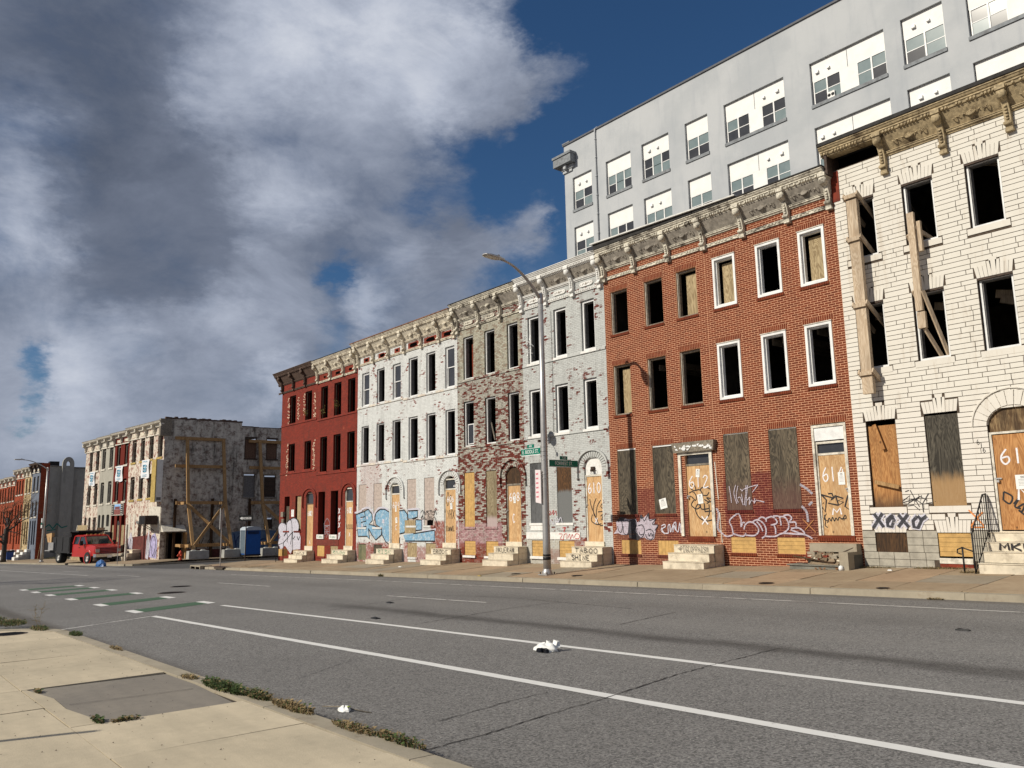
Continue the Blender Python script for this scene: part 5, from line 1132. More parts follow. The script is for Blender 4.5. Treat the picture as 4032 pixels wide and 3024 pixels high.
SV_OUT=[[[-20.05,1.35],[-19.91,1.4],[-19.86,1.21],[-19.93,0.99],[-20.04,1.04],[-20.09,1.21]],[[-19.82,1.37],[-19.57,1.37],[-19.51,1.15],[-19.67,0.91],[-19.82,0.99],[-19.82,1.21]],[[-19.55,1.37],[-19.27,1.42],[-19.21,1.21],[-19.37,1.05]],[[-19.14,1.21],[-18.92,1.23],[-18.86,0.99],[-19.02,0.81],[-19.19,0.97],[-19.18,1.13]],[[-18.79,1.05],[-18.57,1.09],[-18.44,0.94],[-18.56,0.76],[-18.76,0.81],[-18.81,0.94]],[[-19.06,1.34],[-18.97,1.58],[-18.84,1.37],[-18.64,1.63],[-18.62,1.39],[-18.34,1.44],[-18.49,1.26],[-18.25,1.23],[-18.4,1.05]],[[-18.68,0.97],[-18.66,0.86],[-18.58,0.97]],[[-18.54,0.97],[-18.53,0.86],[-18.48,0.94]],[[-19.11,1.02],[-19.05,0.91],[-18.9,0.94]]]
EMBA=[[[-18.11,1.2],[-17.97,1.25],[-17.94,1.18],[-18.08,1.1],[-17.99,0.97],[-17.82,0.97]],[[-17.82,0.97],[-17.82,1.2],[-17.74,1.23],[-17.73,1.0],[-17.6,1.23],[-17.63,1.0]],[[-17.64,1.2],[-17.5,1.33],[-17.5,1.05],[-17.57,1.23],[-17.42,1.0],[-17.33,1.3],[-17.29,0.97]],[[-18.08,1.15],[-18.12,1.05],[-17.96,0.94]]]
DOOR612=[[[-16.86,2.49],[-16.84,2.36],[-16.68,2.31],[-16.7,2.46],[-16.79,2.52]],[[-16.94,2.24],[-16.78,2.28],[-16.66,2.13],[-16.7,2.0],[-16.85,2.13]],[[-16.68,2.31],[-16.52,2.33],[-16.4,2.2]],[[-16.49,2.33],[-16.39,2.4],[-16.14,2.36],[-16.03,2.21],[-16.03,1.99],[-16.17,1.94],[-16.35,2.02]],[[-16.44,2.17],[-16.25,2.14],[-16.15,2.24]],[[-16.27,1.89],[-16.14,1.96],[-16.26,2.07],[-16.1,2.04]],[[-16.76,2.01],[-16.87,1.86],[-16.69,1.73],[-16.52,1.8],[-16.61,1.88],[-16.72,1.7],[-16.58,1.45],[-16.31,1.35],[-16.06,1.39]],[[-16.52,1.87],[-16.47,1.72],[-16.16,1.74]],[[-16.36,1.9],[-16.35,1.64]],[[-16.35,1.64],[-16.04,1.66]],[[-16.18,1.87],[-16.2,1.54],[-16.4,1.4]]]
OUT614=[[[-15.29,0.96],[-15.32,1.15],[-15.39,1.36],[-15.1,1.56],[-15.04,1.55],[-14.97,1.37]],[[-14.97,1.37],[-14.99,1.17],[-14.92,1.29],[-14.84,1.28]],[[-14.89,1.09],[-14.84,1.22],[-14.69,1.31],[-14.53,1.27],[-14.4,1.14],[-14.4,1.01],[-14.56,0.91],[-14.89,0.93]],[[-14.58,1.31],[-14.41,1.37],[-14.22,1.28],[-14.13,1.1],[-14.17,0.91],[-14.29,0.84]],[[-14.43,1.32],[-14.31,1.19],[-14.24,1.04]],[[-14.38,1.38],[-14.24,1.45],[-14.11,1.38],[-14.11,1.31]],[[-14.11,1.4],[-13.91,1.46],[-13.76,1.35],[-13.77,1.26],[-13.96,1.21]],[[-13.85,1.21],[-13.81,1.1],[-13.82,0.96]],[[-13.86,1.47],[-13.67,1.46],[-13.63,1.33],[-13.62,1.2]],[[-13.68,1.45],[-13.49,1.44],[-13.38,1.28],[-13.4,1.1],[-13.58,0.98]],[[-13.52,1.48],[-13.36,1.5],[-13.26,1.41],[-13.34,1.29],[-13.15,1.29],[-13.14,1.11]],[[-13.3,1.12],[-13.06,1.13],[-12.9,1.01],[-12.95,0.96],[-13.32,1.08]],[[-15.29,0.96],[-14.95,0.89],[-14.83,0.98]],[[-14.17,0.89],[-13.85,0.89],[-13.58,0.98],[-13.17,0.96],[-12.87,0.94],[-12.66,0.84]],[[-15.73,1.0],[-15.53,0.88],[-15.29,0.93]]]
TAG614=[[[-15.33,2.4],[-15.29,2.09],[-15.28,1.89]],[[-15.09,2.42],[-15.17,2.16],[-15.08,1.85]],[[-15.01,2.39],[-15.09,2.08],[-15.03,1.89]],[[-15.03,2.03],[-14.95,2.04],[-14.86,1.81]],[[-14.9,2.15],[-14.87,1.91]],[[-14.72,2.4],[-14.74,2.19],[-14.82,1.81]],[[-14.66,2.4],[-14.71,2.14],[-14.77,1.78]],[[-14.7,1.95],[-14.61,2.04],[-14.65,1.81],[-14.56,1.95],[-14.45,1.87]],[[-14.44,2.01],[-14.47,1.85],[-14.39,1.94],[-14.12,1.88]],[[-14.88,2.22],[-14.76,2.3],[-14.3,2.4]],[[-14.3,2.39],[-14.51,2.18]],[[-14.93,2.29],[-14.85,2.24]]]
HAZE614=[[[-12.93,2.35],[-12.74,2.23],[-12.56,2.07]],[[-12.7,1.76],[-12.58,1.85]],[[-12.92,1.74],[-12.79,1.59],[-12.76,1.41],[-12.76,1.3]],[[-15.85,1.74],[-15.78,1.54],[-15.85,1.15],[-15.73,1.0]]]
ORX614=[[[-12.92,1.38],[-12.54,1.01]],[[-12.58,1.35],[-12.86,1.08]]]
DRIP612=[[[-15.82,3.17],[-15.79,2.54],[-15.76,2.0]],[[-15.74,1.61],[-15.73,1.15],[-15.71,0.69]]]
PZBL=[[[-12.33,2.04],[-12.19,1.89],[-12.25,1.56],[-12.39,1.79]],[[-12.33,2.04],[-12.0,1.94],[-12.14,1.8],[-11.86,1.74]],[[-12.12,2.06],[-12.01,2.06],[-11.96,1.92],[-11.92,1.98],[-12.05,1.89]],[[-11.94,2.0],[-11.69,1.92],[-11.85,1.86],[-11.69,1.82],[-11.84,1.74],[-11.9,1.96]],[[-11.55,2.0],[-11.66,1.7],[-11.52,1.6],[-11.53,1.77]],[[-12.3,1.81],[-12.28,1.8]]]
KNOW614=[[[-12.29,1.48],[-12.26,1.31],[-12.29,1.2],[-12.21,1.14]],[[-12.22,1.52],[-12.3,1.37],[-12.16,1.31]],[[-12.21,1.26],[-12.15,1.4],[-12.1,1.31],[-12.05,1.42],[-12.0,1.31],[-11.95,1.4],[-11.9,1.33],[-11.85,1.42],[-11.77,1.36],[-11.68,1.47],[-11.66,1.38],[-11.79,1.38]]]
M614=[[[-12.04,1.48],[-12.0,1.65],[-11.91,1.55],[-11.81,1.66],[-11.78,1.49]]]
XOXO616=[[[-10.83,1.5],[-10.6,1.15]],[[-10.6,1.51],[-10.88,1.13]],[[-10.37,1.43],[-10.49,1.34],[-10.49,1.18],[-10.39,1.15],[-10.31,1.33],[-10.37,1.43]],[[-10.33,1.46],[-10.51,1.24]],[[-10.19,1.46],[-9.95,1.15]],[[-9.94,1.47],[-10.22,1.15]],[[-9.71,1.42],[-9.83,1.3],[-9.82,1.15],[-9.72,1.13],[-9.61,1.33],[-9.71,1.42]],[[-9.48,1.42],[-9.66,1.3]]]
TAG616=[[[-10.05,1.8],[-9.85,1.94],[-9.9,1.73],[-10.05,1.76],[-9.76,1.85]],[[-9.96,2.04],[-9.86,2.07]],[[-9.83,2.07],[-9.64,1.65],[-9.56,1.94],[-9.74,1.79]],[[-9.38,1.98],[-9.56,1.72],[-9.32,1.75]],[[-9.55,1.51],[-9.56,1.72],[-9.76,1.88]],[[-9.89,1.76],[-9.6,1.91],[-9.43,1.81]],[[-9.93,1.68],[-9.78,1.7],[-9.64,1.57]]]
ORX616=[[[-8.48,1.55],[-8.35,1.4],[-8.17,1.17]],[[-8.16,1.5],[-8.3,1.37],[-8.46,1.17]],[[-8.46,1.14],[-8.16,1.14]]]
DLE616=[[[-7.68,1.96],[-7.71,1.76]],[[-7.68,1.96],[-7.51,1.84],[-7.58,1.68],[-7.7,1.76]],[[-7.5,1.67],[-7.36,1.81],[-7.48,1.62],[-7.36,1.56]],[[-7.42,1.59],[-7.27,1.67],[-7.34,1.5],[-7.41,1.53],[-7.3,1.42]]]
D610=[[[-21.5,2.18],[-21.42,1.88],[-21.2,1.48],[-21.08,1.26]],[[-21.17,2.2],[-21.33,1.88],[-21.3,1.55]],[[-20.94,2.13],[-21.14,1.88],[-21.2,1.52]],[[-20.78,2.06],[-20.95,1.9],[-20.75,1.74],[-21.1,1.71]],[[-21.39,1.62],[-21.44,1.39],[-21.17,1.26],[-20.94,1.29]],[[-20.97,1.55],[-20.83,1.64],[-20.93,1.42],[-20.76,1.51],[-20.85,1.25],[-21.03,1.22]]]
RED610=[[[-23.71,1.79],[-23.58,1.75],[-23.69,1.63],[-23.53,1.68],[-23.42,1.82],[-23.45,1.63],[-23.29,1.78],[-23.25,1.61]],[[-22.93,1.14],[-22.73,1.16],[-22.89,1.01]],[[-22.83,1.18],[-22.81,0.99]],[[-23.14,0.92],[-22.94,0.91],[-23.05,0.75],[-22.9,0.72],[-22.84,0.89],[-22.69,0.92],[-22.7,0.74]],[[-22.64,0.76],[-22.54,0.92],[-22.5,0.74],[-22.39,0.91],[-22.35,0.76]],[[-22.3,0.79],[-22.19,0.93],[-22.02,0.89],[-22.05,0.76],[-22.25,0.76]]]
WH610=[[[-23.66,1.22],[-23.59,1.46],[-23.44,1.27],[-23.38,1.51]],[[-23.31,1.23],[-23.28,1.54],[-23.12,1.4],[-23.31,1.37]],[[-23.18,1.33],[-23.02,1.54],[-22.95,1.35]]]
YG = YF-.016
def G_(par, nm, mat, strokes, w_, k0=0, y=YG, smooth=True): return graffito(par, nm, mat, strokes, w_, y, k0=k0, smooth=smooth)
# 604/606 big pale blue letters
graffito(h604, 'graffiti_halo', S_WB, BL_HALO[:1], .10, YG+.002); graffito(h606, 'graffiti_halo', S_WB, BL_HALO[1:], .10, YG+.002)
fillpoly(h604, 'graffiti_fill', S_BLUE, BL_FILL[:2], YG); fillpoly(h606, 'graffiti_fill', S_BLUE, BL_FILL[2:], YG); fillpoly(h604, 'graffiti_eye', S_WB, BL_EYE, YG-.004)
G_(h604, 'graffiti_outline', S_BLACK, BL_OUT[:5], .055, y=YG-.006, smooth=False); G_(h606, 'graffiti_outline', S_BLACK, BL_OUT[5:], .055, y=YG-.006, smooth=False)
G_(h606, 'graffiti_scribble', S_BLACK, BUSTER, .03)
fillpoly(h600, 'graffiti_fill', S_WB, BUB_FILL, YG); G_(h600, 'graffiti_outline', S_BLACK, BUB_OUT, .06, y=YG-.003); G_(h602, 'graffiti_letters', S_WHITE, XOXO602, .055, smooth=False); G_(h602, 'graffiti_face', S_HAZE, FACE602, .03)
fillpoly(h612, 'graffiti_fill', S_PINK, SV_FILL, YG); fillpoly(h612, 'graffiti_shadow', S_DGR, SV_DARK, YG-.003); G_(h612, 'graffiti_outline', S_DGR, SV_OUT, .028, y=YG-.006)
G_(h612, 'graffiti_letters', S_WB, EMBA, .035); G_(h612, 'door_scrawl', S_BLACK, DOOR612, .036, y=YF+.052)
G_(h614, 'graffiti_outline', S_PINK, OUT614, .045); G_(h614, 'graffiti_scribble', S_PINK, TAG614, .026, y=YG-.004); G_(h614, 'graffiti_haze', S_HAZE, HAZE614, .07, y=YG+.002); G_(h614, 'graffiti_cross', plain('spray_dull_orange', (.40,.17,.06), .6), ORX614, .025, y=YG-.006)
G_(h612, 'white_drip', M_WHITEW, DRIP612, .03)
G_(h614, 'door_scrawl', S_BLACK, PZBL, .045, y=YF+.052, smooth=False); G_(h614, 'door_scrawl', S_BLACK, KNOW614, .026, y=YF+.051); G_(h614, 'door_scrawl', S_WHITE, M614, .045, y=YF+.0535, smooth=False)
G_(h616, 'graffiti_halo', S_WB, XOXO616, .17, y=YG-.004, smooth=False); G_(h616, 'graffiti_letters', S_DGR, XOXO616, .085, y=YG-.012, smooth=False); G_(h616, 'graffiti_scribble', S_BLACK, TAG616, .020, y=YG-.006, smooth=False)
G_(h616, 'graffiti_cross', S_ORANGE, ORX616, .035, y=YG-.006); G_(h616, 'door_scrawl', S_BLACK, DLE616, .04, y=YF+.026)
G_(h610, 'door_scrawl', S_BLACK, D610, .036, y=YF+.052); G_(h610, 'graffiti_red', S_RED, RED610[:1], .022); G_(h610, 'graffiti_red', S_RED, RED610[1:], .026, y=YF-.034); G_(h610, 'graffiti_white', S_WB, WH610, .03)
yd = YF+.051
for h, txt, a, b, c, d, wd, kw in ((h602,'602',-40.2,-39.6,1.95,2.25,.032,{}),(h600,'600',-45.05,-44.4,1.85,2.15,.032,{}),(h604,'604',-35.42,-34.75,2.12,2.42,.032,{}),(h606,'606',-30.66,-30.1,2.30,2.55,.032,{}),(h608,'608',-26.18,-25.48,2.22,2.55,.038,{}),(h610,'610',-21.58,-20.88,2.38,2.76,.040,{}),(h612,'612',-16.93,-16.1,2.40,2.78,.034,{}),(h614,'614',-12.26,-11.55,2.40,2.78,.034,{})):
    tag_text(h, txt, a, b, c, d, wd, yd, S_WHITE, name='door_number', **kw)
tag_text(h616, '616', -7.68, -6.85, 2.60, 2.95, .04, YF+.026, S_WHITE, name='door_number')
for ch, x, z in (('6',-8.10,3.16),('1',-8.03,3.07),('6',-7.985,2.96)): tag_text(h616, ch, x-.035, x+.04, z-.06, z+.06, .012, YF-.018, S_BLACK, name='house_number')
tag_text(h616, 'M', -7.4, -6.95, 1.75, 2.05, .05, YF+.024, S_WHITE, name='door_mark')
tag_text(h610, '610', -21.42, -21.05, 3.05, 3.2, .014, YF+.058, S_BLACK, name='house_number'); tag_text(h606, '606', -30.2, -29.98, 2.96, 3.05, .016, YF+.085, S_WHITE, name='house_number')
tag_text(h608, 'C', -25.98, -25.8, 1.36, 1.7, .035, yd, S_WHITE, name='door_mark'); tag_text(h610, 'X', -21.27, -21.1, 1.3, 1.5, .03, yd-.004, S_WHITE, name='door_mark')
tag_text(h602, 'nnnn', -40.25, -39.5, 1.1, 1.4, .022, yd, S_BLACK, name='door_scrawl'); tag_text(h602, 'X', -39.95, -39.78, .72, .92, .03, yd, S_WHITE, name='door_mark')
tag_text(h606, 'nwwn', -30.72, -30.1, 1.0, 1.3, .022, yd, S_BLACK, name='door_scrawl'); tag_text(h606, 'Os', -30.7, -30.25, 2.15, 2.75, .03, yd, S_BLACK, name='door_scrawl'); tag_text(h606, 'YHX', -30.68, -30.05, 1.55, 1.95, .024, yd, S_BLACK, name='door_scrawl')
tag_text(h604, 'C', -35.15, -35.0, 1.05, 1.3, .03, yd, S_WHITE, name='door_mark'); tag_text(h600, 'X', -44.8, -44.6, .25, .45, .03, yd, S_WHITE, name='door_mark'); tag_text(h612, 'X', -16.5, -16.2, 1.25, 1.5, .045, yd-.004, S_WHITE, name='door_mark')
for h, x, z, w_, hh, r in ((h612,-18.01,1.93,.30,.33,.2),(h612,-16.5,2.04,.20,.30,.12),(h612,-16.55,2.86,.15,.26,-.1),(h614,-11.69,2.46,.19,.34,.0),(h608,-25.83,2.27,.14,.27,0),(h606,-30.33,2.12,.17,.28,.1),(h604,-35.1,2.09,.13,.3,0),(h604,-35.05,1.53,.18,.27,.1),(h602,-39.8,2.1,.18,.28,0),(h600,-44.7,2.0,.2,.25,.1)):
    paper(h, x, z, YF+.045 if x < -18.5 or x > -17.5 else YF+.014, w_, hh, r, name='notice')
paper(h616, -7.22, 2.17, YF+.020, .36, .33, 0)
padlock(h614, -11.50, 2.15, YF+.03); padlock(h612, -16.95, 2.12, YF+.03); padlock(h616, -7.75, 2.24, YF+.01); padlock(h610, -21.66, 1.95, YF+.03); padlock(h608, -26.28, 1.83, YF+.03)

# steps ---------------------------------------------------------------
S = []
for xl, xr, zt, lab, tg, matg in ((-45.75,-43.95,-.12,'three pale worn marble steps of the red end house, leftmost of the row','nwns',S_BLACK),(-40.88,-39.05,.015,'three cream marble steps with green scrawl below the red house door marked XOXO','Rnao',S_GREEN),
    (-36.1,-34.38,.16,'three cream marble steps with faint green scrawl below the white house door numbered 604','RISK',S_GREEN),(-31.2,-29.6,.255,'three cream marble steps with the word ERODE below the white house door numbered 606','ERODE',S_BLACK),
    (-26.6,-25.01,.43,'three marble steps with a black scrawl and star below the peeling house door numbered 608','MKUERA*',S_BLACK),(-21.98,-20.4,.49,'three marble steps with TABOO and SHINE in black below the door numbered 610','TABOO',S_BLACK),(-17.24,-15.66,.63,'three marble steps with an arrow and long black word below the door numbered 612','>PIGCOPPAISM',S_BLACK)):
    t, zb, h_, d_ = steps(xl, xr, zt, lab); yt = 19.95+2*d_-.02
    tag_text(t, tg, xl+.18, xr-.22 if len(tg) > 3 else xr-.9, zt-h_+.03, zt-.045, .020 if len(tg) < 10 else .013, yt-.005, matg, name='scrawl')
    if tg == 'TABOO': tag_text(t, 'SHINE', xl+.3, xr-.35, zt-2*h_+.03, zt-h_-.04, .024, 19.95+d_-.025, S_BLACK, name='scrawl')
t = thing('broken_steps', 'collapsed brick and concrete steps with rubble below the door numbered 614', 'steps', (-12.2, 20.5, zfar(-12.2, 20.5)))
mb = MB(); mb.box(-13.05,-11.62,20.38,20.98,-.10,.14); mb.box(-13.12,-11.58,20.34,20.98,.14,.17); mb.build('bottom_slab', plain('slate_slab', (.17,.165,.14), .8, .25, 6, dirt=.5), t)
mb = MB(); mb.box(-12.62,-11.26,20.74,20.985,.5,.72); mb.box(-12.62,-12.4,20.6,20.985,.17,.5); mb.box(-11.5,-11.25,20.25,20.985,-.05,.52); mb.build('broken_concrete', M_KERBF, t)
mb = MB(); mb.box(-11.62,-11.245,20.55,20.99,-.1,.44); mb.build('side_cheek', plain('dark_render', (.10,.095,.08), .9, .2, 6), t)
R_ = random.Random(11)
mb = MB(); mb.hexa([(-12.5,20.42,.172),(-11.64,20.42,.172),(-11.64,20.97,.172),(-12.5,20.97,.172),(-12.45,20.5,.26),(-11.66,20.5,.24),(-11.66,20.97,.58),(-12.4,20.97,.55)]); mb.build('rubble_fill', M_DIRT, t)
for i in range(70):
    x = R_.uniform(-12.75,-11.6); y = R_.uniform(20.5,20.95); s = R_.uniform(.03,.09); z = .27+max(0,(y-20.5))*.72+.01
    mb = MB(); mb.hexa([Vector((x,y,z))+Vector(q)*s*R_.uniform(.7,1.3) for q in ((-1,-.7,-.4),(1,-.8,-.4),(.9,.8,-.4),(-.9,.7,-.4),(-.8,-.6,.4),(.8,-.6,.5),(.7,.6,.4),(-.7,.7,.3))]); mb.build('rubble', [M_REDB, M_KERBF, M_DIRT, M_MARBLE][R_.randrange(4)], t)
mb = MB(); mb.beam((-12.95,20.45,.38),(-11.75,20.5,.22),.12,.03); mb.build('plank', M_PLYB, t); mb = MB(); mb.beam((-12.1,20.7,.32),(-11.35,20.75,.62),.02); mb.build('rod', M_IRON, t)
for i in range(12): mb = MB(); x = -11.7+R_.uniform(-.5,.3); a = (x, 20.3+R_.uniform(-.1,.1), .0+zfar(x,20.3)+.02); mb.beam(a,(a[0]+R_.uniform(-.1,.1),a[1]+.05,a[2]+.03),.04,.01); mb.build('fallen_leaf', plain('dead_leaf', (.22,.10,.04), .9, .3, 9), t)
mb = MB(); mb.lathe((-11.45,20.22,zfar(-11.45,20.2)), [(0,0),(.06,.0),(.065,.06),(.05,.11),(0,.13)], 2, 10); mb.build('white_cup', M_WHITE, t)
# steps and railing of 616
t = thing('front_steps', 'four whitish marble steps with heavy black writing beside an iron railing, rightmost of the row', 'steps', (-7.2, 20.3, zfar(-7.2, 20.3)), group='marble front steps along the row')
zs_ = [-.02,.19,.40,.61,.82]
for i, (a, b, yf) in enumerate(((.12,.36,19.95),(.37,.605,20.22),(.61,.815,20.48),(.82,1.03,20.74))): mb = MB(); mb.box(-7.97,-5.9,yf,20.98,a if i else -.05,b-.01); mb.box(-7.985,-5.89,yf-.018,20.98,b-.012,b); mb.build('step', M_MARBLE, t)
tag_text(t, 'MKUERA', -7.7, -6.2, .64, .79, .045, 20.458, S_BLACK, name='scrawl')
t = thing('iron_railing', 'black iron handrail with bars and a curled end beside the cream stone house steps', 'railing', (-8.25, 20.4, zfar(-8.25, 20.4)))
mb = MB(); mb.tube([(-8.05,19.95,.0),(-8.05,19.95,1.02)],.018,6); mb.tube([(-8.05,20.92,.9),(-8.05,20.92,1.92)],.018,6); mb.tube([(-8.33,20.05,.03),(-8.33,20.05,.72)],.02,6); mb.build('post', M_BLACK, t)
mb = MB(); mb.tube([(-8.05,19.93,1.0),(-8.05,20.75,1.90),(-8.05,20.95,1.92)],.02,6); mb.tube([(-8.05,19.95,.15),(-8.05,20.9,1.05)],.014,6); mb.build('rail', M_BLACK, t)
for i in range(1, 8): y = 19.95+.97*i/8; mb = MB(); mb.tube([(-8.05,y,.15+.9*i/8),(-8.05,y,min(1.9, 1.0+1.05*(y-19.95)))],.010,5); mb.build('bar', M_BLACK, t)
mb = MB(); mb.tube([(-8.05,19.95,.62),(-8.33,20.05,.70),(-8.44,20.05,.66),(-8.45,20.05,.58),(-8.36,20.05,.55)],.016,6); mb.build('curl', M_BLACK, t)
# railing at the red end house
t = thing('iron_railing', 'thin black iron handrail with a dented box beside the leftmost marble steps', 'railing', (-46.9, 20.4, zfar(-46.9, 20.4)))
mb = MB()
for y in (19.95, 20.5): mb.tube([(-45.85,y,zfar(-46,y)),(-45.85,y,.35 if y < 20 else .95)],.018,6)
mb.tube([(-45.85,19.95,.35),(-45.85,20.5,.95),(-45.85,20.95,.97)],.02,6); mb.tube([(-47.0,20.0,zfar(-47,20)),(-47.0,20.0,.15)],.018,6); mb.tube([(-47,20,.15),(-45.85,19.95,.35)],.015,6); mb.build('rail', M_BLACK, t)
mb = MB(); mb.box(-47.2,-46.75,20.25,20.6,-.45,-.05); mb.build('yellow_box', M_SIDEY, t)
# dish on 610
t = thing('satellite_dish', 'dark oval satellite dish fixed between the windows of the pale blue-grey house', 'satellite dish', (-23.55, 20.95, 4.45))
mb = MB(); mb.lathe((0,0,0), [(0,.03),(.12,.025),(.22,.0),(.235,-.012),(.22,.008),(.12,.036),(0,.042)], 1, 24)
me = mb.mesh('reflector', M_IRON); o = link('reflector', me, t); o.location = (0.06,-.30,.35); o.rotation_euler = (math.radians(10),0,math.radians(-38)); o.scale = (1,1,1.35)
mb = MB(); mb.tube([(-23.6,20.98,4.5),(-23.6,20.8,4.5),(-23.5,20.72,4.75)],.02,6); mb.tube([(-23.48,20.66,4.55),(-23.35,20.3,4.42)],.013,5); mb.box(-23.65,-23.5,20.96,20.99,4.4,4.6); mb.build('mount', M_STEEL, t)
mb = MB(); mb.box(-23.39,-23.31,20.24,20.34,4.37,4.47); mb.build('receiver', M_IRON, t)
mb = MB(); mb.tube([(-23.27,20.97,9.6),(-23.25,20.97,7.2),(-23.28,20.97,4.8)],.008,4); mb.build('hanging_cable', M_BLACK, t)
t = thing('broken_blind', 'tangle of white broken blind slats hanging out of the upper window behind the lamp post', 'blind', (-24.3, 20.9, 8.2))
for i in range(15):
    a = Vector((-24.45+R_.uniform(-.2,.2),20.85+R_.uniform(-.1,.1),8.3+R_.uniform(-.35,.5))); b = a+Vector((R_.uniform(-.35,.35),R_.uniform(-.1,.05),R_.uniform(-.3,.2))); mb = MB(); mb.beam(a,b,.035,.004); mb.build('slat', M_WHITE, t)

# street lamp ------------------------------------------------------------
def street_lamp(x, y, z0, H, head, label, zarm=None, band=True):
    t = thing('street_lamp', label, 'street lamp', (x, y, z0), group='street lamps')
    mb = MB(); mb.box(x-.21,x+.21,y-.21,y+.21,z0,z0+.035); mb.lathe((x,y,z0), [(.17,.03),(.17,.10),(.135,.16),(.13,.2)], 2, 16)
    mb.build('base_plate', M_STEEL, t)
    for s, r in ((-1,-1),(1,-1),(1,1),(-1,1)): mb = MB(); mb.lathe((x+.16*s,y+.16*r,z0+.03), [(0,.07),(.022,.06),(.022,0)], 2, 6); mb.build('anchor_bolt', M_IRON, t)
    mb = MB(); mb.tube([(x,y,z0+.15),(x,y,z0+1.0),(x,y,z0+H*.55),(x,y,z0+H)], [.128,.124,.105,.083], 20); mb.build('pole', M_STEEL, t)
    if band:
        mb = MB(); mb.tube([(x,y,z0+.48),(x,y,z0+.58)], [.131,.131], 16); mb.tube([(x,y,z0+.60),(x,y,z0+.66)], [.1305,.1305], 16); mb.build('black_band', M_BLACK, t)
        for q in (3.1,3.25,3.72,3.86,4.0,4.15): mb = MB(); mb.tube([(x,y,z0+q),(x,y,z0+q+.014)], .123, 16); mb.build('strap', M_STEEL, t)
    mb = MB(); mb.lathe((x,y,z0+H), [(.09,-.3),(.095,-.28),(.095,.02),(.08,.06),(0,.09)], 2, 16); mb.build('pole_cap', M_STEEL, t)
    hx, hy, hz = head; p = []
    for i in range(13):
        s = i/12; p.append((x+(hx-x)*s, y+(hy-y)*s, z0+H-.15+(hz-(z0+H-.15))*(1-(1-s)**1.9)))
    mb = MB(); mb.tube(p, [.06-.025*i/12 for i in range(13)], 10); mb.build('arm', M_STEEL, t)
    d = Vector((hx-x,hy-y,0)).normalized(); n_ = Vector((-d.y,d.x,0)); a = Vector((hx,hy,hz+.02))
    prof = [(-.12,.05,.05),(.05,.085,.07),(.16,.14,.085),(.30,.165,.075),(.62,.16,.055),(.74,.13,.035),(.78,.05,.02)]
    mb = MB(); i0 = len(mb.v)
    for (s, w_, h_) in prof:
        c = a+d*s
        for q in ((-1,-.35),(-.85,.5),(-.3,1),(.3,1),(.85,.5),(1,-.35),(.9,-.5),(-.9,-.5)): mb.v.append(tuple(c+n_*w_*q[0]+Vector((0,0,1))*h_*q[1]))
    for k in range(len(prof)-1):
        for j in range(8): mb.f.append((i0+k*8+j,i0+k*8+(j+1)%8,i0+(k+1)*8+(j+1)%8,i0+(k+1)*8+j)); mb.sm.append(False)
    mb.f.append(tuple(i0+j for j in range(8))); mb.f.append(tuple(i0+(len(prof)-1)*8+j for j in range(8))); mb.sm += [False]*2
    mb.build('lamp_head', M_STEEL, t)
    mb = MB(); b0 = a+d*.28; b1 = a+d*.72
    mb.hexa([tuple(v) for v in (b0-n_*.12-Vector((0,0,.058)), b0+n_*.12-Vector((0,0,.058)), b1+n_*.11-Vector((0,0,.045)), b1-n_*.11-Vector((0,0,.045)), b0-n_*.12-Vector((0,0,.03)), b0+n_*.12-Vector((0,0,.03)), b1+n_*.11-Vector((0,0,.02)), b1-n_*.11-Vector((0,0,.02)))]); mb.build('lens', M_WHITEW, t)
    mb = MB(); c = a+d*.12+Vector((0,0,.075)); mb.lathe(tuple(c), [(0,.05),(.03,.045),(.035,0)], 2, 8); mb.build('photocell', M_IRON, t)
    return t
zl = zfar(-20.3, 17.85)
lamp = street_lamp(-20.3, 17.85, zl, 9.35, (-20.15,16.05,9.95), 'tall silver street lamp on the far pavement with green street name signs')
M_SGN = plain('sign_green', (.0,.16,.105), .4, .05, 4); M_SGNW = plain('sign_white', (.74,.75,.74), .4, .05, 4)
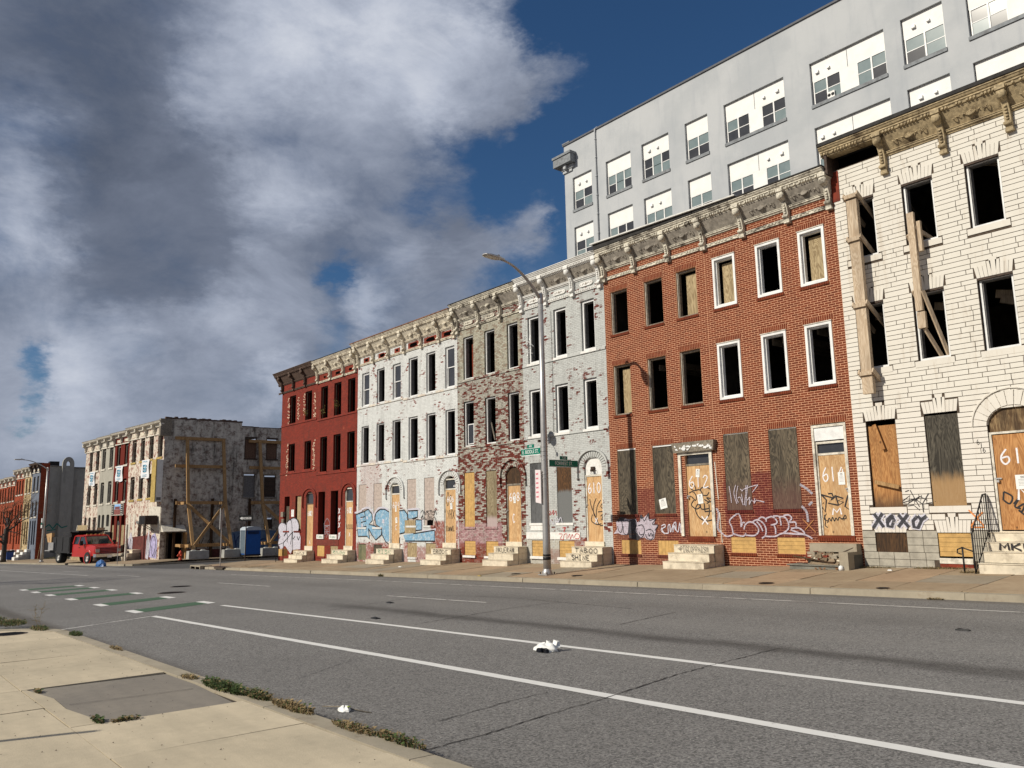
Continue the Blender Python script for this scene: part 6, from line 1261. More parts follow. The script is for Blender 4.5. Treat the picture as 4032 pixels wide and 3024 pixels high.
def nameplate(par, num, txt, x0, x1, z0, z1, y, along, label, big=.17):
    t = thing('street_name_sign', label, 'street sign', ((x0 if along == 'x' else x0), y, (z0+z1)/2), group='street name signs on the lamp post')
    L = abs(x1-x0) if along == 'x' else x1; org_ = ORG[t.name]
    if along == 'x':
        mb = MB(); mb.box(x0,x1,y-.012,y+.012,z0,z1); mb.build('plate', M_SGN, t); mb = MB(); mb.box(x0,x1,y-.0135,y-.0125,z0,z0+.02); mb.box(x0,x1,y-.0135,y-.0125,z1-.012,z1); mb.build('white_edge', M_SGNW, t)
        text_mesh(txt, big, M_SGNW, 'lettering', t, ((x0+x1)/2, y-.0135, (z0+z1)/2), (math.pi/2,0,0), sx=.85)
        mb = MB(); xm = (x0+x1)/2; mb.box(xm-.17,xm+.17,y-.01,y+.01,z1+.01,z1+.13); mb.build('number_plate', M_SGN, t); text_mesh(num, .10, M_SGNW, 'number', t, (xm, y-.0115, z1+.07), (math.pi/2,0,0))
    else:   # plate runs away from the kerb, face towards +x
        X = x0; y1 = y+x1
        mb = MB(); mb.box(X-.012,X+.012,y,y1,z0,z1); mb.build('plate', M_SGN, t); mb = MB(); mb.box(X+.0125,X+.0135,y,y1,z0,z0+.02); mb.box(X+.0125,X+.0135,y,y1,z1-.012,z1); mb.build('white_edge', M_SGNW, t)
        text_mesh(txt, big, M_SGNW, 'lettering', t, (X+.0135, (y+y1)/2, (z0+z1)/2), (math.pi/2,0,math.pi/2), sx=.85)
        mb = MB(); ym = (y+y1)/2; mb.box(X-.01,X+.01,ym-.17,ym+.17,z1+.01,z1+.13); mb.build('number_plate', M_SGN, t); text_mesh(num, .10, M_SGNW, 'number', t, (X+.0115, ym, z1+.07), (math.pi/2,0,math.pi/2))
nameplate(lamp, '600', 'E. BIDDLE ST.', -21.40, -20.42, 3.62, 3.86, 17.78, 'x', 'green sign reading E. BIDDLE ST., left of the lamp post')
nameplate(lamp, '1100', 'FORREST ST.', -20.17, 1.28, 3.20, 3.44, 17.95, 'y', 'green sign reading FORREST ST., right of the lamp post')
t = thing('poster', 'narrow white and pink poster strapped to the tall silver lamp post', 'poster', (-20.5, 17.66, 2.5))
mb = MB(); mb.hexa([(-20.62,17.70,2.05),(-20.30,17.66,2.00),(-20.30,17.665,2.00),(-20.62,17.705,2.05),(-20.62,17.70,3.12),(-20.30,17.66,3.10),(-20.30,17.665,3.10),(-20.62,17.705,3.12)]); mb.build('sheet', plain('poster_paper', (.70,.62,.62), .7, .06, 4), t)
mb = MB()
for i in range(6): z = 2.2+i*.15; mb.hexa([(-20.58,17.694,z),(-20.36,17.668,z),(-20.36,17.669,z),(-20.58,17.695,z),(-20.58,17.694,z+.05),(-20.36,17.668,z+.06),(-20.36,17.669,z+.06),(-20.58,17.695,z+.05)])
mb.build('print', plain('poster_pink', (.55,.16,.20), .7, .1, 9), t)
# ---------------------------------------------------------------- tall grey building behind
M_GREYB = None
def stucco(g):
    p = g.pos(); a = g.noise(p, .35, 6, .6); b = g.noise(p, 3.5, 6, .7); s = g.noise(g.v('MULTIPLY', p, (1.6, 1.6, .18)), 1.2, 6, .65)
    col = g.mix(g.sm(a, .35, .65), (.39,.41,.43), (.46,.475,.49)); col = g.mix(g.m('MULTIPLY', g.sm(s, .5, .72), .30), col, (.30,.325,.36)); col = g.mix(g.m('MULTIPLY', g.sm(b, .58, .72), .16), col, (.55,.56,.57))
    return col, .85, (b, .2, .01), {'Specular IOR Level': .2}
M_GREYB = material('grey_stucco', stucco); M_GSILL = plain('grey_sill', (.22,.235,.25), .8, .2, 5, dirt=.3); M_WPAN = plain('white_panel', (.78,.775,.75), .6, .04, 2, dirt=.10, dirtc=(.5,.48,.42)); M_REVEAL = plain('dark_reveal', (.15,.15,.16), .8, .2, 5)
YB = 38.0
t = thing('grey_apartment_building', 'tall pale grey former warehouse with white panels over its windows, behind the row houses', 'building', (-25, YB, -.5))
bays = [(-39.44,-37.55,2),(-36.18,-33.92,3),(-32.96,-30.71,3),(-29.42,-27.71,2),(-26.53,-22.56,4),(-20.99,-16.94,4),(-16.1,-14.13,2),(-13.12,-9.0,4),(-8.0,-5.8,3),(-4.9,-2.7,3)]
rows = [(22.74,25.2),(19.06,21.52),(15.38,17.84)]
ops = [(a, b, c, d) for a, b, n in bays for c, d in rows]
wall_mesh(-40.25, 0.0, -.6, 27.86, ops, M_GREYB, t, yb=.30, y=YB)
mb = MB(); mb.box(-40.25,-39.95,YB+.302,58,-1,27.8); mb.box(-.3,0,YB+.302,58,-.6,27.8); mb.box(-40.2,-.1,57.7,58.0,-1,27.75); mb.build('outer_wall', M_GREYB, t)
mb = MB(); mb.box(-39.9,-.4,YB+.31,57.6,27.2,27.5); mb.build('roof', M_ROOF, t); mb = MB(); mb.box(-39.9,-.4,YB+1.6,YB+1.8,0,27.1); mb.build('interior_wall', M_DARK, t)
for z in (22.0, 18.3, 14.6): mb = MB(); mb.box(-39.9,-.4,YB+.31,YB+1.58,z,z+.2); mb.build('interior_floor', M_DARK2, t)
mb = MB(); mb.box(-40.33,.05,YB-.08,YB+.32,27.862,27.98); mb.build('roof_coping', plain('dark_coping', (.10,.105,.12), .7, .15, 5), t)
mb = MB(); mb.box(-40.33,-39.6,YB-.10,YB+.34,27.985,28.06); mb.build('coping_corner', M_GSILL, t)
def bwin(par, x0, x1, z0, z1, n, R):
    f = ring(par, 'window', M_WHITE, x0, x1, z0, z1, .06, YB+.14, YB+.20); w_ = (x1-x0)/n
    for i in range(1, n): mb = MB(); mb.box(x0+i*w_-.04, x0+i*w_+.04, YB+.135, YB+.20, z0+.06, z1-.06); mb.build('mullion', M_WHITE, f)
    for i in range(n):
        a = x0+i*w_+.05; b = x0+(i+1)*w_-.05; zm = (z0+z1)/2; full = (n == 3 and i == 1)
        if not full: mb = MB(); mb.box(a,b,YB+.15,YB+.19,zm-.02,zm+.02); mb.build('meeting_rail', M_WHITE, f)
        up = M_GLASSB if R.random() < .7 else M_GLASSD; lo = up if full else (M_GLASSD if R.random() < .8 else M_GLASSB)
        mb = MB(); mb.box(a,b,YB+.17,YB+.175,zm+.021,z1-.06); mb.build('pane', up, f); mb = MB(); mb.box(a,b,YB+.165,YB+.17,z0+.06,zm-.021); mb.build('pane', lo, f)
R_ = random.Random(5)
for a, b, n in bays:
    for k, (c, d) in enumerate(rows):
        zs = c+.06; zt = c+1.43
        if n < 4: bwin(t, a+.06, b-.02, zs, zt, n, R_)
        else:
            w_ = 1.55; bwin(t, a+.06, a+.06+w_, zs, zt, 2, R_); bwin(t, b-.02-w_, b-.02, zs, zt, 2, R_)
            mb = MB(); mb.box(a+.06+w_+.002, b-.022-w_, YB+.14, YB+.2, zs, zt); mb.build('white_panel', M_WPAN, t)
            mb = MB(); mb.box((a+b)/2-.012,(a+b)/2+.012,YB+.125,YB+.137,zt,d-.03); mb.build('panel_joint', M_GSILL, t)
        mb = MB(); mb.box(a+.04, b-.015, YB+.14, YB+.2, zt+.002, d-.01); mb.build('white_panel', M_WPAN, t)
        mb = MB(); mb.box(a-.03, b+.03, YB-.06, YB+.14, c-.13, c+.05); mb.build('sill', M_GSILL, t)
        vs = [] if (n == 3 and a < -35) or (n == 2 and -30 < a < -27) else ([(a+.55, .13),(a+1.25,.10)] if n < 4 else ([(a+.35,.13),(a+1.0,.10)] if a < -17 and a > -22 else [(b-.5,.13),(b-1.35,.10)]))
        for vx, s in vs:
            zz = zt+.36; mb = MB(); mb.hexa([(vx-s*.7,YB+.02,zz),(vx+s*.7,YB+.02,zz),(vx+s*.7,YB+.138,zz),(vx-s*.7,YB+.138,zz),(vx-s*.7,YB+.06,zz+s*1.3),(vx+s*.7,YB+.06,zz+s*1.3),(vx+s*.7,YB+.138,zz+s*1.3),(vx-s*.7,YB+.138,zz+s*1.3)]); mb.build('vent_hood', M_WPAN, t)
mb = MB(); mb.box(-20.15,-19.75,YB+.06,YB+.14,22.85,23.2); o = mb.build('window_fan', M_WPAN, t)
for x in (-20.05,-19.85): mb = MB(); mb.lathe((x,YB+.06,23.02), [(0,-.02),(.03,-.02),(.03,-.006),(.08,-.006),(.085,-.015),(.09,0)], 1, 12); mb.build('fan', M_BLACK, o)
mb = MB(); mb.tube([(-37.03,YB-.06,14),(-37.03,YB-.06,27.6),(-37.0,YB-.10,27.9),(-36.9,YB+.05,28.05)], .055, 8)
for z in np.arange(15, 27.5, 1.35): mb.tube([(-37.03,YB-.06,z),(-37.03,YB-.06,z+.08)], .075, 8)
mb.build('drainpipe', M_GREYB, t)
mb = MB(); mb.box(-40.85,-39.05,YB-.55,YB+.5,26.25,26.85); mb.box(-40.9,-39.0,YB-.62,YB+.5,26.85,27.02); mb.build('cornice_stub', M_GSILL, t)
mb = MB(); mb.box(-40.40,-39.25,YB-.16,YB+.1,25.95,26.24); mb.box(-40.32,-39.4,YB-.1,YB+.1,25.75,25.94); mb.box(-40.0,-39.75,YB-.38,YB-.165,25.95,26.24); mb.build('corbel', M_GREYB, t)

# ---------------------------------------------------------------- far block across the side street
AN = math.radians(4.7); CX, CY = -71.7, 20.4
def FB(s, off=0.0):       # point on the far frontage
    return Vector((CX-math.cos(AN)*s-math.sin(AN)*off*-1, CY-math.sin(AN)*s-math.cos(AN)*off*-1, 0))
def far_brick(name, c1, c2, paint=None, peel=.5, psc=.8, dirt=.3, side=False, soft=.03):
    def fn(g):
        p = g.pos(); x, y, z = g.sep(p); u = y if side else x
        col = g.n('TexBrick', {'Vector': g.comb(u, z, 0.0), 'Color1': col4(c1), 'Color2': col4(c2), 'Mortar': col4(tuple(v*.75 for v in c1)), 'Scale': 1.0, 'Mortar Size': .008, 'Brick Width': .22, 'Row Height': .075})
        fac = g.last.outputs[1]
        if paint:
            n = g.noise(p, psc, 9, .72); f = g.noise(g.v('MULTIPLY', p, (1, 1, 3.0)), 5.5, 5, .7)
            tt = g.m('ADD', n, g.m('MULTIPLY', g.m('SUBTRACT', f, .5), .35)); pc = g.mix(g.noise(p, 1.7, 5, .6), paint, tuple(v*.82 for v in paint))
            col = g.mix(g.sm(tt, 1-peel-soft, 1-peel+soft), pc, col)
        st = g.noise(g.v('MULTIPLY', p, (1.5, 1.5, .3)), 1.4, 6, .7); col = g.mix(g.m('MULTIPLY', g.sm(st, .48, .72), dirt), col, (46,40,36))
        return col, .88, (fac, -.25, .006), {'Specular IOR Level': .15}
    return material(name, fn)
F_PEEL = far_brick('far_peeling_white', (146,74,62), (120,56,48), (226,216,200), .45, 3.2, soft=.09)
F_WHITE = far_brick('far_grey_white', (150,146,136), (140,136,128), (178,174,162), .2, .5, .2)
F_RED = far_brick('far_red', (106,36,28), (92,32,26), (112,40,30), .3, .5, .15)
F_SIDE = far_brick('far_side_wall', (140,122,112), (100,84,76), (216,210,198), .46, 2.6, .8, side=True, soft=.13)
M_YEL = plain('ochre_trim', (.42,.30,.09), .7, .2, 5, dirt=.3); M_OFFW = plain('offwhite_trim', (.60,.56,.48), .7, .15, 6, dirt=.3)
def far_house(label, s0, s1, T, wins, rows_, mat, cor, doors=(), zslope=.018, silc=None, group='abandoned row houses across the side street'):
    o = FB(s0); zg = zf2(o.x, o.y); t = thing('row_house', label, 'house', (o.x, o.y, 0.0), AN, group=group, local=True); L = -(s1-s0)
    dz = -zslope*s0; opn = []
    for w0, w1 in wins:
        for z0, z1 in rows_: opn.append((s0-w0 if False else -(w1-s0), -(w0-s0), z0-zslope*w0, z1-zslope*w0))
    for (w0, w1, z0, z1) in doors: opn.append((-(w1-s0), -(w0-s0), z0, z1))
    zb = zg-.8
    wall_mesh(L+.005, -.0, zb, T-.55+dz, opn, mat, t, yb=.3, y=0.0)
    for i, (a, b, c, d) in enumerate(opn):
        for sgn in (0, 1):      # segmental heads
            x0 = a if sgn == 0 else b; q = .16 if sgn == 0 else -.16
            mb = MB(); mb.prism([(x0,d-.16),(x0+q*.25,d-.06),(x0+q,d+.002),(x0,d+.002)] if sgn == 0 else [(x0,d-.16),(x0,d+.002),(x0+q,d+.002),(x0+q*.25,d-.06)], 1, -.002, .1); mb.build('arch_corner', mat, t)
        if d-c > 1.3 and c > 2.5:
            mb = MB(); mb.box(a-.08,b+.08,-.07,.05,c-.16,c-.005); mb.build('sill', silc or M_OFFW, t)
            f = ring(t, 'window', M_OLDW, a+.02,b-.02,c+.01,d-.16,.06,.12,.18)
            if cor != 'peel': ring(f, 'sash', M_GREYJ, a+.1,b-.1,c+.08,d-.25,.05,.15,.17)
    zt = T+dz
    mb = MB(); mb.prism([(.0,zt-.5),(-.12,zt-.45),(-.2,zt-.25),(-.42,zt-.18),(-.5,zt-.05),(-.55,zt),(.3,zt)], 0, L, 0); mb.build('crown_moulding', M_OFFW if cor != 'dark' else M_BROWNC, t)
    mb = MB(); mb.box(L,0,-.07,.0,zt-1.13,zt-1.03); mb.build('lower_moulding', M_OFFW, t)
    n = max(2, int(round((s1-s0)/2.0)))
    me = bracket_mesh(M_OFFW if cor != 'dark' else M_BROWNC, 'far', .75)
    for i in range(n+1): b_ = link('bracket', me, t); b_.location = (L*i/n*.985-.03, 0, zt-.35); b_.scale = (1.1,.8,1)
    for i in range(n):
        xc = L*(i+.5)/n; mb = MB(); mb.box(xc-.42,xc+.42,-.03,.0,zt-.92,zt-.66); mb.build('frieze_plaque', M_CREAM if cor != 'white' else M_OFFW, t)
    mb = MB(); mb.box(L+.01,-.01,.02,11,zt-.55,zt-.4); mb.build('roof', M_ROOF, t)
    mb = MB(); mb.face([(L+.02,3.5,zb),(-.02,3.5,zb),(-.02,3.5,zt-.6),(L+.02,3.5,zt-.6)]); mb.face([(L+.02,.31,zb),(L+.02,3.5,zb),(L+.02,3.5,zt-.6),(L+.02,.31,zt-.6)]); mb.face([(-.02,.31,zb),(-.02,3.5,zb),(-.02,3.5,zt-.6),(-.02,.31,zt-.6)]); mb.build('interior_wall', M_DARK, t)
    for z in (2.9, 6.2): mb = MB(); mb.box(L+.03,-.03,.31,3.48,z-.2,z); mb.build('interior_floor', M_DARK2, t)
    return t
RW = [(7.16,9.2),(3.82,5.88)]
fA = far_house('red and white peeling corner house with a tall yellow-edged sign and a bare shop front', 0, 8.2, 10.22, [(.35,1.4),(2.4,3.4),(4.45,5.45),(6.5,7.55)], RW, F_PEEL, 'peel', [(3.1,3.85,-1.3,1.7),(4.3,5.1,-.9,1.6)], silc=M_YEL)
fB = far_house('narrow dark red house with a picture board above its ground floor', 8.2, 12.2, 10.22, [(8.6,9.5),(10.6,11.6)], RW, F_RED, 'red', [(8.5,9.4,-.8,2.45),(9.9,10.6,.0,2.45),(11.25,12.0,.0,2.45)])
fC = far_house('narrow pale grey-white house with two slim windows to a storey', 12.2, 16.2, 10.22, [(12.6,13.6),(14.7,15.7)], RW, F_WHITE, 'white', [(12.7,13.5,1.4,2.5),(14.1,14.8,-.4,2.5),(15.2,15.9,-.4,2.5)])
fD = far_house('blotchy white and pink end house farthest left of the corner block', 16.2, 20.8, 10.22, [(16.6,17.6),(18.6,19.6)], RW, F_PEEL, 'peel', [(16.5,17.4,1.0,2.3),(18.1,18.8,1.0,2.3),(19.4,20.1,.5,2.3)])
# end wall of the corner house, seen in shade
def sw(y0, y1, z0, z1): return (y0, y1, z0, z1)
XS = CX+.02
t = fA; L0 = FB(0)
sops = [(27.35,28.4,7.2,9.0),(29.35,30.35,7.2,9.0),(27.3,28.35,3.75,5.8),(29.2,30.3,3.75,5.7),(20.9,22.2,-1.5,.85),(29.3,30.1,.9,1.9)]
tS = thing('end_wall', 'shaded peeling grey brick end wall with bricked-up windows facing the side street', 'wall', (XS, 27, -1.4))
def wall_x(par, X, y0, y1, zb, zt, ops, mat, th=.3):
    ys = sorted(set([y0, y1]+[o[0] for o in ops]+[o[1] for o in ops])); zs = sorted(set([zb, zt]+[o[2] for o in ops]+[o[3] for o in ops])); mb = MB()
    ys = [v for v in ys if y0 <= v <= y1]; zs = [v for v in zs if zb <= v <= zt]
    for a, b in zip(ys[:-1], ys[1:]):
        for c, d in zip(zs[:-1], zs[1:]):
            if any(o[0] <= a+1e-5 and o[1] >= b-1e-5 and o[2] <= c+1e-5 and o[3] >= d-1e-5 for o in ops): continue
            mb.face([(X,a,c),(X,b,c),(X,b,d),(X,a,d)]); mb.face([(X-th,b,c),(X-th,a,c),(X-th,a,d),(X-th,b,d)])
    for a, b, c, d in ops:
        mb.face([(X,a,c),(X,a,d),(X-th,a,d),(X-th,a,c)]); mb.face([(X,b,d),(X,b,c),(X-th,b,c),(X-th,b,d)]); mb.face([(X,a,d),(X,b,d),(X-th,b,d),(X-th,a,d)]); mb.face([(X,b,c),(X,a,c),(X-th,a,c),(X-th,b,c)])
    mb.face([(X,y0,zt),(X,y1,zt),(X-th,y1,zt),(X-th,y0,zt)]); mb.face([(X,y0,zb),(X-th,y0,zb),(X-th,y0,zt),(X,y0,zt)]); mb.face([(X,y1,zb),(X,y1,zt),(X-th,y1,zt),(X-th,y1,zb)])
    return mb.build('wall', mat, par)
wall_x(tS, XS, 20.42, 27.0, -2.2, 10.35, [sops[4]], F_SIDE); wall_x(tS, XS, 27.0, 36.0, -2.2, 10.0, sops[:4]+sops[5:], F_SIDE)
R_ = random.Random(9); mb = MB(); y = 20.42
while y < 27.0: h_ = R_.uniform(.12,.24); mb.box(XS-.30,XS-.005,y,y+.25,10.352,10.352+h_); y += .255
while y < 35.9: h_ = R_.uniform(.05,.12); mb.box(XS-.30,XS-.005,y,y+.5,10.002,10.002+h_); y += .505
mb.build('ragged_parapet', M_BROWNC, tS); mb = MB(); mb.box(XS-.35,XS+.08,20.0,20.9,8.9,10.35); mb.build('cornice_return', M_OLDW, tS)
F_BRK = plain('fill_brick_brown', (.13,.075,.05), .9, .35, 9)
for (a, b, c, d), m_ in zip(sops, (F_BRK, F_BRK, M_GREYJ, M_IRON, M_BLACKH, M_IRON)):  # the black infill paints the darkness of the open doorway
    mb = MB(); mb.box(XS-.16,XS-.10,a+.02,b-.02,c+.01,d-.12); mb.build('infill', m_, tS)
for a, b, c, d in sops[:4]: mb = MB(); mb.box(XS-.06,XS+.06,a-.1,b+.1,c-.12,c); mb.box(XS-.04,XS+.03,a-.06,a,c,d); mb.box(XS-.04,XS+.03,a-.05,b+.05,d,d+.14); mb.build('trim', M_IRON if c > 6 else M_OLDW, tS)
a, b, c, d = sops[3]
for i in range(4): mb = MB(); mb.box(XS-.05,XS-.02,a,b,c+.2+i*.4,c+.22+i*.4); mb.build('grille_bar', M_BLACK, tS)
mb = MB(); mb.hexa([(XS-.02,20.45,.90),(XS+.75,20.45,.88),(XS+.75,22.3,.88),(XS-.02,22.3,.90),(XS-.02,20.45,1.45),(XS+.75,20.45,.93),(XS+.75,22.3,.93),(XS-.02,22.3,1.45)]); mb.build('door_hood', M_OFFW, tS)
mb = MB(); mb.box(XS+.02,XS+.9,22.25,22.33,-1.5,.8); mb.build('open_door', M_TIMBER, tS); mb = MB(); mb.box(XS-.04,XS+.05,20.8,20.9,-1.5,.9); mb.box(XS-.04,XS+.05,22.2,22.25,-1.5,.9); mb.build('door_frame', M_OLDW, tS)
mb = MB()
for s_ in (([(22.6,-.3),(22.6,.6),(22.9,.7)]),([(23.0,-.6),(23.3,.3),(23.6,-.6)]),([(24.3,.1),(24.8,.5),(25.2,.1)])): pass
def sideg(par, name, mat, strokes, wd, X=XS+.006):
    mb = MB()
    for k, s in enumerate(strokes):
        for i, (p, q) in enumerate(zip(s[:-1], s[1:])):
            d = Vector((q[0]-p[0], q[1]-p[1])); 
            if d.length < 1e-5: continue
            d.normalize(); nx, nz_ = -d.y*wd/2, d.x*wd/2; x = X+.001*k+.0002*i
            mb.face([(x,p[0]-nx,p[1]-nz_),(x,q[0]-nx,q[1]-nz_),(x,q[0]+nx,q[1]+nz_),(x,p[0]+nx,p[1]+nz_)])
    return mb.build(name, mat, par)
def loop(cy, cz, ry, rz, a0=0, a1=6.3, n=14): return [(cy+ry*math.cos(a0+(a1-a0)*i/n), cz+rz*math.sin(a0+(a1-a0)*i/n)) for i in range(n+1)]
mb = MB(); mb.face([(XS+.004,y,z) for y, z in ((26.3,-1.4),(30.9,-1.4),(30.8,.75),(28,.9),(26.4,.7))]); mb.build('graffiti_fill', plain('side_blue', (.10,.16,.26), .8, .25, 3), tS)
mb = MB(); mb.face([(XS+.003,y,z) for y, z in ((22.5,-1.5),(26.2,-1.5),(26.2,-.7),(22.5,-.6))]); mb.build('dado_paint', plain('side_maroon', (.10,.03,.025), .8, .3, 3), tS)
mb = MB(); mb.face([(XS+.0035,y,z) for y, z in ((22.4,-.55),(26.1,-.65),(26.1,1.1),(22.4,1.3))]); mb.build('patchy_whitewash', plain('side_white', (.30,.285,.25), .85, .3, 3), tS)
sideg(tS, 'graffiti_outline', S_BLACK, [loop(23.1,-.35,.35,.55),loop(24.6,-.3,.25,.5,0,4),[(23.6,.5),(23.7,-.4),(24.0,.3)],[(22.9,1.0),(23.1,.7)],[(25.2,.9),(25.4,.7),(25.6,.95)],loop(25.7,-.2,.3,.5)], .06)
sideg(tS, 'graffiti_outline', plain('side_navy', (.02,.04,.13), .7), [loop(27.3,-.3,.5,.75,.5,6),loop(28.6,.2,.4,.5),loop(29.3,-.5,.55,.55,0,5),[(26.6,.6),(26.9,-.9)],[(28.0,.7),(28.3,.1),(28.7,.75)],[(29.6,.7),(29.9,-.2)]], .09)
# tall sign, shop box, banners, picture board, ground floor bits on the far block
t = thing('vertical_sign', 'tall blank shop sign with a yellow edge on the corner of the peeling house', 'sign', (XS, 20.2, 5))
mb = MB(); mb.box(XS-1.15,XS+.08,19.80,19.87,3.35,6.9); mb.build('yellow_edge', M_YEL, t); mb = MB(); mb.box(XS-1.1,XS+.06,19.875,20.38,3.38,6.88); mb.build('panel', plain('sign_face', (.72,.71,.67), .6, .1, 3), t); mb = MB(); mb.box(XS+.065,XS+.075,19.95,20.3,3.5,3.75); mb.build('print', M_GREYJ, t); mb = MB(); mb.tube([(XS-.1,20.9,3.3),(XS-.1,21.6,3.25)],.04,6); mb.build('bracket', M_IRON, t)
p = FB(1.3); t = thing('air_conditioner', 'rusty black box unit hanging on the corner of the peeling house', 'air conditioner', (p.x, p.y-.5, 1.8))
mb = MB(); mb.box(p.x-.9,p.x+.9,p.y-1.0,p.y-.05,1.5,2.25); mb.build('casing', M_IRON, t)
for i in range(4): mb = MB(); mb.box(p.x-.85+i*.44,p.x-.52+i*.44,p.y-1.02,p.y-1.002,1.56,2.2); mb.build('louvre', M_BLACK, t)
mb = MB(); mb.tube([(p.x-.6,p.y-.9,1.5),(p.x-.3,p.y-.1,1.0)],.03,5); mb.tube([(p.x+.6,p.y-.9,1.5),(p.x+.3,p.y-.1,1.0)],.03,5); mb.build('stay', M_IRON, t)
def on_far(nm, lab, cat, s0, s1, z0, z1, off, group=None):
    p = FB(s1); return thing(nm, lab, cat, (p.x, p.y, 0), AN, group=group, local=True)
M_BAN = plain('banner_white', (.70,.70,.72), .6, .04, 3); M_LOGO = plain('logo_teal', (.03,.16,.24), .5, .2, 6); M_LOGOL = plain('logo_blue_light', (.15,.40,.55), .5, .1, 6)
for s0, s1, z0, z1, lab in ((2.95,4.75,5.5,7.1,'white banner with a dark teal letter logo on the peeling corner house'),(9.5,11.3,5.5,6.95,'white banner with a dark teal letter logo on the dark red house'),(17.4,19.0,5.4,6.8,'white banner with a dark teal letter logo on the leftmost blotchy house')):
    t = on_far('banner', lab, 'banner', s0, s1, z0, z1, 0, group='white banners across the far block'); W_ = s1-s0
    mb = MB(); nx, nz_ = 8, 6
    P3 = [[(W_*i/nx, -.10-.04*math.sin(i*1.3+j), z0+(z1-z0)*j/nz_+.06*math.sin(i*.8)*(1-j/nz_)) for i in range(nx+1)] for j in range(nz_+1)]
    for j in range(nz_):
        for i in range(nx): mb.face([P3[j][i],P3[j][i+1],P3[j+1][i+1],P3[j+1][i]], True)
    mb.build('cloth', M_BAN, t)
    zc = (z0+z1)/2+.05; mb = MB(); xc = W_/2
    for (a, b, c, d) in ((-.36,-.24,-.32,.32),(-.24,-.02,.2,.32),(-.24,-.04,-.06,.06),(-.24,-.02,-.32,-.2)): mb.box(xc+a,xc+b,-.165,-.155,zc+c,zc+d)
    mb.build('logo_letter', M_LOGO, t)
    mb = MB()
    for (a, b, c, d) in ((.03,.13,-.32,.32),(.13,.32,.2,.32),(.13,.32,-.06,.06),(.13,.32,-.32,-.2),(.27,.36,.06,.22),(.27,.36,-.22,-.06)): mb.box(xc+a,xc+b,-.165,-.155,zc+c,zc+d)
    mb.build('logo_letter', M_LOGOL, t)
    mb = MB()
    for k in range(2): mb.box(xc-.5,xc+.5,-.16,-.152,z0+.16+k*.12,z0+.19+k*.12); 
    mb.box(xc-.5,xc+.5,-.16,-.152,z1-.16,z1-.12); mb.build('print', M_LOGOL, t)
t = on_far('picture_board', 'board with a picture of red row houses under blue sky on the dark red house', 'sign', 8.85, 12.0, 2.4, 3.45, 0)
mb = MB(); mb.box(.0,3.15,-.06,-.01,2.4,3.45); mb.build('panel', M_OFFW, t)
for a, b, c, d, m_ in ((.05,.75,2.46,3.40,M_BLACK),(2.45,3.1,2.46,3.40,M_BLACK),(.8,2.4,2.95,3.40,plain('print_sky',(.25,.45,.75),.5,.1,3)),(.8,2.4,2.46,2.94,plain('print_houses',(.22,.07,.06),.6,.4,9)),(.95,2.25,2.96,3.2,plain('print_roofs',(.16,.05,.05),.6,.3,9))): mb = MB(); mb.box(a,b,-.07 if c < 2.95 else -.068+(.004 if m_.name == 'print_sky' else 0),-.061,c,d); mb.build('print', m_, t)
mb = MB()
for x in (.12,2.5):
    for k in range(5): mb.box(x,x+.45,-.075,-.0705,2.55+k*.17,2.6+k*.17)
mb.build('caption', M_OFFW, t)
o = FB(0); zg = zf2(-72, 20)
def fpoly(par, name, mat, polys, off=.01):
    mb = MB()
    for i, pl in enumerate(polys): mb.face([(-s, -off-.002*i, z) for s, z in reversed(pl)])
    return mb.build(name, mat, par)
fpoly(fA, 'ground_paint', plain('maroon_base', (.11,.025,.022), .8, .3, 4, dirt=.3), [[(1.9,-1.5),(8.15,-1.5),(8.15,.35),(1.9,.65)]], .012)
fpoly(fA, 'boarded_strip', M_OFFW, [[(7.0,.3),(7.5,.3),(7.5,2.4),(7.0,2.4)],[(5.9,.6),(6.4,.6),(6.4,2.4),(5.9,2.4)],[(4.4,1.75),(5.05,1.75),(5.05,2.4),(4.4,2.4)],[(.05,1.0),(2.7,1.0),(2.7,3.0),(.05,3.0)]], .016)
fpoly(fA, 'graffiti_fill', S_WB, [[(7.9,-1.0),(7.5,-1.0),(7.45,.2),(7.9,.2)],[(7.3,-.9),(6.2,-1.0),(6.1,.2),(6.6,.9),(7.2,.3)],[(2.9,-1.3),(2.3,-1.4),(2.0,-.3),(2.4,1.1),(2.8,.1)]], .028)
fpoly(fA, 'graffiti_fill', plain('spray_lilac', (.36,.33,.52), .7, .3, 5), [[(2.1,-1.2),(.5,-1.3),(.45,.2),(1.0,.8),(1.7,.6),(2.1,-.1)]], .026)
for s0_, h_ in ((-6.9,1),): 
    mb = MB()
    for st in ([(-7.7,-.6),(-7.6,.1)],[(-6.9,-.6),(-6.6,.3),(-6.4,-.7)],[(-2.0,-1.1),(-1.7,.3),(-1.1,.5),(-.7,-.2),(-1.3,-1.1),(-1.6,-.3)],[(-2.7,-1.0),(-2.5,.6),(-2.3,-.9)],[(-1.0,-1.2),(-.5,-.6)]): ribbon(mb, st, .07, -.034)
    mb.build('graffiti_outline', S_BLACK, fA)
mb = MB(); mb.box(-3.95,-3.78,-1.4,-1.25,-1.5,1.55); mb.build('leaning_post', M_OFFW, fA); mb = MB(); mb.box(-5.35,-3.9,-.1,-.02,1.62,1.82); mb.build('door_shelf', M_GREYJ, fA)
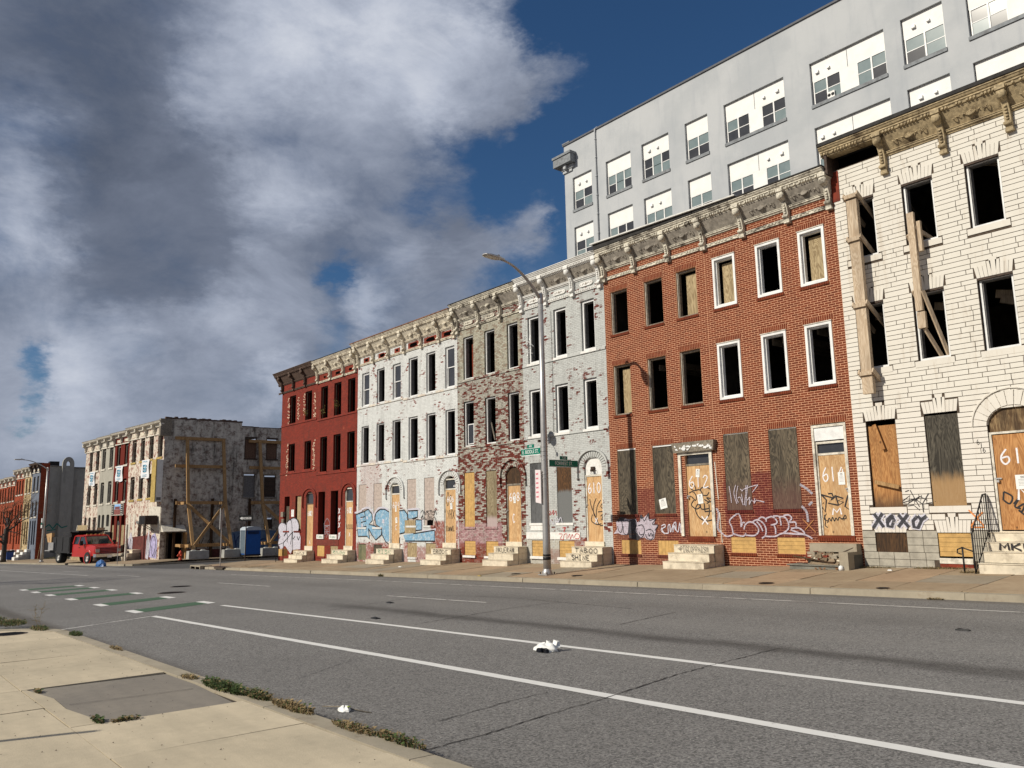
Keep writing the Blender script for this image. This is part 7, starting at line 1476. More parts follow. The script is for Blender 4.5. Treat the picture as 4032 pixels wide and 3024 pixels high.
# plywood sheets and planks leaning at the far fronts
def leaning(name, lab, s0, s1, z0, z1, off, mat):
    p = FB((s0+s1)/2); t = thing(name, lab, 'plywood', (p.x, p.y, 0), AN, group='boards leaning at the far houses', local=True); w_ = (s1-s0)/2
    mb = MB(); mb.hexa([(-w_,-off,z0),(w_,-off,z0),(w_,-off+.04,z0),(-w_,-off+.04,z0),(-w_,-off+.5,z1),(w_,-off+.5,z1),(w_,-off+.54,z1),(-w_,-off+.54,z1)]); mb.build('sheet', mat, t)
    mb = MB(); mb.beam((-w_,-off-.02,z0),(-w_,-off+.48,z1),.1,.05); mb.build('edge_batten', M_OFFW, t)
leaning('leaning_board', 'large tan plywood sheet standing by the blotchy leftmost house', 16.6, 19.6, -1.8, 1.55, 1.2, M_PLYP)
leaning('leaning_board', 'brown plywood sheet standing by the pale grey-white house behind the truck', 11.9, 14.0, -1.7, 1.3, 1.1, M_PLYB)
for (s0, s1) in ((8.5,9.4),(9.9,10.5),(11.3,11.9)): fpoly(fB, 'door_board', M_PLYP, [[(s0-8.2+.05,-.8),(s1-8.2-.05,-.8),(s1-8.2-.05,1.5),(s0-8.2+.05,1.5)]], -.05)
for (a, b, z) in ((4.2,5.6,.45),(4.5,6.2,.22)): pass
t = thing('front_steps', 'pale stone steps at the peeling corner house across the side street', 'steps', tuple(FB(5.0)), AN, local=True)
for i in range(3): mb = MB(); mb.box(-1.0-.5*(2-i),.9,-1.5+.4*i,-.02,-1.75,-1.45+.28*(i+1)); mb.build('step', M_MARBLE, t)

# ---------------------------------------------------------------- raking timber shores against the end wall
def shore(y0, lab, twoposts=True):
    t = thing('timber_brace', lab, 'timber brace', (-69.5, y0+1.5, -1.4), group='timber braces on the end wall')
    ys = (y0, y0+3.1)
    for y in ys:
        mb = MB(); mb.beam((-67.9,y,-.85),(-70.3,y+.15,3.2),.24,.2); mb.build('raking_post', M_TIMBER, t); mb = MB(); mb.beam((-70.3,y+.15,3.2),(-71.45,y+.2,8.75),.24,.2); mb.build('raking_post', M_TIMBER, t)
        mb = MB(); mb.beam((-71.45,y-.55,-1.4),(-71.45,y-.55,3.6),.2,.2); mb.build('wall_post', M_PLYB, t)
        for z, x in ((3.2,-70.2),(-.25,-68.6)): mb = MB(); mb.beam((-71.4,y-.35,z),(x+.5,y-.3,z),.2,.22); mb.build('tie_beam', M_TIMBER, t)
    a, b = ys[0]-.75, ys[1]+.4
    for z, x in ((8.75,-71.5),(6.35,-71.15),(3.25,-70.5),(-.25,-68.95)): mb = MB(); mb.beam((x-.12,a,z),(x-.12,b,z),.16,.26); mb.build('cross_beam', M_TIMBER, t)
    mb = MB(); mb.beam((-70.15,ys[0]+.1,3.1),(-68.3,ys[1],-.25),.06,.26); mb.build('diagonal', M_TIMBER, t); mb = MB(); mb.beam((-68.2,ys[0]+.1,-.25),(-70.05,ys[1],3.1),.06,.26); mb.build('diagonal', M_TIMBER, t)
shore(22.0, 'tall timber frame propping the shaded end wall, left one nearer the corner'); shore(28.4, 'tall timber frame propping the shaded end wall, right one beside the blue toilet')
M_CONB = plain('cast_concrete', (.34,.34,.32), .85, .12, 4, dirt=.2)
for i, (y0, y1, lab) in enumerate(((21.35,22.95,'concrete block holding the brace foot beside the red hydrant'),(24.15,25.7,'concrete block in the middle behind the thin sign pole'),(27.35,29.0,'concrete block right of the blue toilet'))):
    t = thing('concrete_block', lab, 'concrete block', (-67.4, (y0+y1)/2, zf2(-67.4, 22)), group='concrete blocks under the timber braces'); zb = zf2(-67.4, 22)-.02
    mb = MB(); mb.hexa([(-67.75,y0,zb),(-67.05,y0,zb),(-67.05,y1,zb),(-67.75,y1,zb),(-67.72,y0+.02,zb+.64),(-67.08,y0+.02,zb+.64),(-67.08,y1-.02,zb+.64),(-67.72,y1-.02,zb+.64)]); mb.build('body', M_CONB, t)
    for yy in (y0+.25, y1-.6): mb = MB(); mb.hexa([(-67.6,yy,zb+.64),(-67.2,yy,zb+.64),(-67.2,yy+.42,zb+.64),(-67.6,yy+.42,zb+.64),(-67.52,yy+.1,zb+.72),(-67.28,yy+.1,zb+.72),(-67.28,yy+.32,zb+.72),(-67.52,yy+.32,zb+.72)]); mb.build('locking_key', M_CONB, t)
# hydrant
hx, hy = -66.4, 20.5; hz = zf2(hx, hy)
t = thing('fire_hydrant', 'small orange-red fire hydrant at the side street corner', 'fire hydrant', (hx, hy, hz)); M_HYD = plain('hydrant_red', (.50,.055,.02), .45, .15, 9, dirt=.15)
mb = MB(); mb.lathe((hx,hy,hz), [(.17,0),(.17,.04),(.11,.06),(.11,.42),(.15,.43),(.15,.47),(.115,.49)], 2, 16); mb.build('barrel', M_HYD, t)
mb = MB(); mb.lathe((hx,hy,hz+.49), [(.13,0),(.13,.04),(.115,.10),(.07,.17),(.035,.19),(.035,.25),(0,.25)], 2, 16); mb.build('bonnet', M_HYD, t)
for ax, d in ((0,-1),(0,1),(1,-1)):
    mb = MB(); c = (hx,hy,hz+.34); prof = [(.065,d*.08),(.065,d*.17),(.085,d*.17),(.085,d*.21),(.03,d*.22),(.03,d*.26),(0,d*.26)]; mb.lathe(c, prof, ax, 12); mb.build('outlet_cap', M_HYD, t)
# portable toilet
tx0, tx1, ty0, ty1 = -66.0-1.15, -66.0, 25.5, 26.75; tz = zf2(-66, 25)+.05
tx0, tx1 = -67.2, -66.0
t = thing('portable_toilet', 'blue portable toilet with a white roof beside the side street', 'portable toilet', (-66.6, 26.1, tz)); M_TB = plain('toilet_blue', (.015,.10,.36), .4, .1, 3); M_TW = plain('toilet_roof', (.42,.47,.52), .5, .06, 3); M_TG = plain('toilet_grey', (.10,.13,.16), .6, .1, 3)
mb = MB(); mb.hexa([(tx0,ty0,tz+.12),(tx1,ty0,tz+.12),(tx1,ty1,tz+.12),(tx0,ty1,tz+.12),(tx0+.03,ty0+.03,tz+2.05),(tx1-.03,ty0+.03,tz+2.05),(tx1-.03,ty1-.03,tz+2.05),(tx0+.03,ty1-.03,tz+2.05)]); mb.build('cabin', M_TB, t)
mb = MB(); mb.box(tx0-.03,tx1+.03,ty0-.03,ty1+.03,tz,tz+.118); mb.build('skid', M_BLACK, t)
mb = MB(); mb.prism([(ty0-.05,tz+2.052),(ty1+.05,tz+2.052),(ty1+.02,tz+2.2),(ty1-.15,tz+2.32),((ty0+ty1)/2,tz+2.36),(ty0+.15,tz+2.32),(ty0-.02,tz+2.2)], 0, tx0-.04, tx1+.04); mb.build('roof', M_TW, t)
mb = MB(); mb.box(tx0+.12,tx1-.12,ty0-.03,ty0+.01,tz+.2,tz+2.0); mb.build('door', M_TG, t); mb = MB(); mb.box(tx0+.02,tx0+.1,ty0-.04,ty0+.01,tz+.15,tz+2.04); mb.box(tx1-.1,tx1-.02,ty0-.04,ty0+.01,tz+.15,tz+2.04); mb.build('door_frame', M_TW, t)
for i in range(4): mb = MB(); mb.box(tx1-.02,tx1-.004,ty0+.15,ty1-.15,tz+1.75+i*.06,tz+1.78+i*.06); mb.build('vent_slot', M_BLACK, t)
# one way sign, sign poles
x, y = -52.6, 20.3; z = zfar(x, y); t = thing('one_way_sign', 'black ONE WAY sign with a white arrow on a thin post by the side street', 'traffic sign', (x, y, z))
mb = MB(); mb.beam((x,y,z),(x-.02,y+.02,z+2.75),.05,.05); mb.build('post', M_IRON, t)
sg = thing('tmp', '', '', (0,0,0)); bpy.data.objects.remove(sg)
rz = math.radians(-48); cx, sx_ = math.cos(rz), math.sin(rz)
def rotp(u, v_, w_): return (x+u*math.cos(-rz)*1.0-v_*math.sin(-rz), y+u*math.sin(-rz)+v_*math.cos(-rz), z+2.72+w_)
def rq(name, mat, u0, u1, v0, v1, w0, w1):
    mb = MB(); mb.hexa([rotp(u0,v0,w0),rotp(u1,v0,w0),rotp(u1,v1,w0),rotp(u0,v1,w0),rotp(u0,v0,w1),rotp(u1,v0,w1),rotp(u1,v1,w1),rotp(u0,v1,w1)]); return mb.build(name, mat, t)
rq('plate', M_BLACK, -.47,.47,-.045,-.03,-.16,.20)
mb = MB(); mb.face([rotp(a,-.048,b) for a, b in ((-.42,.02),(-.25,-.08),(-.25,-.045),(.36,-.045),(.36,.085),(-.25,.085),(-.25,.12))]); mb.build('arrow', M_SGNW, t)
text_mesh('ONE WAY', .14, M_BLACK, 'lettering', t, rotp(.08,-.050,.02), (math.pi/2, 0, -rz), sx=.95)
for (x, y, H, lab, pan) in ((-49.9,17.75,3.3,'thin grey sign post seen edge on at the kerb of the red end house',True),(-69.0,16.6,3.2,'thin grey sign post standing beside the red truck',True)):
    z = zfar(x, y) if x > -60 else zf2(x, y); t = thing('sign_post', lab, 'sign post', (x, y, z), group='thin sign posts along the far kerb')
    mb = MB(); mb.box(x-.028,x+.028,y-.02,y+.02,z,z+H); mb.build('post', M_STEEL, t); mb = MB(); mb.hexa([(x-.12,y-.09,z+H-1.15),(x+.13,y-.13,z+H-1.15),(x+.13,y-.115,z+H-1.15),(x-.12,y-.075,z+H-1.15),(x-.12,y-.09,z+H+.1),(x+.13,y-.13,z+H+.1),(x+.13,y-.115,z+H+.1),(x-.12,y-.075,z+H+.1)]); mb.build('sign_plate', M_STEEL, t)
# off-frame post whose shadow crosses the near pavement
x, y = -9.0, -2.6; z = znear(x, y); t = thing('sign_post', 'steel sign post on the near pavement', 'sign post', (x, y, z)); mb = MB(); mb.tube([(x,y,z),(x,y,z+3.1)],.04,8); mb.build('post', M_STEEL, t)

# storm drain in the far kerb
t = thing('storm_drain', 'open storm drain box in the far kerb corner', 'drain', (-51.2, 16.95, zr(-51.2)))
z = zr(-51.2); mb = MB(); mb.box(-52.1,-50.3,16.7,17.4,z+.15,z+.22); mb.build('hood', M_KERBF, t); mb = MB(); mb.box(-51.9,-50.5,16.72,16.93,z+.015,z+.145); mb.build('opening', M_BLACKH, t)  # the opening is a black box for the shade inside the drain
for xx in (-52.1,-51.2,-50.4): mb = MB(); mb.box(xx,xx+.1,16.69,16.9,z,z+.148); mb.build('pier', M_KERBF, t)
t = thing('storm_drain', 'second low drain slot in the far kerb, nearer the red house', 'drain', (-47.6, 16.95, zr(-47.6))); z = zr(-47.6); mb = MB(); mb.box(-48.6,-46.8,16.85,17.3,z+.14,z+.17); mb.build('hood', M_IRON, t); mb = MB(); mb.box(-48.4,-47.0,16.86,16.96,z+.03,z+.135); mb.build('opening', M_JOINT, t)
# ---------------------------------------------------------------- red dump truck
M_TRED = material('truck_red', lambda g: (g.mix(g.noise(g.pos(), 2.0, 4, .6), (.48,.018,.014), (.38,.014,.012)), .32, None, {'Coat Weight': .5})); M_TYRE = plain('tyre_rubber', (.018,.018,.018), .85, .2, 9); M_CHR = plain('chrome', (.62,.62,.62), .2, .05, 4, metal=.9); M_BED = plain('dump_bed_black', (.02,.02,.022), .6, .3, 6); M_RIM = plain('pale_rim', (.45,.44,.42), .5, .1, 6)
fx, fy = -76.9, 16.75; fz = zf2(-79, 16.2)-.03
t = thing('dump_truck', 'red dump truck with a black bed parked half on the far pavement', 'truck', (fx-3, fy, fz)); t_truck = t
q = lambda x, y, z: (fx-x, fy+y, fz+z)       # x measured back from the nose
def loft(name, mat, secs, par=t):
    """secs: (x, halfwidth, zlow, zhigh, top halfwidth)"""
    mb = MB(); i0 = 0
    for (x, hw, zl, zh, ht) in secs:
        for p in ((-hw,zl),(hw,zl),(hw,(zl+zh)/2),(ht,zh-.03),(ht-.06,zh),(-ht+.06,zh),(-ht,zh-.03),(-hw,(zl+zh)/2)): mb.v.append(q(x,p[0],p[1]))
    for k in range(len(secs)-1):
        for j in range(8): mb.f.append((k*8+j,(k+1)*8+j,(k+1)*8+(j+1)%8,k*8+(j+1)%8)); mb.sm.append(False)
    mb.f.append(tuple(range(8))); mb.f.append(tuple((len(secs)-1)*8+j for j in reversed(range(8)))); mb.sm += [False]*2
    return mb.build(name, mat, par)
loft('body', M_TRED, [(0.0,.90,.62,1.18,.88),(.1,.96,.58,1.26,.92),(1.3,1.0,.58,1.38,.94),(1.32,1.0,.5,1.38,.98),(3.2,1.0,.5,1.38,.98)])
loft('cab_roof', M_TRED, [(1.78,.90,1.92,1.99,.74),(2.0,.90,1.92,2.05,.78),(3.0,.90,1.92,2.05,.80),(3.18,.88,1.9,2.0,.76)])
mb = MB(); mb.hexa([q(1.22,-.86,1.385),q(1.22,.86,1.385),q(1.24,.86,1.385),q(1.24,-.86,1.385),q(1.80,-.74,1.92),q(1.80,.74,1.92),q(1.82,.74,1.92),q(1.82,-.74,1.92)]); mb.build('windscreen', M_GLASS, t)
for s in (-1, 1):
    mb = MB(); mb.beam(q(1.2,s*.93,1.38),q(1.82,s*.80,1.95),.07); mb.beam(q(2.35,s*.95,1.38),q(2.35,s*.82,1.95),.07); mb.beam(q(3.14,s*.95,1.38),q(3.14,s*.82,1.95),.12); mb.build('pillar', M_TRED, t)
    mb = MB(); mb.hexa([q(1.32,s*.95,1.385),q(2.32,s*.95,1.385),q(2.32,s*.93,1.385),q(1.32,s*.93,1.385),q(1.84,s*.83,1.92),q(2.32,s*.83,1.92),q(2.32,s*.81,1.92),q(1.84,s*.81,1.92)]); mb.build('side_window', M_GLASS, t)
    mb = MB(); mb.hexa([q(2.4,s*.95,1.385),q(3.08,s*.95,1.385),q(3.08,s*.93,1.385),q(2.4,s*.93,1.385),q(2.4,s*.83,1.92),q(3.08,s*.83,1.92),q(3.08,s*.81,1.92),q(2.4,s*.81,1.92)]); mb.build('side_window', M_GLASS, t)
    mb = MB(); mb.hexa([q(1.28,s*1.003,.6),q(2.34,s*1.003,.6),q(2.34,s*.99,.6),q(1.28,s*.99,.6),q(1.28,s*1.003,1.34),q(2.34,s*1.003,1.34),q(2.34,s*.99,1.34),q(1.28,s*.99,1.34)]); dr = mb.build('door', M_TRED, t); mb = MB(); mb.box(fx-2.22,fx-2.06,fy+s*1.0-.02,fy+s*1.0+.02,fz+1.12,fz+1.17); mb.build('handle', M_BLACK, dr)
    mb = MB(); mb.hexa([q(1.5,s*1.05,1.3),q(1.58,s*1.05,1.3),q(1.58,s*1.28,1.3),q(1.5,s*1.28,1.3),q(1.5,s*1.08,1.62),q(1.58,s*1.08,1.62),q(1.58,s*1.28,1.62),q(1.5,s*1.28,1.62)]); mb.build('wing_mirror', M_BLACK, t)
    mb = MB(); mb.box(fx-.06,fx+.02,*sorted((fy+s*.62,fy+s*.90)),fz+.83,fz+1.05); hl = mb.build('headlight', plain('lamp_lens', (.35,.34,.32), .2, .1, 6, metal=.4), t); mb = MB(); mb.box(fx-.02,fx+.028,*sorted((fy+s*.64,fy+s*.88)),fz+.80,fz+.828); mb.build('indicator', M_SIDEY, hl)
    for wx, dual in ((.95,False),(5.1,True)):
        hyw = fy+s*(.90 if not dual else .86); w_ = .13 if not dual else .24
        mb = MB(); mb.lathe((fx-wx,hyw,fz+.43), [(.24,-w_),(.40,-w_),(.43,-w_+.04),(.43,w_-.04),(.40,w_),(.24,w_)], 1, 22); w = mb.build('wheel', M_TYRE, t)
        mb = MB(); mb.lathe((fx-wx,hyw,fz+.43), [(0,s*(w_-.05)),(.09,s*(w_-.02)),(.10,s*(w_-.09)),(.20,s*(w_-.09)),(.26,s*(w_+.003))], 1, 18); mb.build('rim', M_RIM, w)
    mb = MB(); mb.lathe((fx-.95,fy+s*.985,fz+.50), [(.47,0),(.53,s*.035),(.55,0)], 1, 20); mb.v = [v for v in mb.v]; mb.build('wheel_arch', M_TRED, t)
mb = MB(); mb.box(fx-.02,fx+.03,fy-.60,fy+.60,fz+.74,fz+1.10); gr = mb.build('grille', plain('grille_dark', (.06,.008,.008), .5, .1, 5), t)
for k in range(3): mb = MB(); mb.box(fx+.03,fx+.045,fy-.58,fy+.58,fz+.80+k*.1,fz+.835+k*.1); mb.build('grille_bar', M_TRED, gr)
mb = MB(); mb.hexa([q(-.20,-.98,.50),q(-.20,.98,.50),q(.1,1.0,.50),q(.1,-1.0,.50),q(-.22,-.95,.70),q(-.22,.95,.70),q(.1,1.0,.72),q(.1,-1.0,.72)]); mb.build('bumper', M_CHR, t)
mb = MB(); mb.box(fx-.2,fx+.12,fy-.85,fy+.85,fz+.30,fz+.495); mb.build('air_dam', M_BLACK, t); mb = MB(); mb.box(fx+.222,fx+.232,fy-.16,fy+.16,fz+.44,fz+.60); mb.build('number_plate', M_SGNW, t)
for i in range(5): mb = MB(); mb.box(fx-1.98,fx-1.88,fy-.6+i*.3-.05,fy-.6+i*.3+.05,fz+2.05,fz+2.09); mb.build('marker_light', M_SIDEY, t)
mb = MB(); mb.box(fx-6.6,fx-1.4,fy-.45,fy+.45,fz+.45,fz+.62); mb.build('chassis', M_BLACK, t)
mb = MB(); mb.box(fx-6.7,fx-3.35,fy-1.12,fy+1.12,fz+.75,fz+.86); mb.box(fx-6.7,fx-3.35,fy-1.12,fy-1.05,fz+.862,fz+1.9); mb.box(fx-6.7,fx-3.35,fy+1.05,fy+1.12,fz+.862,fz+1.9); mb.box(fx-3.42,fx-3.35,fy-1.045,fy+1.045,fz+.862,fz+2.25); mb.build('dump_bed', M_BED, t)
mb = MB(); mb.box(fx-4.6,fx-3.3,fy-1.16,fy+1.14,fz+2.16,fz+2.28); mb.box(fx-3.6,fx-2.3,fy-1.05,fy+1.05,fz+2.24,fz+2.34); mb.build('bed_canopy', M_BED, t)
mb = MB(); mb.box(fx-6.5,fx-5.7,fy-1.22,fy-1.125,fz+.95,fz+1.5); mb.box(fx-6.5,fx-5.7,fy-1.45,fy-1.125,fz+.88,fz+.945); mb.build('side_tool_box', M_STEEL, t)
for i, x in enumerate((3.5,4.5,5.5,6.5)): mb = MB(); mb.box(fx-x-.06,fx-x+.06,fy-1.15,fy-1.122,fz+.9,fz+1.88); mb.build('stake', M_BED, t)
mb = MB(); mb.hexa([q(6.9,-1.1,1.5),q(6.1,-1.2,1.5),q(6.1,-1.0,1.5),q(6.9,-.9,1.5),q(7.1,-1.15,2.1),q(6.1,-1.2,2.2),q(6.1,-1.0,2.2),q(7.1,-.95,2.1)]); mb.build('plywood_scrap', M_PLY, t)
tt = thing('spare_tyre', 'black tyre lying on top of the red dump truck', 'tyre', q(4.2,0,2.3)); mb = MB(); mb.lathe(q(4.0,-.1,2.29+.28), [(.2,0),(.40,.0),(.44,.05),(.44,.17),(.40,.22),(.2,.22)], 2, 20); mb.build('carcass', M_TYRE, tt)
tt = thing('junk_boards', 'wooden scraps sticking out of the red dump truck bed', 'scrap wood', q(5.4,0,1.9))
for i in range(6): x = 4.2+i*.38; mb = MB(); mb.beam(q(x,-.7+i*.25,1.2),q(x+rnd.uniform(-.4,.4),-.6+i*.2,2.4+rnd.uniform(0,.3)),.12,.04); mb.build('board', M_PLYP if i % 2 else M_PLYB, tt)
t_truck.scale = (1.2, 1.2, 1.2); t_truck.rotation_euler = (0, 0, math.radians(14)); tt_list = []
# blue heap by the sign post
t = thing('blue_tarp_bag', 'crumpled blue tarp heap on the kerb before the red truck', 'tarp', (-71.6, 15.4, zr(-71.6))); TARP = t
mb = MB(); n = 16; R_ = random.Random(2); i0 = len(mb.v); rings = 6
for k in range(rings):
    for j in range(n):
        a = 2*math.pi*j/n; r = math.cos(k/(rings-1)*1.5)*(.75+.22*R_.random()); mb.v.append((-71.6+r*math.cos(a)*.9, 15.4+r*math.sin(a)*.4, zr(-71.6)+.02+.50*math.sin(k/(rings-1)*1.5)*(.85+.25*R_.random())))
for k in range(rings-1):
    for j in range(n): mb.f.append((k*n+j,k*n+(j+1)%n,(k+1)*n+(j+1)%n,(k+1)*n+j)); mb.sm.append(False)
mb.build('tarp', plain('tarp_blue', (.03,.11,.30), .45, .35, 6), t)
TARP.location = (-69.7, 15.6, zr(-69.7))
# second lamp, tree, row beyond
zl2 = zf2(-92.5, 15.9); street_lamp(-92.4, 15.3, zl2, 9.2, (-92.4, 13.1, zl2+9.95), 'far street lamp in front of the grey windowless side wall', band=False)
t = thing('sign_plate', 'small white and green plates fixed on the far street lamp', 'sign', (-92.2, 15.2, 1.3)); mb = MB(); mb.box(-92.35,-92.0,15.05,15.12,zl2+3.85,zl2+4.25); mb.box(-92.45,-91.95,15.05,15.12,zl2+3.3,zl2+3.6); mb.build('plate', M_SGNW, t); mb = MB(); mb.box(-92.4,-92.0,15.04,15.11,zl2+3.64,zl2+3.8); mb.build('green_plate', M_SGN, t)
F_ORG = far_brick('far_orange_brick', (158,78,52), (136,62,42), dirt=.15); F_BLUE = far_brick('far_blue_paint', (104,112,126), (94,102,116), (116,124,138), .3, .6, .4); F_GREY = far_brick('far_grey_render', (160,158,152), (148,146,140), (168,166,160), .2, .4, .3, side=True)
def far_stone(g):
    p = g.pos(); x, y, z = g.sep(p); col = g.n('TexBrick', {'Vector': g.comb(x, z, 0.0), 'Color1': col4((178,158,118)), 'Color2': col4((138,112,76)), 'Mortar': col4((170,156,126)), 'Scale': 1.0, 'Mortar Size': .02, 'Brick Width': .75, 'Row Height': .25})
    return col, .9, None
F_STN = material('far_formstone', far_stone)
G2 = 'occupied row houses at the far left'
kw = dict(zslope=.02, silc=M_OFFW, group=G2); RW2 = [(6.35,8.1),(3.4,5.1)]
far_house('blue painted house at the end of the far left row beside the grey side wall', 37.4, 40.9, 9.62, [(37.9,38.7),(39.4,40.2)], RW2, F_BLUE, 'dark', [(38.0,38.6,-.6,2.2),(38.9,39.5,-.6,2.2),(40.0,40.5,-1.4,2.2)], **kw)
far_house('buff stone-faced house beside the blue one in the far left row', 40.9, 44.2, 9.4, [(41.4,42.1),(42.9,43.6)], RW2, F_STN, 'white', [(41.3,41.9,-.6,2.1),(42.3,42.9,-.6,2.1),(43.4,43.9,-1.4,2.1)], **kw)
far_house('orange-red brick house with pale window heads next to the buff one', 44.2, 48.3, 9.4, [(44.7,45.4),(46.0,46.7),(47.2,47.9)], RW2, F_ORG, 'white', [(44.6,45.2,-.6,2.1),(45.8,46.4,-.6,2.1),(47.2,47.8,-1.4,2.1)], **kw)
for i in range(3):
    s = 48.3+i*4.3; far_house(['lower orange-red brick house with a black sign, second of the orange ones','lower orange-red brick house behind the bare tree','lower orange-red brick house at the left edge of the picture'][i], s, s+4.3, 8.75, [(s+.5,s+1.2),(s+1.8,s+2.5),(s+3.1,s+3.8)], [(5.75,7.5),(2.9,4.6)], F_ORG, 'white', [(s+.5,s+1.1,-.6,1.7),(s+1.8,s+2.4,-.6,1.7),(s+3.2,s+3.8,-1.4,1.7)], **kw)
    
p = FB(37.4); X = p.x+.02; t = thing('side_wall', 'long windowless grey side wall with a tall chimney shaft at the far left', 'wall', (X, 24, -2.3))
mb = MB(); mb.box(X-.28,X,p.y+.02,p.y+.9,-3.5,8.85); mb.build('brick_return', F_ORG, t); mb = MB(); mb.hexa([(X-.3,p.y+.905,-3.5),(X,p.y+.905,-3.5),(X,p.y+16,-3.5),(X-.3,p.y+16,-3.5),(X-.3,p.y+.905,8.5),(X,p.y+.905,8.5),(X,p.y+16,7.6),(X-.3,p.y+16,7.6)]); mb.build('wall', F_GREY, t)
mb = MB(); mb.beam((X-.1,p.y+.9,8.56),(X-.1,p.y+16,7.66),.4,.1); mb.build('coping', M_GREYJ, t)
cy = 20.1; mb = MB(); mb.box(X+.0,X+.5,cy-.62,cy+.62,-3.5,8.3); ch = mb.build('chimney_shaft', F_GREY, t)
mb = MB(); arcp = [(cy+.62*math.cos(math.pi*k/12), 8.75+.85*math.sin(math.pi*k/12)) for k in range(13)]; arci = [(cy+.22*math.cos(math.pi*k/12), 8.75+.35*math.sin(math.pi*k/12)) for k in range(13)]
for k in range(12): mb.prism([arci[k],arcp[k],arcp[k+1],arci[k+1]], 0, X+.0, X+.5)
mb.box(X,X+.5,cy-.62,cy-.22,8.302,8.75); mb.box(X,X+.5,cy+.22,cy+.62,8.302,8.75); mb.box(X,X+.5,cy-.22,cy+.22,8.302,8.55); mb.build('chimney_arch', F_GREY, ch)
mb = MB(); mb.box(X-1.6,X-.5,18.3,19.3,8.2,9.1); mb.build('roof_box', M_BLACK, t)
sideg(t, 'graffiti_scribble', plain('spray_teal', (.02,.16,.14), .7, .1, 4), [[(18.0,1.3),(18.5,1.7),(18.9,1.2),(19.3,1.8),(19.8,1.3),(20.4,1.5)],[(18.3,1.0),(19.2,1.1)]], .13, X=X+.51)
sideg(t, 'graffiti_scribble', S_BLACK, [loop(22.3,2.0,.35,.5),[(21.8,1.0),(22.2,1.9),(22.5,1.1),(22.8,1.6)],[(18.2,.2),(18.7,.5),(19.2,.2)]], .08, X=X+.012)
mb = MB(); mb.beam((X+.3,17.6,-2.2),(X+.1,17.9,.2),.12,.04); mb.beam((X+.3,18.2,-2.2),(X+.1,18.0,1.2),.1,.04); mb.build('leaning_plank', M_PLYP, t)
for i, s in enumerate((39.9, 43.3, 46.5, 49.5, 51.2, 53.4)):
    p = FB(s); zg = zf2(p.x, p.y); t = thing('front_steps', ['white front steps at the far left, in front of the blue house','white front steps at the far left, beside the blue bin','white front steps at the far left, below the taller orange-red house','white front steps at the far left, under the small black sign','white front steps at the far left, between the black sign and the tree','white front steps at the far left, leftmost of the row'][i], 'steps', (p.x, p.y, zg), AN, group='white steps of the far left row')
    ORG[t.name] = Vector((0,0,0)); t.location = (p.x, p.y, zg)
    for k in range(4): mb = MB(); mb.box(-.55,.55,-.4*(4-k),-.0,-.1,.28*(k+1)); mb.build('step', M_WHITEC, t)
p = FB(41.6); t = thing('wheelie_bin', 'blue wheeled bin in front of the buff stone house', 'bin', (p.x, p.y-1.6, zf2(p.x, p.y-1.6)))
b = ORG[t.name]; mb = MB(); mb.hexa([(b.x-.5,b.y-.3,b.z+.1),(b.x+.5,b.y-.3,b.z+.1),(b.x+.5,b.y+.3,b.z+.1),(b.x-.5,b.y+.3,b.z+.1),(b.x-.62,b.y-.38,b.z+1.0),(b.x+.62,b.y-.38,b.z+1.0),(b.x+.62,b.y+.38,b.z+1.0),(b.x-.62,b.y+.38,b.z+1.0)]); mb.build('tub', plain('bin_blue', (.015,.05,.22), .5, .1, 4), t); mb = MB(); mb.hexa([(b.x-.66,b.y-.42,b.z+1.0),(b.x+.66,b.y-.42,b.z+1.0),(b.x+.66,b.y+.42,b.z+1.0),(b.x-.66,b.y+.42,b.z+1.0),(b.x-.6,b.y-.3,b.z+1.1),(b.x+.6,b.y-.3,b.z+1.1),(b.x+.6,b.y+.4,b.z+1.18),(b.x-.6,b.y+.4,b.z+1.18)]); mb.build('lid', M_BLACK, t)
p = FB(50.5); t = thing('wall_sign', 'small black sign on the second orange brick house', 'sign', (p.x, p.y-.2, 2.0)); mb = MB(); mb.box(p.x-.8,p.x+.8,p.y-.25,p.y-.15,1.75,2.6); mb.build('panel', M_BLACK, t)
for k in range(3): mb = MB(); mb.box(p.x-.6,p.x+.6,p.y-.26,p.y-.252,1.95+k*.18,2.0+k*.18); mb.build('print', plain('rusty_print', (.16,.06,.04), .7), t)
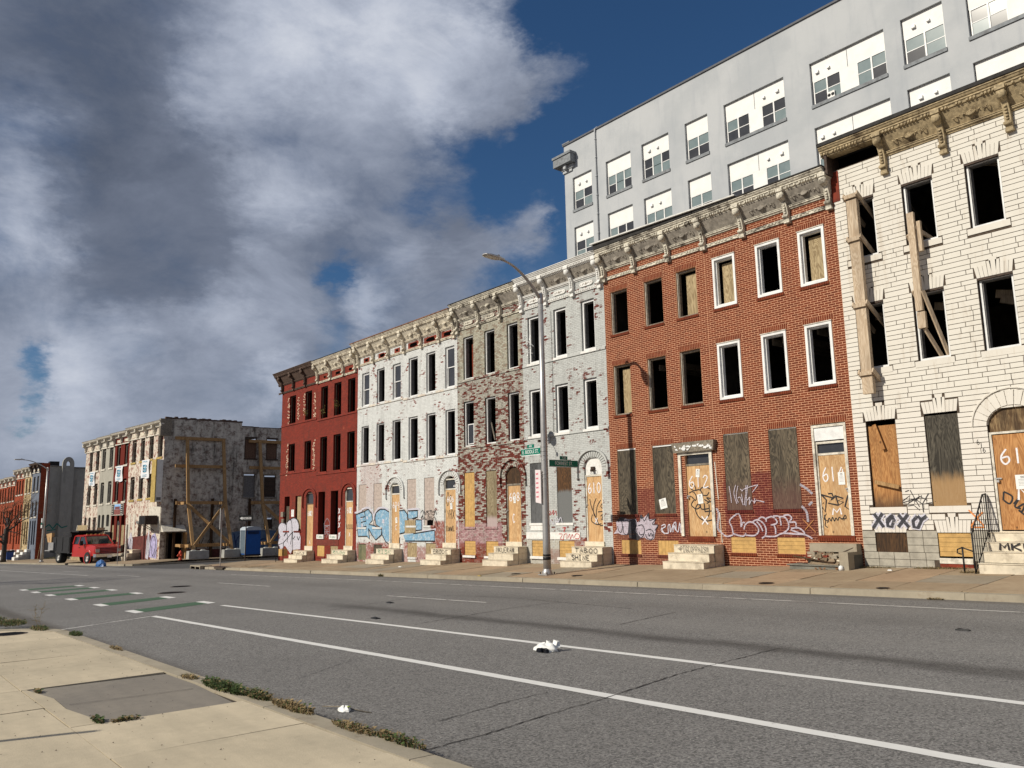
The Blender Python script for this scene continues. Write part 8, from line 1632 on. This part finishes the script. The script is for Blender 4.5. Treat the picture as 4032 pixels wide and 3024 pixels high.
# bare tree
def tree(x, y, z, H, label, seed=4):
    t = thing('bare_tree', label, 'tree', (x, y, z)); R = random.Random(seed); M_BARK = plain('dark_bark', (.06,.048,.04), .9, .3, 9, bump=.5)
    trunk = MB(); limb = MB(); twig = MB()
    top = Vector((x+.2,y,z+H*.42)); trunk.tube([(x,y,z-.05),(x+.02,y,z+.4),(x+.1,y,z+H*.25),top], [.34,.27,.24,.2], 12); 
    def grow(p, d, L, r, lv):
        pts = [p]; q_ = p.copy(); dd = d.copy()
        for i in range(4):
            dd = (dd+Vector((R.gauss(0,.16),R.gauss(0,.16),R.gauss(.05,.12)))).normalized(); q_ = q_+dd*L/4; pts.append(q_.copy())
        (limb if lv < 2 else twig).tube(pts, [r*(1-.15*i) for i in range(5)], 6 if lv < 2 else 3, cap=False)
        if lv >= 5: return
        n = 3 if lv < 4 else 4
        for i in range(n):
            a = pts[R.choice([2,3,4,4])]; nd = (dd+Vector((R.gauss(0,.65),R.gauss(0,.65),R.gauss(.1,.45)))).normalized(); grow(a, nd, L*R.uniform(.58,.78), r*.55, lv+1)
    for i in range(5): a = i*1.26+.4; grow(top-Vector((0,0,H*.05*i)), Vector((math.cos(a)*.8,math.sin(a)*.8,R.uniform(.4,1.0))).normalized(), H*.26, .13, 0)
    trunk.build('trunk', M_BARK, t); limb.build('limb', M_BARK, t); twig.build('twigs', plain('twig_brown', (.13,.08,.05), .9, .2, 9), t)
tree(-107.0, 14.0, zf2(-107, 14.0), 8.6, 'bare dark tree at the left edge before the orange brick houses')
tree(-49.0, -4.5, zr(-49), 10.5, 'bare street tree on the near left corner, outside the picture', seed=8)
# small twigs rooted in the red house windows
def sprig(x, z, label):
    t = thing('wild_sapling', label, 'plant', (x, 20.95, z)); R = random.Random(int(-x*10)); mb = MB(); lf = MB()
    for i in range(5):
        a = Vector((x,21.02,z)); b = a+Vector((R.uniform(-.35,.25),R.uniform(-.3,-.05),R.uniform(.3,.75))); mb.tube([a,(a+b)/2+Vector((.03,0,.04)),b], [.012,.009,.004], 4)
        for k in range(9): c = a.lerp(b, R.uniform(.45,1))+Vector((R.gauss(0,.05),R.gauss(0,.04),R.gauss(0,.05))); s = R.uniform(.025,.05); n_ = Vector((R.gauss(0,1),R.gauss(0,1),R.gauss(0,1))).normalized(); u_ = n_.orthogonal().normalized()*s; v_ = n_.cross(u_); lf.face([c-u_,c-v_*.6,c+u_,c+v_*.6])
    mb.build('stem', M_PLYB, t); lf.build('leaves', plain('yellow_green_leaf', (.22,.20,.05), .7, .3, 12), t)
sprig(-45.3, 7.6, 'yellowing sapling growing out of the upper right window of the leftmost red house'); sprig(-43.1, 7.45, 'thin sapling growing out of the first upper window of the second red house'); sprig(-41.4, 7.6, 'yellowing sapling in the middle upper window of the second red house')

# ---------------------------------------------------------------- litter on the road
M_BAG = plain('bag_white', (.74,.74,.72), .45, .08, 8)
t = thing('plastic_bag', 'crumpled white plastic bag with a dark mouth lying by the bike lane line', 'bag', (-8.6, 7.5, zr(-8.6)))
R_ = random.Random(21); mb = MB(); n, rings = 34, 12
for k in range(rings):
    u = k/(rings-1)*1.5
    for j in range(n):
        a = 2*math.pi*j/n; cr = 1+.13*math.sin(a*4+k*.7)*math.sin(k*.6+.4)+.06*math.sin(a*7+k*1.3)+R_.uniform(-.025,.025); r = math.cos(u)*cr
        mb.v.append((-8.6+r*math.cos(a)*.19, 7.5+r*math.sin(a)*.13, zr(-8.6)+.008+.115*math.sin(u)*cr*(.9+.16*math.cos(a*1.0-.8)+.05*math.sin(a*3))))
for k in range(rings-1):
    for j in range(n): mb.f.append((k*n+j,k*n+(j+1)%n,(k+1)*n+(j+1)%n,(k+1)*n+j)); mb.sm.append(True)
mb.build('crumpled_film', M_BAG, t)
mb = MB(); P0 = Vector((-8.53,7.39,zr(-8.5)+.035))
for i in range(7): a = P0+Vector((R_.uniform(-.11,.10),R_.uniform(-.04,.02),R_.uniform(-.04,.02))); mb.hexa([a+Vector(v)*.026 for v in ((-1.4,-1,-.6),(1.3,-1,-.7),(1.5,1,-.6),(-1.3,1,-.5),(-1,-.8,.6),(1,-.7,.5),(1,.8,.7),(-1,.7,.5))])
mb.build('dark_contents', plain('glossy_black', (.01,.01,.012), .25, .1, 6), t)
mb = MB(); mb.hexa([(-8.54,7.56,zr(-8.5)+.06),(-8.46,7.55,zr(-8.5)+.05),(-8.42,7.60,zr(-8.5)+.05),(-8.52,7.62,zr(-8.5)+.06),(-8.53,7.58,zr(-8.5)+.145),(-8.43,7.56,zr(-8.5)+.13),(-8.44,7.61,zr(-8.5)+.13),(-8.52,7.62,zr(-8.5)+.135)]); mb.build('handle_flap', M_BAG, t)

t = thing('crushed_wrapper', 'small crushed white and green wrapper near the near kerb', 'litter', (-7.22, 3.78, zr(-7.2))); z = zr(-7.2)
mb = MB(); n = 14
for k in range(4):
    for j in range(n): a = 2*math.pi*j/n; r = math.cos(k/3*1.4)*(1+R_.uniform(-.18,.18)); mb.v.append((-7.22+r*math.cos(a)*.085, 3.78+r*math.sin(a)*.05, z+.006+.045*math.sin(k/3*1.4)*(1+R_.uniform(-.3,.3))))
for k in range(3):
    for j in range(n): mb.f.append((k*n+j,k*n+(j+1)%n,(k+1)*n+(j+1)%n,(k+1)*n+j)); mb.sm.append(False)
mb.build('film', M_BAG, t); mb = MB(); mb.beam((-7.33,3.83,z+.02),(-7.15,3.80,z+.05),.022,.006); mb.build('green_edge', plain('lime_print', (.35,.45,.05), .5, .1, 4), t); mb = MB(); mb.tube([(-7.5,3.7,z+.012),(-7.3,3.78,z+.03),(-6.95,3.92,z+.008)],.006,5); mb.build('stick', M_OLDW, t)
for (x, y, zf, nm, lab, m_, w_) in ((-22.9,17.05,zfar,'crushed_can','yellow crushed can on the far kerb','y',.10),(-15.9,20.2,zfar,'paper_scrap','tiny white scrap on the pavement right of the 612 steps','w',.07),(-25.3,20.3,zfar,'paper_scrap','flat white paper scrap between the 608 steps and the silver lamp post','w',.22),(-31.3,19.0,zfar,'paper_scrap','brown-white scrap on the far pavement near the ERODE steps','w',.12),(-10.2,20.3,zfar,'paper_scrap','small pale scrap at the foot of the cream stone house','w',.06),(-14.6,8.3,zr,'flattened_scrap','small dark flattened scrap on the asphalt beyond the second bike line','k',.12),(-5.3,12.5,zr,'flattened_scrap','small dark flattened scrap on the asphalt near the right edge','k',.10),(-17.6,10.4,zr,'flattened_scrap','small dark flattened scrap by the lane dash','k',.12)):
    z = zf(x, y); mb = MB(); mb.hexa([(x-w_,y-w_*.4,z+.004),(x+w_,y-w_*.5,z+.004),(x+w_*.9,y+w_*.5,z+.004),(x-w_*.8,y+w_*.4,z+.004),(x-w_*.9,y-w_*.3,z+.018),(x+w_*.7,y-w_*.4,z+.035),(x+w_*.9,y+w_*.4,z+.015),(x-w_*.7,y+w_*.35,z+.03)])
    mb.top(nm, {'y': M_YEL, 'w': M_BAG, 'k': M_BLACK}[m_], lab, 'litter', (x, y, z))

# ---------------------------------------------------------------- weeds
M_GR = plain('weed_green', (.055,.085,.022), .75, .45, 14); M_DRY = plain('weed_dry', (.23,.165,.08), .85, .35, 14); M_LEAFB = plain('leaf_litter', (.17,.095,.045), .9, .4, 14)
def weeds(x, y, zf, rx, ry, n, hgt, label, green=.5, flat=.3, tall=0, group='weed clumps along the near kerb'):
    R = random.Random(int(abs(x*31+y*17)*10)); z = zf(x, y); t = thing('weed_clump', label, 'weeds', (x, y, z), group=group); G, D = MB(), MB()
    for i in range(n):
        a = R.uniform(0, 6.28); r = math.sqrt(R.random()); bx, by = x+rx*r*math.cos(a), y+ry*r*math.sin(a); bz = zf(bx, by)
        M_ = G if R.random() < green else D
        h = hgt*R.uniform(.3,1.0)*(1-.5*r); az = R.uniform(0, 6.28); lean = R.uniform(.2,1.6); w_ = R.uniform(.002,.0055)
        p0 = Vector((bx,by,bz)); d = Vector((math.cos(az),math.sin(az),0)); s_ = Vector((-d.y,d.x,0))*w_
        p1 = p0+d*h*lean*.35+Vector((0,0,h*.6)); p2 = p0+d*h*lean+Vector((0,0,h*(.9-.4*lean*R.random())))
        M_.face([p0-s_,p0+s_,p1+s_*.9,p1-s_*.9]); M_.face([p1-s_*.9,p1+s_*.9,p2])
        if R.random() < flat:   # broad leaf
            L = R.uniform(.015,.04); c = p1+Vector((0,0,.01)); u_ = Vector((math.cos(az),math.sin(az),R.uniform(-.2,.5)))*L; v_ = Vector((-d.y,d.x,R.uniform(-.3,.3)))*L*.45; M_.face([c,c+u_*.5+v_,c+u_,c+u_*.5-v_])
    for k in range(tall):
        p = Vector((x+R.uniform(-.1,.1),y+R.uniform(-.05,.05),z)); pts = [p]; 
        for i in range(6): p = p+Vector((R.gauss(0,.02),R.gauss(0,.02),.07)); pts.append(p.copy())
        D.tube(pts, .003, 3)
        for i in range(26): c = pts[R.randrange(2,7)]; e = c+Vector((R.gauss(0,.07),R.gauss(0,.05),R.uniform(.0,.08))); D.tube([c,e], .0018, 3, cap=False); s2 = .008; G.face([e,e+Vector((s2,0,s2)),e+Vector((0,s2,2*s2)),e+Vector((-s2,0,s2))])
    G.build('green_blades', M_GR, t, kind='stuff'); D.build('dry_blades', M_DRY, t, kind='stuff')
W_ = [(-8.75,3.20,.60,.10,900,.13,'lush green weeds with broad leaves, the largest clump, beside the dark repair slab',.85,.8,0),(-8.0,3.27,.28,.08,420,.12,'green weeds thinning to dry stalks right after the largest clump',.6,.6,0),(-7.25,3.28,.42,.08,620,.10,'straw-brown dry weed clump just past the lush one along the kerb',.15,.2,0),(-6.1,3.28,.35,.07,420,.08,'low brown weeds at the kerb opposite the crushed wrapper',.2,.3,0),(-5.5,3.33,.36,.06,420,.09,'low half green weeds nearest the camera along the kerb',.45,.3,0),
 (-9.75,3.17,.22,.07,240,.07,'small dry tuft at the upper corner of the dark repair slab',.1,.1,0),(-16.0,3.25,.28,.09,260,.14,'bright green grass tuft at the corner kerb',.9,.1,0),(-17.8,3.0,.45,.14,420,.12,'low weeds with one tall thin stalk at the pavement corner',.55,.3,2),(-19.6,2.75,.7,.3,900,.16,'wide green and straw weed patch at the left edge by the corner',.6,.4,0),(-21.0,2.5,.6,.4,700,.16,'weed patch running out of the left edge of the picture',.55,.4,0),
 (-8.05,1.86,.13,.04,160,.05,'tiny green tuft in the slab joint, left one of two',.75,.6,0),(-7.92,2.05,.05,.12,150,.05,'tiny dark tuft in the slab joint, right one of two',.5,.5,0),(-10.15,1.74,.1,.03,110,.03,'tiny tuft at the left corner of the dark repair slab',.5,.5,0),(-13.3,3.25,.35,.04,200,.04,'flat brown leaves caught on the kerb before the dark repair slab',.05,.6,0)]
for a in W_: weeds(a[0],a[1],znear if a[1] < 3.3 else znear,a[2],a[3],a[4],a[5],a[6],a[7],a[8],a[9])
weeds(-29.4,16.95,zr,.22,.06,260,.20,'small olive weed tuft in the far gutter before the ERODE steps',.5,.2,group='weeds across the road')
weeds(-11.0,20.85,zfar,.7,.06,500,.06,'thin line of dead leaves and weeds at the foot of the cream stone house',.2,.5,group='weeds across the road'); weeds(-9.2,20.8,zfar,.7,.08,500,.08,'dead leaves below the yellow cellar boards',.15,.6,group='weeds across the road'); weeds(-8.2,20.1,zfar,.25,.12,260,.10,'dead leaves round the iron railing foot',.1,.7,group='weeds across the road')
weeds(-105.5,19.5,zf2,3.6,1.6,1500,.45,'rough yellowish grass in the empty lot by the grey side wall',.4,.2,group='weeds across the road')
weeds(-44.5,17.8,zfar,1.8,.5,500,.04,'scattered brown leaves on the dirt by the far kerb',.05,.8,group='weeds across the road')
weeds(-7.6,16.85,zr,.18,.05,160,.05,'brown leaves in the gutter below the cream stone house',.0,.9,group='weeds across the road')
# loose grit on near pavement and gutter: nobody could count it
R_ = random.Random(31); mb = MB()
for i in range(1400):
    if i < 900: x = R_.uniform(-17,0); y = 3.36+abs(R_.gauss(0,.10)); z = zr(x)
    else: x = R_.uniform(-16,0); y = R_.uniform(.2,3.0); z = znear(x,y)+.002
    s = R_.uniform(.002,.006); mb.face([(x-s,y-s,z+.002),(x+s,y-s*.6,z+.002),(x+s*.2,y+s,z+s*1.5)]); mb.face([(x+s,y-s*.6,z+.002),(x+s*1.1,y+s,z+.002),(x+s*.2,y+s,z+s*1.5)])
mb.top('gravel_grit', M_IRON, None, None, (0,0,0), kind='stuff')
